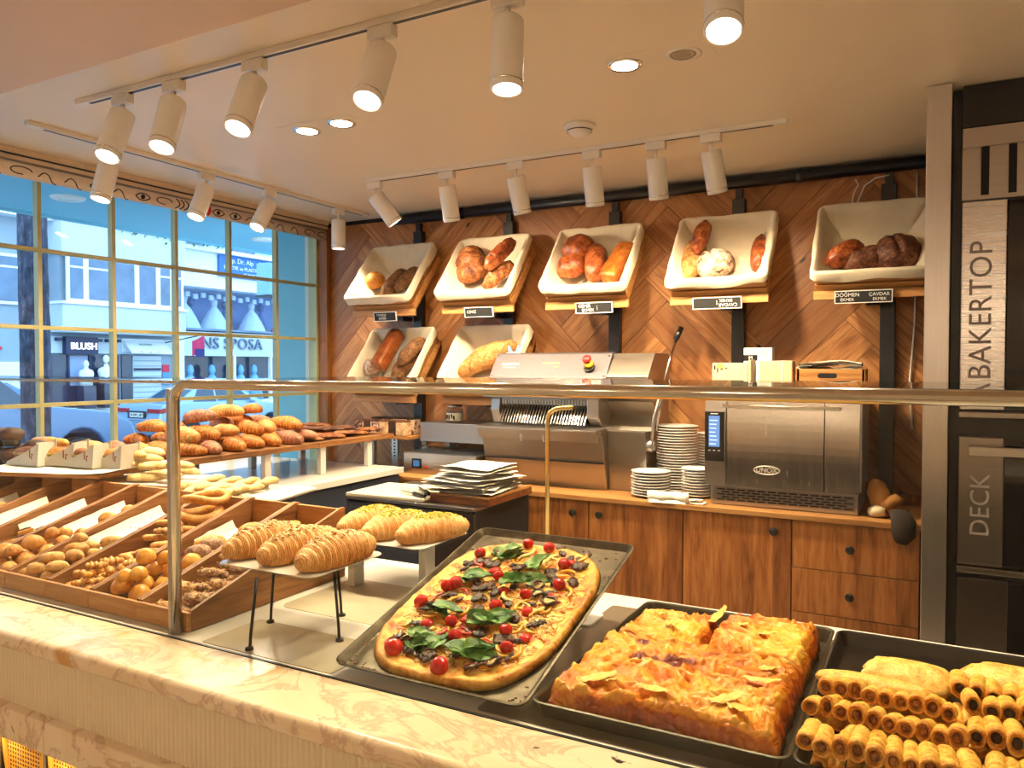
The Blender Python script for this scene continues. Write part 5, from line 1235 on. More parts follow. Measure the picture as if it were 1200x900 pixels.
# ------------------------------------------------------------------ glass stands with filled croissants
def stand_plate(t, w, d, z, mat):
    obj('plate_glass', MB().prism(rrect(-w / 2, -d / 2, w / 2, d / 2, .035), 'z', z, z + .006), mat, t, bev=.002)
    obj('paper_cover', MB().prism(rrect(-w / 2 + .006, -d / 2 + .006, w / 2 - .006, d / 2 - .006, .03), 'z', z + .0065, z + .0075), M_CERAM, t)
s1 = thing('glass_stand', 'clear plate stand on thin black wire legs carrying almond croissants', 'cake stand', (-1.215, 1.268, CT + .0015))
stand_plate(s1, .285, .255, .145, M_PLATEG)
for fx, fy in ((-1.209, 1.071), (-1.079, 1.199), (-1.298, 1.215), (-1.185, 1.328)):
    dx, dy = fx + 1.215, fy - 1.235
    obj('wire_leg', MB().tube([(dx, dy, .004), (dx * .985, dy * .985, .004), (dx * .97, dy * .97, .010), (dx * .96, dy * .96, .03), (dx * .85, dy * .85, .143)], .0032, 8).lathe([(.0005, .007), (.008, .005), (.009, 0)], 12, 0, Matrix.Translation((dx * .985, dy * .985, .0))), M_BLACK, s1)
s2 = thing('glass_stand', 'clear plate stand on white block legs carrying pistachio croissants', 'cake stand', (-1.235, 1.655, CT + .0015))
stand_plate(s2, .30, .25, .118, M_PLATEG)
obj('block_leg', MB().box((.055, .0, 0), (.078, .045, .117)), M_CERAM, s2, bev=.002); obj('block_leg', MB().box((-.10, -.10, 0), (-.077, -.06, .117)), M_CERAM, s2, bev=.002)
bigc = [croissant_mb(.232, .047, .12, 8, 5 + k * 2.2, 80, 20).mesh('filled_croissant', C_CROIP) for k in range(3)]
for k, x in enumerate((-1.318, -1.218, -1.118)):
    o = put('almond_croissant', bigc[k], None, (x, 1.265, CT + .1545), (0, 0, H + .08 * (k - 1) - .12), (1, 1, 1.05), 'straight almond croissant on the wire legged stand, %s from the bins' % ORD[k], 'croissant', 'almond croissants on the wire legged stand')
    put('almond_flakes', nut_bits(on_top(bigc[k], .17, .055), 110, .0052, C_ALM, k), o, kind='stuff')
for k, (x, y, rz) in enumerate(((-1.338, 1.66, 1.35), (-1.237, 1.64, 1.3), (-1.132, 1.65, 1.25))):
    o = put('pistachio_croissant', bigc[(k + 1) % 3], None, (x, y, CT + .1275), (0, 0, rz), (1, 1, 1.05), 'croissant dusted with green pistachio on the block legged stand, %s from the bins' % ORD[k], 'croissant', 'pistachio croissants on the block legged stand')
    put('pistachio_dust', nut_bits(on_top(bigc[(k + 1) % 3], .14, .06, .012), 520, .0032, C_PIST, 40 + k), o, kind='stuff')

# ------------------------------------------------------------------ let the baked goods rest on one another instead of cutting into each other
def settle():
    bpy.context.view_layer.update()
    soft = {'bread', 'pastry', 'roll', 'bun', 'pretzel', 'croissant', 'toast', 'cookie', 'sandwich', 'muffin'}
    hard = ('wooden_bin', 'bread_basket', 'paper_liner', 'step_riser', 'sandwich_board', 'bread_slicer', 'cookie_plate', 'raised_shelf')
    def geo(o):
        vs = []; ps = []
        for q in [o] + list(o.children_recursive):
            if q.type != 'MESH' or q.name.startswith(('almond', 'pistachio', 'nut_topping', 'loose_seeds')): continue
            b = len(vs); mw = q.matrix_world
            vs += [mw @ v.co for v in q.data.vertices]; ps += [tuple(b + i for i in p.vertices) for p in q.data.polygons]
        return vs, ps
    def box(vs): return [min(v[i] for v in vs) for i in range(3)], [max(v[i] for v in vs) for i in range(3)]
    near = lambda a, b: all(a[0][i] <= b[1][i] and b[0][i] <= a[1][i] for i in range(3))
    done = []
    for o in COL.objects:
        if o.parent is None and o.name.startswith(hard):
            for q in ([o] + list(o.children_recursive)):      # part by part: smaller boxes
                if q.type == 'MESH':
                    vs = [q.matrix_world @ v.co for v in q.data.vertices]; done.append((box(vs), BVHTree.FromPolygons(vs, [tuple(p.vertices) for p in q.data.polygons])))
    items = [o for o in COL.objects if o.parent is None and o.get('category') in soft and not o.name.startswith(('almond_c', 'pistachio_c'))]
    items.sort(key=lambda o: round(o.matrix_world.translation.z, 2) if o.name not in UPW else 0)
    for o in items:
        vs, ps = geo(o); up = UPW.get(o.name, Vector((0, 0, 1))); c = o.matrix_world.translation.copy()
        side = Vector((0, 0, 0))
        if o.name in CENTRE: side = Vector((CENTRE[o.name].x - c.x, 0, 0))
        best = None
        for k in range(0, 10 if o.name in CENTRE else 22):
            for f in (0, .35, .7):
                if f and side.length < 1e-4: continue
                for s in (1, .94, .88):
                    d = up * (.003 * k) + side * f
                    w = [(v - c) * s + c + d for v in vs]; bx = box(w); tr = None; hit = False
                    for b2, t2 in done:
                        if near(bx, b2):
                            tr = tr or BVHTree.FromPolygons(w, ps)
                            if tr.overlap(t2): hit = True; break
                    if not hit:
                        best = (d, s, bx, tr or BVHTree.FromPolygons(w, ps))
                        if k == 0 and o.name not in CENTRE:            # nothing under it yet: let it down until it touches
                            for j in range(1, 30):
                                w2 = [v - up * (.003 * j) for v in w]; b3 = box(w2); t3 = BVHTree.FromPolygons(w2, ps)
                                if any(near(b3, b2) and t3.overlap(t2) for b2, t2 in done): break
                                best = (d - up * (.003 * j), s, b3, t3)
                            else: best = (d, s, bx, tr or BVHTree.FromPolygons(w, ps))
                        break
                if best: break
            if best: break
        if best:
            d, s, bx, tr = best; o.location = o.location + d; o.scale = o.scale * s; done.append((bx, tr))
        else: done.append((box(vs), BVHTree.FromPolygons(vs, ps)))
settle()
# ------------------------------------------------------------------ baking trays on the front counter
def pan_mesh(w, d, h, name, mat, flare=.012, lipr=.0035, corner=.02):
    """sheet pan with flared sides and a rolled rim, centred, base at z = 0"""
    mb = MB(); n = 6
    loops = []
    for ins, z in ((flare + .004, .0015), (flare, .002), (.003, h - .003), (0, h), (-.004, h - .001), (-.003, h - .004), (0.001, h - .005), (flare + .0005, .0)):
        loops.append([(p[0], p[1], z) for p in rrect(-w / 2 + ins, -d / 2 + ins, w / 2 - ins, d / 2 - ins, max(.006, corner - ins), n)])
    m = len(loops[0]); vs = [p for l in loops for p in l]; fs = []
    for j in range(len(loops) - 1):
        for i in range(m): k = (i + 1) % m; fs.append((j * m + i, j * m + k, (j + 1) * m + k, (j + 1) * m + i))
    fs.append(tuple(range(m))); fs.append(tuple((len(loops) - 1) * m + i for i in reversed(range(m))))
    return mb.add(vs, fs, False).mesh(name, mat)
ANG = math.radians(15.5)
PT = Matrix.Translation((-.778, 1.103, 1.029)) @ Matrix.Rotation(ANG, 4, 'X')
pt = thing('pizza_tray', 'worn steel baking tray propped up at the back under the long pizza', 'tray', (-.778, 1.103, 1.029), (ANG, 0, 0))
put('tray_body', pan_mesh(.400, .565, .016, 'tray_body', M_TRAY), pt, (.0, .2825, 0))
cm_ = MB(); rg = random.Random(5)
for _ in range(90):
    a = rg.random(); x = rg.choice((-1, 1)) * rg.uniform(.172, .19) if a < .6 else rg.uniform(-.18, .18); y = rg.uniform(.02, .545) if a < .6 else rg.choice((rg.uniform(.015, .03), rg.uniform(.50, .55)))
    s = rg.uniform(.001, .004); cm_.box((x - s, y - s * .6, .0016), (x + s, y + s * .6, .0032), M=Matrix.Identity(4))
obj('burnt_crumbs', cm_, C_DARKB, pt, kind='stuff')
tp = thing('tray_prop', 'white metal pedestal holding up the back of the pizza tray', 'stand', (-.70, 1.60, CT + .0015))
obj('pedestal_post', MB().lathe([(.016, .005), (.014, .02), (.014, .135)], 20), M_WHITE, tp); obj('pedestal_foot', MB().prism(rrect(-.05, -.045, .05, .045, .012), 'z', 0, .006), M_WHITE, tp, bev=.001)
obj('pedestal_arm', MB().box((-.25, -.008, .118), (.02, .008, .135)), M_WHITE, tp)

pz = thing('long_pizza', 'long oval vegetable pizza with cherry tomatoes and green leaves on the tilted steel tray', 'pizza', PT @ Vector((.0, .2625, .0045)), (ANG, 0, 0))
PWX, PLY = .188, .252
def pz_shape(a, r):
    c, s = math.cos(a), math.sin(a); e = 3.2
    k = (abs(c) ** e + abs(s) ** e) ** (-1 / e)
    w = 1 + .022 * nz3(c * 2.2, s * 2.2, 3)
    return c * k * r * PWX * w, s * k * r * PLY * w
def pz_height(x, y, r):
    edge = max(0, 1 - abs(r - .95) / .05) ** .6 if r > .90 else 0
    return .0085 + .0065 * edge + .0034 * nz3(x * 40, y * 40, 0) + .0018 * nz3(x * 110, y * 110, 7) if r < .995 else 0
vs = []; fs = []; NA, NR = 120, 46
rs_ = [i / (NR - 1) for i in range(NR)]
toast = []
for j, r in enumerate(rs_):
    for i in range(NA):
        x, y = pz_shape(2 * PI * i / NA, max(r, .002)); vs.append((x, y, max(0, pz_height(x, y, r)))); toast.append(r)
for j in range(NR - 1):
    for i in range(NA): k = (i + 1) % NA; fs.append((j * NA + i, j * NA + k, (j + 1) * NA + k, (j + 1) * NA + i))
fs.append(tuple((NR - 1) * NA + i for i in reversed(range(NA))))
def with_attr(me, name, vals):
    at = me.attributes.new(name, 'FLOAT', 'POINT'); at.data.foreach_set('value', vals); return me
m = Mat('pizza_top'); v = m.coords(rnd=False)
at = m.n('ShaderNodeAttribute'); at.attribute_name = 'radius'
n1 = m.noise(v, 26, 6, .62, .8); n2 = m.noise(v, 90, 4, .6); n3 = m.noise(v, 15, 5, .6, .4)
cheese = m.ramp(n1, [(.28, B(170, 60, 20)), (.38, B(214, 110, 34)), (.48, B(238, 170, 60)), (.60, B(248, 214, 118)), (.75, B(250, 232, 170))])
cheese = m.mix(m.ramp(n2, [(.58, (0, 0, 0, 1)), (.68, (.8, .8, .8, 1))]), cheese, B(196, 110, 36))
cheese = m.mix(m.ramp(n3, [(.60, (0, 0, 0, 1)), (.68, (.85, .85, .85, 1))]), cheese, B(150, 50, 22))
edge = m.ramp(n1, [(.3, B(140, 68, 16)), (.45, B(214, 138, 44)), (.65, B(242, 190, 92))])
fac = m.ramp(m.math('ADD', at.outputs['Fac'], m.math('MULTIPLY', m.math('SUBTRACT', n1, .5), .16)), [(.90, (0, 0, 0, 1)), (.96, (1, 1, 1, 1))])
m.set(rough=.42, color=m.mix(fac, cheese, edge), spec=.4); m.bump(m.math('ADD', n1, m.math('MULTIPLY', n2, .6)), .8, .004); M_PIZZA = m.m
crm = MB().add(vs, fs, True).mesh('pizza_crust', M_PIZZA); with_attr(crm, 'radius', toast)
put('crust_and_cheese', crm, pz)
def on_pizza(x, y, h=0):       # tray coordinates -> pizza coordinates
    return (x * .93, y - .2625 + .008, .0105 + h)
M_TOM = Mat('cherry_tomato_skin'); _v = M_TOM.coords(rnd=True); M_TOM.set(rough=.14, spec=.6, color=M_TOM.ramp(M_TOM.noise(_v, 25, 3), [(.3, B(150, 14, 8)), (.6, B(196, 26, 14)), (.8, B(214, 60, 30))])); M_TOM = M_TOM.m
tm_ = [MB().ball(lambda d, k=k: Vector((d.x * .0155, d.y * .0150, .0120 + d.z * .0135)) * (1 + .05 * nz3(d.x * 2, d.y * 2, d.z * 2 + k)), 18, 12).mesh('cherry_tomato', M_TOM) for k in range(3)]
tmh = MB().ball(lambda d: Vector((d.x * .0165, d.y * .015, .004 + d.z * (.009 if d.z > 0 else .003))), 18, 10).mesh('tomato_half', M_TOM)
for k, (x, y) in enumerate([(-0.112, 0.052), (0.018, 0.033), (-0.152, 0.206), (-0.134, 0.425), (-0.041, 0.493), (0.02, 0.487), (0.09, 0.423), (0.115, 0.345), (0.062, 0.291), (0.022, 0.236), (-0.039, 0.346), (-0.047, 0.164), (-0.011, 0.12), (0.083, 0.165), (0.112, 0.118), (-0.137, 0.274), (-0.115, 0.290)]):
    put('cherry_tomato', tm_[k % 3], pz, on_pizza(x, y, -.002), (random.uniform(-.3, .3), random.uniform(-.3, .3), random.random() * 6), random.uniform(.85, 1.1) * (1.12 if y < .1 else .95))
for k, (x, y) in enumerate([(-0.061, 0.366), (-0.017, 0.188), (0.091, 0.243), (.035, .225), (.10, .44), (-.02, .18), (.13, .16), (-.10, .15), (.0, .30), (.06, .12)]):
    put('tomato_half', tmh, pz, on_pizza(x, y, -.001), (random.uniform(-.3, .3), random.uniform(-.2, .2), random.random() * 6), random.uniform(.7, .95))
M_LEAF = Mat('spinach_leaf'); _v = M_LEAF.coords(rnd=True); _n = M_LEAF.noise(_v, 40, 4); M_LEAF.set(rough=.38, spec=.4, color=M_LEAF.ramp(_n, [(.3, B(30, 60, 22)), (.5, B(70, 116, 42)), (.72, B(134, 168, 86))])); M_LEAF.bump(_n, .5, .003); M_LEAF = M_LEAF.m
M_LEAFP = Mat('pale_spinach_leaf'); _v = M_LEAFP.coords(rnd=True); _n = M_LEAFP.noise(_v, 40, 4); M_LEAFP.set(rough=.45, color=M_LEAFP.ramp(_n, [(.3, B(72, 110, 50)), (.5, B(120, 156, 90)), (.72, B(170, 196, 140))])); M_LEAFP.bump(_n, .5, .003); M_LEAFP = M_LEAFP.m
def leaf_mb(L, Wd, curl, seed):
    def fn(a, b):
        w = Wd * max(.02, math.sin(PI * min(1, a ** .72))) ** .85
        x = (a - .5) * L; y = (b - .5) * w
        q = (2 * b - 1)
        return (x, y, .004 + curl * q * q * w * .6 + .010 * math.sin(a * 5 + seed) * .5 + .006 * nz3(a * 4 + seed, b * 4, seed) - .002 * (abs(q) < .12))
    mb = MB(); mb.grid(16, 9, fn); k = len(mb.v); mb.grid(16, 9, lambda a, b: tuple(Vector(fn(a, b)) - Vector((0, 0, .0006))))
    mb.tube([Vector(fn(a, .5)) + Vector((0, 0, .0006)) for a in [i / 10 for i in range(11)]], .0008, 5)
    return mb
LV = [leaf_mb(.07, .042, c, k).mesh('spinach_leaf', mt) for k, (c, mt) in enumerate(((.25, M_LEAF), (.5, M_LEAF), (.12, M_LEAF), (.4, M_LEAFP)))]
for x, y, rz, s, v_ in ((-0.074, 0.448, .2, 1.15, 3), (-.06, .44, .5, .9, 2), (0.026, 0.418, .8, .95, 3), (.035, .405, 2, .8, 1), (-0.085, 0.327, .3, 1.0, 0), (-.105, .318, 1.0, .8, 2), (0.055, 0.35, .2, .9, 3), (0.017, 0.336, .6, .9, 1), (.005, .322, 1.2, .8, 0), (-0.075, 0.192, .35, 1.1, 0), (-.09, .18, -.2, .8, 1), (0.044, 0.191, .6, 1.25, 2), (.02, .182, .2, 1.0, 1), (.05, .205, .9, .9, 0), (-0.054, 0.091, .9, .95, 0), (-0.041, 0.114, .2, .9, 2), (-0.089, 0.1, 2.8, .9, 3), (-.07, .075, -.6, .8, 1), (-.03, .095, 1.5, .8, 0), (0.051, 0.091, .3, 1.2, 2), (0.035, 0.073, .1, 1.1, 0), (.065, .10, .8, .9, 1), (.08, .088, .4, .8, 0)):
    put('spinach_leaf', LV[v_], pz, on_pizza(x, y, random.uniform(.003, .008)), (random.uniform(-.35, .35), random.uniform(-.2, .2), rz), s)
rgb = random.Random(21)
M_AUB = crust('roasted_aubergine', [(.35, B(28, 16, 14)), (.5, B(58, 32, 22)), (.7, B(112, 70, 44))], 60, rough=.4)
M_AUBF = crust('roasted_aubergine_flesh', [(.3, B(150, 110, 50)), (.5, B(206, 176, 110)), (.7, B(228, 206, 150))], 60, rough=.5)
ring = MB().tube([(.014 * math.cos(a), .012 * math.sin(a), .004 + .002 * math.sin(a * 3)) for a in [i * 2 * PI / 16 for i in range(16)]], .0032, 6, closed=True).mesh('aubergine_slice', M_AUB)
flesh = MB().lathe([(.0005, .0045), (.012, .0045), (.013, .003), (.0005, .002)], 16, cap=False).mesh('slice_flesh', M_AUBF)
bit = [MB().ball(lambda d, k=k: Vector((d.x * .013 * (1 + .9 * nz3(d.x * 2 + k, d.y * 2, d.z)), d.y * .009 * (1 + .9 * nz3(d.x * 2, d.y * 3 + k, 3)), .0035 + d.z * .0035 + .004 * nz3(d.x * 3, d.y * 3, k))), 14, 8).mesh('roasted_bit', M_AUB) for k in range(3)]
for k, (x, y) in enumerate([(0.084, 0.306), (0.089, 0.06), (0.11, 0.075), (.075, .05), (.123, .282), (-.03, .06), (-.105, .09), (.07, .335)]):
    o = put('aubergine_slice', ring, pz, on_pizza(x, y, .003), (random.uniform(-.6, .6), random.uniform(-.4, .4), random.random() * 6), random.uniform(.8, 1.15)); put('slice_flesh', flesh, o)
for k, (x, y) in enumerate([(0.123, 0.282), (0.11, 0.084), (-0.032, 0.058), (-0.029, 0.262), (-0.122, 0.135), (0.126, 0.153), (0.119, 0.198), (-0.144, 0.384), (-0.034, 0.404), (0.071, 0.398), (0.044, 0.502), (-0.036, 0.303), (.09, .46), (-.06, .29), (-.08, .245), (-.12, .25), (.02, .27), (.06, .22), (-.02, .22), (-.14, .36), (.08, .38), (.10, .36), (.03, .15), (.13, .10), (-.03, .05), (-.06, .06), (.12, .49), (-.01, .39), (-.1, .40)] + [(rgb.uniform(-.14, .14), rgb.uniform(.05, .48)) for _ in range(44)]):
    put('roasted_bit', bit[k % 3], pz, on_pizza(x, y, .0), (random.uniform(-.4, .4), 0, random.random() * 6), random.uniform(.7, 1.35))
M_PEP = plain('yellow_pepper', B(226, 160, 30), .3, var=.15); M_PEPG = plain('pale_courgette', B(206, 196, 110), .4, var=.15); M_PEPR = plain('red_pepper', B(176, 44, 22), .3, var=.15)
strip = [bar_mb(.045, .0045, k, bend=.25, flat=(1, .7), m=8, n=12).mesh('pepper_strip', mt) for k, mt in enumerate((M_PEP, M_PEP, M_PEPG, M_PEPR))]
for k, (x, y) in enumerate([(0.116, 0.24), (-0.1, 0.384), (-0.022, 0.442), (-0.086, 0.233), (0.125, 0.258), (-0.089, 0.271), (0.023, 0.286), (0.131, 0.116), (-.03, .42), (-.12, .36), (.05, .45), (.11, .40), (-.05, .21), (.0, .15), (.08, .20), (-.11, .18), (-.02, .36), (-.13, .07), (.01, .055), (.07, .26), (.14, .33), (-.06, .13), (.02, .37), (.13, .19)] + [(rgb.uniform(-.14, .14), rgb.uniform(.05, .48)) for _ in range(36)]):
    put('pepper_strip', strip[(k * 3) % 4], pz, on_pizza(x, y, .0), (0, 0, random.random() * 6), random.uniform(.7, 1.1))
sh_ = MB(); rg = random.Random(9)
for _ in range(1300):
    a = rg.random() * 2 * PI; r = math.sqrt(rg.random()) * .86; x, y = pz_shape(a, r); q = rg.random() * 6; L = rg.uniform(.004, .010)
    z = pz_height(x, y, r) + .0006; dx, dy = L * math.cos(q), L * math.sin(q)
    sh_.tube([(x - dx, y - dy, z), (x, y, z + .0022), (x + dx, y + dy, z)], .0011, 4, m=rg.choice((0, 0, 1, 2)))
obj('grated_cheese', sh_, [plain('melted_cheese', B(240, 206, 130), .4), plain('toasted_cheese', B(206, 124, 44), .4), plain('pale_cheese', B(246, 230, 186), .4)], pz, kind='stuff')

# ------------------------------------------------------------------ flaky pastry sheet, cut in three, in a black tray
bt = thing('baking_tray', 'dark enamelled baking tray holding the large flaky pastry sheets', 'tray', (-.368, 1.413, CT + .002))
put('tray_body', pan_mesh(.400, .605, .030, 'tray_body', plain('olive_tray_enamel', B(74, 66, 50), .35, metal=.5, var=.3, scale=14)), bt)
obj('tray_base_liner', MB().prism(rrect(-.175, -.28, .175, .28, .02), 'z', .0022, .003), M_TRAYD, bt)
m = Mat('flaky_pastry'); v = m.coords(rnd=False); at = m.n('ShaderNodeAttribute'); at.attribute_name = 'toast'
n1 = m.noise(v, 46, 6, .65, 1.2); n2 = m.noise(v, 170, 4, .6, .4)
f = m.math('ADD', m.math('MULTIPLY', n1, .40), m.math('MULTIPLY', at.outputs['Fac'], .60))
c = m.ramp(f, [(.18, B(252, 210, 104)), (.36, B(242, 174, 58)), (.50, B(222, 130, 28)), (.66, B(172, 76, 14)), (.84, B(108, 36, 8))])
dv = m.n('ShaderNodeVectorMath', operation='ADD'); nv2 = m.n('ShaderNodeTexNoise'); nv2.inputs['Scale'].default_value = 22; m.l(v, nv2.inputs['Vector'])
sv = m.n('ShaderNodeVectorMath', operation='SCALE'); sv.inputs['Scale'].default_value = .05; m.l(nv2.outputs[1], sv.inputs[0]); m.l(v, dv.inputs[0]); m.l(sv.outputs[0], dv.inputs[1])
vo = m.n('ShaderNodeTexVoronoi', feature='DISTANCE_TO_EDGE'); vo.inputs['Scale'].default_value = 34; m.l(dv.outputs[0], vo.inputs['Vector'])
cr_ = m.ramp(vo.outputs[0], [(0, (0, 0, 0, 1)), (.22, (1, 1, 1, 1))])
c = m.mix(m.math('MULTIPLY', m.math('SUBTRACT', 1.0, cr_), .20), c, B(180, 84, 16))  # crease darkening put into the colour, like shade in the folds
m.set(rough=.27, color=c, spec=.5); m.bump(m.math('ADD', m.math('ADD', n1, m.math('MULTIPLY', n2, .5)), m.math('MULTIPLY', cr_, .9)), .6, .004); M_FLAKY = m.m
def pastry_block(x0, x1, y0, y1, h, seed, nx, ny, label, red=()):
    vs = []; fs = []; toast = []; cx, cy = (x0 + x1) / 2, (y0 + y1) / 2
    for j in range(ny):
        for i in range(nx):
            a, b = i / (nx - 1), j / (ny - 1)
            e = min(a * (x1 - x0), (1 - a) * (x1 - x0), b * (y1 - y0), (1 - b) * (y1 - y0))
            x, y = x0 + a * (x1 - x0), y0 + b * (y1 - y0)
            wx, wy = x + .035 * nz3(x * 14, y * 14, seed), y + .035 * nz3(x * 14, y * 14, seed + 9)
            fold = max(-.4, 1 - abs(nz3(wx * 15 + wy * 6, wy * 22, seed + 2)) * 3.0); fold2 = max(-.5, 1 - abs(nz3(wx * 48, wy * 34 + wx * 20, seed + 4)) * 3.0); fold3 = max(-.5, 1 - abs(nz3(wx * 95, wy * 80, seed + 5)) * 2.6); big = nz3(wx * 7, wy * 7, seed + 6)
            s = min(1, e / .016) ** .5
            z = h * s * (.92 + .16 * big + .17 * fold + .09 * fold2 + .03 * fold3)
            if e <= 0: z = 0
            wob = .007 * nz3(x * 30, y * 30, seed) if e < .02 else 0
            vs.append((x - cx + wob, y - cy + wob, z))
            t = .50 - .16 * fold - .12 * fold2 + .45 * big + (.30 if e < .010 else 0) + .15 * (1 - s) + .25 * nz3(x * 30, y * 26, seed + 8)
            for rx, ry, rr_, ra in red:
                d = math.hypot((x - rx) / 1.5, y - ry) + .012 * nz3(x * 40, y * 40, 3)
                t += .9 * max(0, 1 - (d / rr_) ** 3)
            toast.append(max(0, min(1.1, t)))
    for j in range(ny - 1):
        for i in range(nx - 1): fs.append((j * nx + i, j * nx + i + 1, (j + 1) * nx + i + 1, (j + 1) * nx + i))
    rim = [i for i in range(nx)] + [j * nx + nx - 1 for j in range(1, ny)] + [(ny - 1) * nx + i for i in range(nx - 2, -1, -1)] + [j * nx for j in range(ny - 2, 0, -1)]
    fs.append(tuple(reversed(rim)))
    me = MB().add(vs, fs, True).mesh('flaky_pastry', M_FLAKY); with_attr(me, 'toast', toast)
    o = thing('pastry_sheet', label, 'pastry', (cx, cy, CT + .0055), group='flaky pastry sheets in the dark tray')
    put('flaky_layers', me, o); return o
p1 = pastry_block(-.553, -.186, 1.128, 1.415, .052, 1.0, 170, 140, 'large crumpled golden pastry sheet filling the front of the dark baking tray', [(-.38, 1.315, .022, 0), (-.44, 1.31, .018, 0), (-.47, 1.375, .010, 0)])
p2 = pastry_block(-.549, -.378, 1.420, 1.615, .046, 12.0, 90, 90, 'smooth golden pastry square next to the pizza at the back of the dark baking tray')
p3 = pastry_block(-.372, -.186, 1.420, 1.655, .050, 23.0, 90, 100, 'browner pastry square at the back of the dark tray, beside the rolled pastries')
def flap(par, x, y, z, L, Wd, rz, seed, up=.010):
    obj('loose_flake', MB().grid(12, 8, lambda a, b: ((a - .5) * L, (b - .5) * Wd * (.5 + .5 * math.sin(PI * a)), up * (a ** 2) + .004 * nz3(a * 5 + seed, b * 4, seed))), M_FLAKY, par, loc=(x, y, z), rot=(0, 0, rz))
rg = random.Random(4)
for k in range(7): flap(p1, rg.uniform(-.165, .165), rg.uniform(-.125, .12), .056 + rg.uniform(0, .003), rg.uniform(.03, .07), rg.uniform(.012, .03), rg.uniform(-1, 1), k)
for k in range(2): flap(p2, rg.uniform(-.06, .06), rg.uniform(-.07, .07), .049, .04, .018, rg.uniform(-1, 1), k + 30)
flap(p2, .083, .070, .047, .04, .03, .6, 3, .03)
for k in range(2): flap(p3, rg.uniform(-.06, .06), rg.uniform(-.08, .08), .053, .05, .018, rg.uniform(-1, 1), k + 40)

# ------------------------------------------------------------------ rolled pastry strips in the second black tray
t3 = thing('baking_tray', 'black baking tray stacked with strips of rolled pastry', 'tray', (.050, 1.413, CT + .002))
put('tray_body', pan_mesh(.415, .605, .030, 'tray_body', M_TRAYD), t3)
C_ROLL = crust('rolled_pastry', [(.20, B(150, 74, 14)), (.36, B(226, 152, 46)), (.55, B(248, 204, 92)), (.8, B(252, 228, 150))], 60, rough=.42, bump=.7)
C_ROLLP = crust('pale_rolled_pastry', [(.22, B(190, 116, 34)), (.5, B(240, 190, 90)), (.75, B(252, 226, 150))], 40, rough=.42, bump=.5)
C_RING = crust('browned_roll_end', [(.22, B(128, 62, 14)), (.45, B(214, 140, 48)), (.7, B(244, 196, 100))], 60, rough=.42)
C_FILL = crust('dark_filling', [(.35, B(24, 14, 10)), (.55, B(58, 34, 22)), (.75, B(96, 56, 32))], 80, rough=.6)
C_FILLP = crust('potato_filling', [(.3, B(60, 28, 10)), (.5, B(120, 64, 22)), (.7, B(186, 124, 56))], 80, rough=.6)
def proll_mesh(R, D, seed, mat):
    """one roll lying along y, its open end at y = 0"""
    prof = [(.30, .012), (.55, .006), (.72, .001), (.86, -.001), (.98, .003), (1.03, .010)] + [(1.0 + .05 * math.sin(q * 2.1 + seed), .010 + (D - .018) * q / 8) for q in range(1, 9)] + [(.75, D), (.01, D + .001)]
    n = 16; vs = []; fs = []
    for r, y in prof:
        for i in range(n):
            a = 2 * PI * i / n; q = 1 + .10 * nz3(math.cos(a) * 1.5 + seed, math.sin(a) * 1.5, y * 60)
            vs.append((R * r * q * math.cos(a) * 1.02, y + .0015 * nz3(a, seed, 2), R * r * q * math.sin(a) * 1.15 + R * 1.1))
    for j in range(len(prof) - 1):
        for i in range(n): k = (i + 1) % n; fs.append((j * n + i, j * n + k, (j + 1) * n + k, (j + 1) * n + i))
    mb = MB().add(vs, fs, True)
    for q in range(5 * n): mb.mi[q] = 1
    return mb.mesh('pastry_roll', [mat, C_RING])
def fill_mesh(R, seed, mat):
    return MB().ball(lambda d: Vector((d.x * R * .52, .008 + d.y * .006, d.z * R * .56 + R * 1.1)) * 1.0 + Vector((0, .002 * nz3(d.x * 4, d.z * 4, seed), 0)), 12, 8).mesh('filling', mat)
RR = .0122
RMS = {}
def roll_strip(n, D, loc, rz, label, fillm, mat, sink=.006, key=0, R=RR, lean=0):
    t = thing('rolled_pastry_strip', label, 'pastry', loc, (lean, 0, rz), 'strips of rolled pastry in the black tray')
    kk = (round(D, 3), mat.name, round(R, 4))
    if kk not in RMS: RMS[kk] = [proll_mesh(R, D, s * 2.3 + D * 50, mat) for s in range(4)]
    kf = (fillm.name, round(R, 4))
    if kf not in RMS: RMS[kf] = [fill_mesh(R, s, fillm) for s in range(3)]
    for i in range(n):
        o = put('pastry_roll', RMS[kk][(i * 3 + key) % 4], t, (i * R * 1.78, .004 * math.sin(i * 2.2 + key), .0015 * math.sin(i * 1.7 + key)), (0, random.uniform(0, 6) * 0, random.uniform(-.09, .09)), (random.uniform(.90, 1.12), 1, random.uniform(.88, 1.15)))
        put('filling', RMS[kf][i % 3], o)
    return t
Z0, Z1 = CT + .0055, CT + .0335
L0 = -.140
roll_strip(10, .110, (L0 + .012, 1.118, Z0), 0, 'lowest strip of golden rolled pastry at the front of the black tray', C_FILLP, C_ROLL, key=1)
roll_strip(10, .075, (L0, 1.242, Z0), 0, 'strip of rolled pastry hidden under the second visible strip from the front', C_FILLP, C_ROLL, key=2)
roll_strip(9, .110, (L0 + .01, 1.330, Z0), 0, 'strip of rolled pastry hidden under the third visible strip from the front', C_FILLP, C_ROLL, key=3)
roll_strip(10, .105, (L0 - .004, 1.104, Z1 + .016), -.02, 'front upper strip of long golden pastry rolls near the pastry sheet', C_FILLP, C_ROLL, key=2, lean=-.2)
roll_strip(10, .062, (L0 - .014, 1.236, Z1 + .014), -.12, 'second upper strip from the front, with ten open golden rolls beside the pastry sheet', C_FILLP, C_ROLL, key=5, lean=-.26)
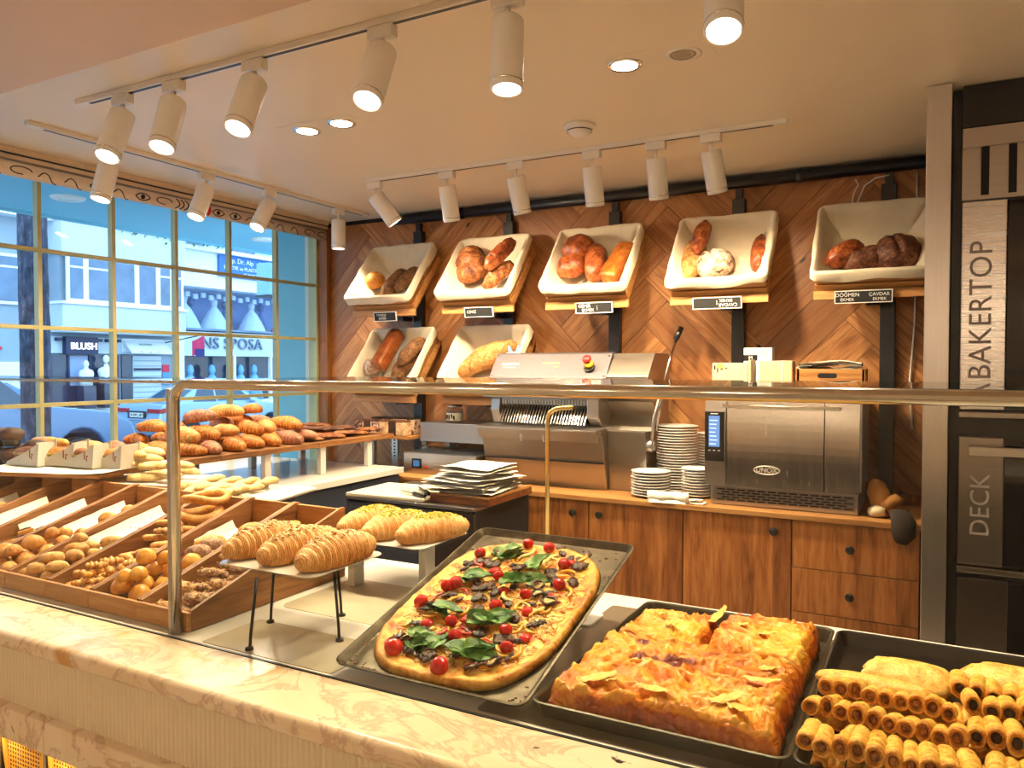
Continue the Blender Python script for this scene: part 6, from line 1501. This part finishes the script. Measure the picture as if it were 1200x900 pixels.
roll_strip(9, .052, (L0 - .002, 1.325, Z1 + .012), -.07, 'third upper strip from the front, with open golden rolls, below the pale strip', C_FILLP, C_ROLL, key=4, lean=-.26)
for k, (x, y, z, L, Wd, rz, lab) in enumerate(((-.075, 1.408, Z1 - .004, .185, .050, -.07, 'pale smooth flattened pastry strip behind the third strip of open rolls'), (-.025, 1.515, Z0, .150, .10, -.10, 'wide yellow pastry roll with a creased top at the back of the black tray'), (.150, 1.560, Z0 + .004, .19, .10, -.05, 'wide yellow pastry roll at the outer back of the black tray'))):
    t = thing('flat_pastry_roll', lab, 'pastry', (x, y, z), (0, 0, rz), 'flattened pastry rolls in the black tray')
    put('roll_body', loaf(L, Wd, .030 if k == 0 else .050, 200 + k, C_ROLLP if k == 0 else C_ROLL if False else C_ROLLP, 0, .05 if k == 0 else .12, .55, 'roll_body', 36, 18), t)
roll_strip(6, .07, (.060, 1.255, Z0), .0, 'strip of dark filled rolls at the bottom behind the outer front strip', C_FILL, C_ROLL, key=1)
roll_strip(7, .10, (.058, 1.125, Z0), .02, 'front strip of golden rolls on the outer side of the black tray', C_FILLP, C_ROLL, key=3)
roll_strip(6, .07, (.066, 1.365, Z0), .0, 'strip of dark filled rolls at the bottom behind the middle outer strip', C_FILL, C_ROLL, key=0)
roll_strip(6, .095, (.064, 1.236, Z1 + .014), -.06, 'upper strip of dark filled rolls on the outer side, nearer the front', C_FILL, C_ROLL, key=0, R=.0135, lean=-.2)
roll_strip(6, .075, (.066, 1.350, Z1 + .011), -.02, 'upper strip of dark filled rolls on the outer side, middle one', C_FILL, C_ROLL, key=2, R=.0130, lean=-.2)
roll_strip(7, .06, (.050, 1.428, Z1 + .003), -.03, 'upper strip of dark filled rolls on the outer side, farthest from the front', C_FILL, C_ROLL, key=1, R=.0130)
roll_strip(7, .10, (.060, 1.11, Z1 - .001), .03, 'upper strip of golden rolls at the outer front edge of the black tray', C_FILLP, C_ROLL, key=1)
# ------------------------------------------------------------------ the street outside
GZ = -.50
struct('street', MB().box((-30, -20, GZ - .1), (X0 - .13, 60, GZ)), plain('asphalt', srgb(110, 118, 128), .8, var=.1, scale=8))
struct('pavement', MB().box((-8.4, -6, GZ), (X0 - .13, 40, GZ + .10)).box((-24.1, -6, GZ), (-20.5, 45, GZ + .10)), plain('paving', srgb(160, 166, 172), .8, var=.08, scale=4))
struct('exterior_canopy', MB().box((-5.95, -1.0, 2.75), (X0 - .125, 8, 2.95)).box((-5.97, -1.0, 2.73), (-5.93, 8, 3.1)), M_SOFFIT)
struct('exterior_wall', MB().box((-4.42, 4.33, GZ), (X0 - .125, 4.60, 2.75)).box((-4.43, 4.325, GZ), (-4.40, 4.61, 2.75)), plain('pale_turquoise_render', srgb(112, 176, 190), .5, var=.02))
for k, (x, y) in enumerate(((-5.2, 3.2), (-5.35, 5.1), (-5.4, 6.3))):
    t = thing('canopy_downlight', 'round unlit downlight in the blue canopy outside the window, %s from the street end' % ORD[k], 'lamp', (x, y, 2.75), group='downlights in the outside canopy')
    obj('bezel', MB().lathe([(.06, -.012), (.10, -.014), (.11, 0)], 28, cap=False), M_WHITE, t); obj('lens', MB().lathe([(.0005, -.010), (.06, -.010)], 24, cap=False), M_CHALK, t)
hs = thing('hanging_sign', 'blank pale blue sign board hanging under the outside canopy', 'sign', (-6.6, 6.9, 2.45))
obj('sign_board', MB().box((-.10, -.62, -.06), (.10, .62, .30), M=Matrix.Rotation(.0, 4, 'Z')), plain('pale_blue_sign', srgb(140, 190, 236), .5), hs, bev=.005)
obj('sign_edge', MB().box((-.11, -.63, -.075), (.11, .63, -.06)), M_BLACKM, hs)
obj('hanger', MB().box((-.10, -.4, .30), (.66, -.38, .34)).box((-.10, .38, .30), (.66, .40, .34)), M_BLACKM, hs)

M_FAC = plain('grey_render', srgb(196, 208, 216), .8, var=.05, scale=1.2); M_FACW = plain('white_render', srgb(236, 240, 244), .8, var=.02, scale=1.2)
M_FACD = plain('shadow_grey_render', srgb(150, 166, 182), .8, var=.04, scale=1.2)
M_SHOPG = plain('shop_glass', srgb(40, 56, 84), .12, spec=.6, var=.3, scale=1.5); M_ROOMG = plain('room_glass', srgb(92, 118, 150), .12, spec=.6, var=.25, scale=1.2)
M_NAVYS = plain('navy_sign', srgb(24, 34, 74), .4); M_LIT = emitter('lit_sign_letters', (.95, .97, 1, 1), 2.2)
def wmat(x, y, z): return basis((0, 1, 0), (0, 0, 1), (1, 0, 0), (x, y, z))      # lettering that faces the shop
FX = -24.0
b1 = thing('building', 'grey rendered house with a glazed bay above small shops across the street', 'building', (FX, 16.0, GZ))
def bb(name, lo, hi, mat, par, bev=0): return obj(name, MB().box((lo[0] - FX, lo[1] - 16, lo[2] - GZ), (hi[0] - FX, hi[1] - 16, hi[2] - GZ)), mat, par, bev)
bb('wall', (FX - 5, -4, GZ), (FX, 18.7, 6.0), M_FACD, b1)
bb('roof_slab', (FX - 5, -4, 6.0), (FX + .5, 18.75, 6.2), M_FACW, b1)
bb('bay_wall', (FX, 14.0, 5.0), (FX + .9, 18.4, 6.05), M_FAC, b1, .02); bb('bay_wall', (FX, 14.0, 2.62), (FX + .9, 18.4, 3.48), M_FAC, b1, .02)
bb('bay_cornice', (FX, 13.9, 6.05), (FX + 1.0, 18.5, 6.15), M_FACW, b1); bb('bay_sill', (FX, 13.95, 3.48), (FX + .98, 18.45, 3.56), M_FACW, b1)
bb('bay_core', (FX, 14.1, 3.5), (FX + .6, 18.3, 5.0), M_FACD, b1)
def window(par, y0, y1, z0, z1, x, mat=M_ROOMG, f=.09, cross=False):
    w = bb('window', (x, y0, z0), (x + .08, y1, z1), M_FACW, par)
    bb('pane', (x + .03, y0 + f, z0 + f), (x + .10 - .012, y1 - f, z1 - f), mat, w).location = (0, 0, 0)
    if cross: bb('casement_bar', (x + .05, y0 + f, z0 + (z1 - z0) * .72), (x + .095, y1 - f, z0 + (z1 - z0) * .72 + .06), M_FACW, w)
    return w
for y0, y1, cr in ((14.15, 14.75, 1), (14.75, 15.6, 1), (15.6, 16.5, 0), (16.5, 17.3, 0), (17.3, 17.85, 1), (17.85, 18.3, 1)): window(b1, y0, y1, 3.56, 5.0, FX + .82, cross=cr)
window(b1, 12.5, 13.35, 3.4, 4.9, FX + .02, cross=True); window(b1, 10.2, 11.4, 3.4, 4.9, FX + .02, cross=True); window(b1, 7.2, 8.4, 3.4, 4.9, FX + .02, cross=True)
bb('signband', (FX, 13.6, 1.98), (FX + .12, 18.5, 2.50), M_FAC, b1)
for k in range(7): bb('signband_lamp', (FX + .12, 14.2 + k * .33, 2.36), (FX + .28, 14.36 + k * .33, 2.46), M_NAVYS, b1)
sg = bb('shop_sign', (FX + .12, 14.45, 1.95), (FX + .32, 15.5, 2.50), M_NAVYS, b1)
put('lettering', text_mesh('BLUSH', .30, M_LIT, .02), sg).matrix_local = wmat(.34, 15.02 - 16, 2.20 - GZ)
bb('shop_window', (FX, 14.05, .1), (FX + .06, 16.35, 1.93), M_SHOPG, b1)
for y in (14.05, 14.62, 15.33, 16.3): bb('shop_post', (FX, y, .1), (FX + .1, y + .07, 1.93), M_NAVYS, b1)
bb('lit_display', (FX + .05, 14.70, .95), (FX + .068, 15.30, 1.9), plain('display_back', srgb(150, 170, 206), .6), b1)
bb('shop_plinth', (FX, 13.6, GZ), (FX + .14, 18.5, .25), M_FAC, b1)
aw = bb('awning', (FX + .1, 16.45, 2.05), (FX + .16, 18.05, 2.50), M_FACW, b1)
obj('awning_cloth', MB().prism([(.10, 2.5 - GZ), (.62, 2.06 - GZ), (.62, 2.0 - GZ), (.10, 2.42 - GZ)], 'y', .48, 2.05), M_FACW, aw)
q = Vector((.52, 0, -.44)).normalized()
put('lettering', text_mesh('ALTUN', .15, plain('faded_letters', srgb(130, 150, 150), .6), .004), aw).matrix_local = basis((0, 1, 0), -q, (.44 * 1.4, 0, .52 * 1.4), (.36, 1.18, 2.305 - GZ))
obj('awning_emblems', MB().prism([(.628, 2.06 - GZ), (.628, 2.03 - GZ), (.63, 2.03 - GZ), (.63, 2.06 - GZ)], 'y', .8, .9).prism([(.628, 2.06 - GZ), (.628, 2.02 - GZ), (.63, 2.02 - GZ), (.63, 2.06 - GZ)], 'y', 1.15, 1.22).prism([(.628, 2.06 - GZ), (.628, 2.03 - GZ), (.63, 2.03 - GZ), (.63, 2.06 - GZ)], 'y', 1.45, 1.55), M_FACD, aw)
bb('shop_door', (FX, 16.5, .1), (FX + .06, 16.85, 1.95), M_SHOPG, b1)
sh2 = bb('roller_shutter', (FX + .02, 16.9, .1), (FX + .08, 18.0, 1.92), M_FAC, b1)
for k in range(9): bb('shutter_rib', (FX + .08, 16.92, .3 + k * .18), (FX + .095, 17.98, .33 + k * .18), M_FACD, sh2)
bb('dark_stripe', (FX + .095, 16.92, 1.42), (FX + .10, 17.98, 1.50), M_NAVYS, sh2)
bb('red_poster', (FX + .02, 18.08, 1.36), (FX + .05, 18.35, 1.62), plain('red_poster', srgb(214, 40, 80), .6), b1); bb('blue_poster', (FX + .02, 18.08, .9), (FX + .05, 18.35, 1.34), plain('blue_poster', srgb(90, 150, 210), .6), b1)
bb('drain_pipe', (FX, 18.5, GZ), (FX + .12, 18.62, 6.0), M_FACW, b1); bb('wall_box', (FX + .02, 18.25, 2.66), (FX + .2, 18.45, 2.95), M_SHOPG, b1)
bb('side_sign', (FX, 11.2, .5), (FX + .05, 13.4, 1.7), M_FACW, b1); bb('red_poster', (FX + .02, 11.9, 2.05), (FX + .05, 12.7, 2.15), plain('red_strip', srgb(200, 50, 60), .6), b1)
# shop dummies
def bust(y, z, s, label):
    t = thing('shop_dummy', label, 'mannequin', (FX + .42, y, z), group='white dummies in the shop window')
    obj('head', MB().ball(lambda d: Vector((d.x * .095, d.y * .085, .62 + d.z * .125)) * s, 14, 10), M_FACW, t)
    obj('torso', MB().lathe([(.19 * s, -.1), (.20 * s, .1), (.235 * s, .28), (.20 * s, .38), (.07 * s, .44), (.055 * s, .53)], 18), M_FACW, t)
    obj('plinth', MB().box((-.2, -.2, .22 - z), (.2, .2, -.1)), M_SHOPG, t)
bust(15.02, 1.05, .95, 'small white dummy in the shop window under the dark lit sign, nearer the tree'); bust(15.7, 1.12, 1.1, 'larger white dummy in the shop window under the dark lit sign')

b2 = thing('building', 'white bridal shop with gowns in an upper display window across the street', 'building', (FX, 16.0, GZ))
bb('wall', (FX - 5, 18.75, 4.50), (FX, 27, 5.95), M_FACW, b2); bb('wall', (FX - 5, 18.75, 1.95), (FX, 27, 2.93), M_FAC, b2); bb('rear_wall', (FX - 5, 18.75, GZ), (FX - 1.6, 27, 6.0), plain('display_blue', srgb(150, 172, 208), .8), b2)
bb('pier', (FX - 1.6, 18.75, GZ), (FX + .1, 18.95, 5.9), M_FACW, b2); bb('pier', (FX - 1.6, 26.5, GZ), (FX + .1, 27, 5.9), M_FACW, b2)
bb('cornice', (FX, 18.75, 5.86), (FX + .3, 27, 6.0), M_FACW, b2); bb('window_head', (FX - .1, 18.9, 4.44), (FX + .06, 27, 4.52), M_ROOMG, b2); bb('window_foot', (FX - .1, 18.9, 2.90), (FX + .08, 27, 2.98), M_ROOMG, b2)
bb('display_floor', (FX - 1.6, 18.9, 2.86), (FX, 27, 2.93), M_FACW, b2)
bb('display_pane', (FX - .03, 18.95, 2.98), (FX - .02, 26.5, 4.44), glass('shop_pane', (.86, .92, 1, 1), 1.45, .5), b2)
bb('shop_window', (FX - 1.5, 18.96, .2), (FX - .72, 26.5, 1.94), M_SHOPG, b2); bb('shop_plinth', (FX - .7, 18.96, GZ), (FX + .05, 26.5, .2), M_FACW, b2)
for y in (21.3, 23.2): bb('shop_post', (FX - .12, y, .2), (FX + .02, y + .1, 1.95), M_FACW, b2)
lt_ = plain('grey_channel_letters', srgb(110, 126, 150), .4, metal=.3)
put('lettering', text_mesh('NS SPOSA', .62, lt_, .04, 'CENTER', 1.1), b2).matrix_local = wmat(.05, 21.25 - 16, 2.42 - GZ)
bs = bb('clinic_sign', (FX, 20.55, 5.02), (FX + .12, 23.5, 5.85), plain('sign_blue', srgb(40, 110, 190), .5), b2)
for body, dz, size in (('Op. Dr. Alp    NCEL', .22, .27), ('ESTETIK ve PLASTIK CERRAHI', -.06, .20), ('KLINIGI', -.29, .20)): put('lettering', text_mesh(body, size, M_FACW, .01), bs).matrix_local = wmat(.135, 22.05 - 16, 5.44 + dz - GZ)
for k in range(14): bb('ceiling_ornament', (FX - .5, 19.1 + k * .36, 4.12 + .07 * (k % 2)), (FX - .42, 19.28 + k * .36, 4.30 + .07 * (k % 2)), M_FACW, b2)
M_GOWN = fabric('white_tulle', srgb(244, 246, 248)); M_PINK = fabric('pink_satin', srgb(236, 60, 130)); M_DIM = fabric('grey_blue_cloth', srgb(120, 140, 178))
def gown(x, y, s, mat, label, sc=1.0):
    t = thing('dress', label, 'dress', (x, y, 2.931), group='dresses in the upper display window')
    n = 24; mb = MB(); vs = []; fs = []
    prof = [(.62, 0), (.56, .18), (.42, .5), (.27, .78), (.13, .96), (.115, 1.02)]
    for r, z in prof:
        for i in range(n): a = 2 * PI * i / n; q = 1 + .06 * math.sin(a * 9) * (1 - z); vs.append((r * q * s * sc * math.cos(a), r * q * s * sc * math.sin(a), z * s))
    for j in range(len(prof) - 1):
        for i in range(n): k = (i + 1) % n; fs.append((j * n + i, j * n + k, (j + 1) * n + k, (j + 1) * n + i))
    obj('skirt', mb.add(vs, fs, True), mat, t)
    obj('bodice', MB().lathe([(.115 * s, 1.02 * s), (.15 * s, 1.2 * s), (.14 * s, 1.28 * s), (.05 * s, 1.33 * s), (.04 * s, 1.4 * s)], 16), mat, t)
for k, (x, y, s, mat, lab) in enumerate(((-24.80, 19.64, 1.02, M_GOWN, 'white bridal gown at the street corner end of the upper display window'), (-24.80, 21.05, .96, M_GOWN, 'white bridal gown in the middle of the upper display window'), (-24.80, 22.95, .94, M_GOWN, 'white bridal gown beside the pink dress in the upper display window'), (-24.5, 24.2, .62, M_PINK, 'pink dress in the upper display window'))): gown(x, y, s, mat, lab)
for k, y in enumerate((20.35, 22.0, 23.9)): gown(-25.28, y, .95, M_DIM, 'grey blue gown at the back of the display window, %s from the corner' % ORD[k], .45)
for k, y in enumerate((19.5, 20.5, 21.9, 22.6)):
    t = thing('dress', 'small pale blue dress in the ground floor bridal window, %s from the corner' % ORD[k], 'dress', (FX - .30, y, .21), group='dresses in the ground floor window')
    obj('skirt', MB().lathe([(.36, 0), (.30, .5), (.15, .95), (.06, 1.05)], 16), plain('pale_blue_cloth', srgb(120, 176, 214), .8), t); obj('bodice', MB().lathe([(.08, 1.0), (.14, 1.2), (.10, 1.36), (.03, 1.42)], 12), plain('pale_blue_cloth_top', srgb(120, 176, 214), .8), t)
b3 = thing('building', 'pale blue building rising behind the bridal shop', 'building', (-33, 27, GZ))
obj('wall', MB().box((-3, -12, 0), (0, 16, 10.5)), plain('pale_blue_render', srgb(190, 226, 238), .8), b3)
for k in range(6): obj('window', MB().box((-.02, -8 + k * 3.4, 7.2), (.04, -6.4 + k * 3.4, 9.2)), M_ROOMG, b3)
fl = thing('flag', 'small red and navy flag hanging before the bridal shop letters', 'flag', (-21.5, 17.6, 2.5))
obj('flag_cloth', MB().grid(8, 8, lambda a, b: (.03 * math.sin(6 * a), -.25 + .5 * a, -.1 - .5 * b + .2 * a)), plain('flag_red', srgb(196, 40, 90), .7), fl); obj('flag_patch', MB().box((.05, -.15, -.62), (.06, .2, -.35)), plain('flag_navy', srgb(40, 40, 110), .7), fl)
obj('flag_pole', MB().cyl((0, .3, .15), (-2.3, .5, -.1), .02), M_BLACKM, fl)
# ivy on the roof edge
iv = MB(); rg = random.Random(8)
for _ in range(500):
    p = Vector((FX + .9 + rg.uniform(-.1, .15), 16.0 + rg.random() * 4.2, 6.2 + rg.gauss(0, .14))); r = rg.uniform(.05, .11)
    iv.add([(-r, 0, 0), (0, -r * .6, .02), (r, 0, 0), (0, r * .6, .02)], [(0, 1, 2, 3)], False, 0, Matrix.Translation(p) @ Euler((rg.random() * 6, rg.random() * 6, rg.random() * 6)).to_matrix().to_4x4())
obj('roof_ivy', iv, plain('ivy_green', srgb(70, 110, 70), .7, var=.3), None, label='green creeper trailing along the roof edge of the grey house', cat='creeper', kind='stuff')
# street tree
tr = thing('street_tree', 'dark bark street tree trunk standing before the parked cars', 'tree', (-7.0, 3.98, GZ + .1))
mb = MB(); vs = []; fs = []; n = 20
for j in range(26):
    z = j * .18
    for i in range(n):
        a = 2 * PI * i / n; r = (.118 + .03 * max(0, 1 - z / .5)) * (1 + .10 * nz3(math.cos(a) * 3, math.sin(a) * 3, z * 3) + .06 * nz3(math.cos(a) * 9, math.sin(a) * 9, z * 6))
        vs.append((r * math.cos(a) + .02 * math.sin(z), r * math.sin(a), z))
for j in range(25):
    for i in range(n): k = (i + 1) % n; fs.append((j * n + i, j * n + k, (j + 1) * n + k, (j + 1) * n + i))
m = Mat('tree_bark'); v = m.coords((3, 3, 1), rnd=False); nn = m.noise(v, 8, 6, .65); m.set(rough=.9, color=m.ramp(nn, [(.35, srgb(36, 38, 52)), (.55, srgb(66, 70, 92)), (.75, srgb(120, 124, 140))])); m.bump(nn, .8, .02)
obj('trunk', mb.add(vs, fs, True), m.m, tr)
obj('branch', MB().tube([(0, 0, 4.0), (.2, .5, 4.7), (.3, 1.2, 5.3)], [.07, .05, .03], 10).tube([(0, 0, 4.2), (-.3, -.5, 5.0), (-.5, -1.0, 5.6)], [.07, .05, .03], 10), m.m, tr)
# parked cars
def car(loc, paint, label, plate=None):
    t = thing('parked_car', label, 'car', loc, group='cars parked outside the window')
    hw = .86; gl = plain('car_glass', srgb(40, 60, 84), .06, spec=.8)
    low = [(.10, .22), (.0, .40), (-.03, .60), (.03, .86), (.10, .985), (.30, 1.02), (.80, 1.05), (1.3, 1.04), (3.25, .98), (4.0, .88), (4.42, .70), (4.50, .50), (4.42, .22)]
    for cy in (3.62, .86): pass
    pts = [(y, z) for y, z in low]
    bot = []
    for cy in (3.62, .86): bot += [(cy + .36 * math.cos(a), .22 + .0 + .36 * max(0, math.sin(a)) + .06) for a in [i * PI / 8 for i in range(9)]]
    prof = pts + bot
    mb = MB(); n_ = len(prof); vs = []
    for x, ins in ((-hw + .0, .06), (-hw, 0), (hw, 0), (hw, .06)): pass
    body = MB().prism(prof, 'x', -hw, hw)
    obj('body', body, paint, t, bev=.035)
    cab = [(.62, 1.02), (1.15, 1.33), (1.55, 1.42), (2.35, 1.42), (2.75, 1.30), (3.35, .97)]
    vs = []; nn_ = len(cab)
    for s in (-1, 1):
        for y, z in cab: vs.append((s * (hw - .04 - .20 * (z - .97) / .45), y, z))
    fs = [(i, (i + 1) % nn_, nn_ + (i + 1) % nn_, nn_ + i) for i in range(nn_)] + [tuple(range(nn_)), tuple(nn_ + i for i in reversed(range(nn_)))]
    obj('cabin', MB().add(vs, fs), paint, t, bev=.03)
    def sx(z): return hw - .04 - .20 * (z - .97) / .45 + .004
    for s in (-1, 1):
        for qa, qb in (((1.02, 1.04, 1.75, 1.75), (1.18, 1.36)), ((1.80, 1.80, 2.95, 2.62), (1.10, 1.36))):
            y0, y1, y2, y3 = qa
            pts_ = [(y0, 1.04), (y2, 1.02), (y3 if qa[3] != 1.75 else 1.75, 1.35), (max(y1, 1.25) if qa[0] < 1.5 else y1, 1.35)]
            q = MB().add([(s * sx(z), y, z) for y, z in pts_] + [(s * (sx(z) - .02), y, z) for y, z in pts_], [(0, 1, 2, 3), (4, 7, 6, 5), (0, 4, 5, 1), (1, 5, 6, 2), (2, 6, 7, 3), (3, 7, 4, 0)])
            obj('side_window', q, gl, t)
    obj('rear_window', MB().add([(-.62, .70, 1.075), (.62, .70, 1.075), (.54, 1.16, 1.345), (-.54, 1.16, 1.345), (-.62, .74, 1.04), (.62, .74, 1.04), (.54, 1.2, 1.31), (-.54, 1.2, 1.31)], [(0, 1, 2, 3), (4, 7, 6, 5), (0, 4, 5, 1), (1, 5, 6, 2), (2, 6, 7, 3), (3, 7, 4, 0)]), gl, t)
    obj('windscreen', MB().add([(-.68, 3.30, 1.01), (.68, 3.30, 1.01), (.58, 2.74, 1.325), (-.58, 2.74, 1.325), (-.68, 3.26, .98), (.68, 3.26, .98), (.58, 2.7, 1.29), (-.58, 2.7, 1.29)], [(0, 1, 2, 3), (4, 7, 6, 5), (0, 4, 5, 1), (1, 5, 6, 2), (2, 6, 7, 3), (3, 7, 4, 0)]), gl, t)
    for s in (-1, 1):
        obj('tail_light', MB().prism([(.045, .78), (.06, .92), (.36, .93), (.30, .86)], 'x', s * hw - .012, s * hw + .012).box((s * .62 - .24, -.012, .80), (s * .62 + .245, .06, .90)), plain('tail_red', srgb(170, 24, 40), .15), t, bev=.006)
        obj('mirror', MB().ball(lambda d: Vector((s * (hw + .08) + d.x * .10, 2.85 + d.y * .07, 1.02 + d.z * .07)), 12, 8), paint, t)
        for cy in (3.62, .86):
            w = obj('wheel', MB().cyl((s * (hw - .20), cy, .20), (s * (hw - .005), cy, .20), .315, n=28), M_BLACK, t)
            obj('rim', MB().cyl((s * (hw - .006), cy, .20), (s * (hw + .008), cy, .20), .20, n=20), M_STEEL, w)
    obj('plate_recess', MB().box((-.34, -.038, .66), (.34, .0, .84)), M_BLACKM, t, bev=.01)
    pl = obj('number_plate', MB().box((-.27, -.050, .685), (.27, -.036, .80)), M_WHITE, t)
    if plate: put('lettering', text_mesh(plate, .10, M_BLACKM, .002), pl).matrix_local = basis((1, 0, 0), (0, 0, 1), (0, -1, 0), (.02, -.052, .742)); obj('plate_band', MB().box((-.27, -.0515, .685), (-.235, -.05, .80)), plain('plate_blue', srgb(40, 80, 180), .4), pl)
    obj('boot_line', MB().box((-.80, -.036, .60), (.80, -.02, .608)), M_BLACKM, t)
    return t
c1 = car((-17.4, 12.4, GZ + .1155), plain('silver_blue_paint', srgb(150, 182, 214), .18, metal=.4, spec=.6, coat=.6, var=.03), 'silver blue saloon car parked with its number plate towards the shop window', '34 NPL 387')
c2 = car((-14.6, 4.0, GZ + .1155), plain('slate_blue_paint', srgb(84, 116, 156), .18, metal=.4, spec=.6, coat=.6, var=.03), 'darker slate blue car parked beyond the tree trunk')
c2.scale = (1.25, 1.25, 1.25); c2.location.z = GZ + .1445
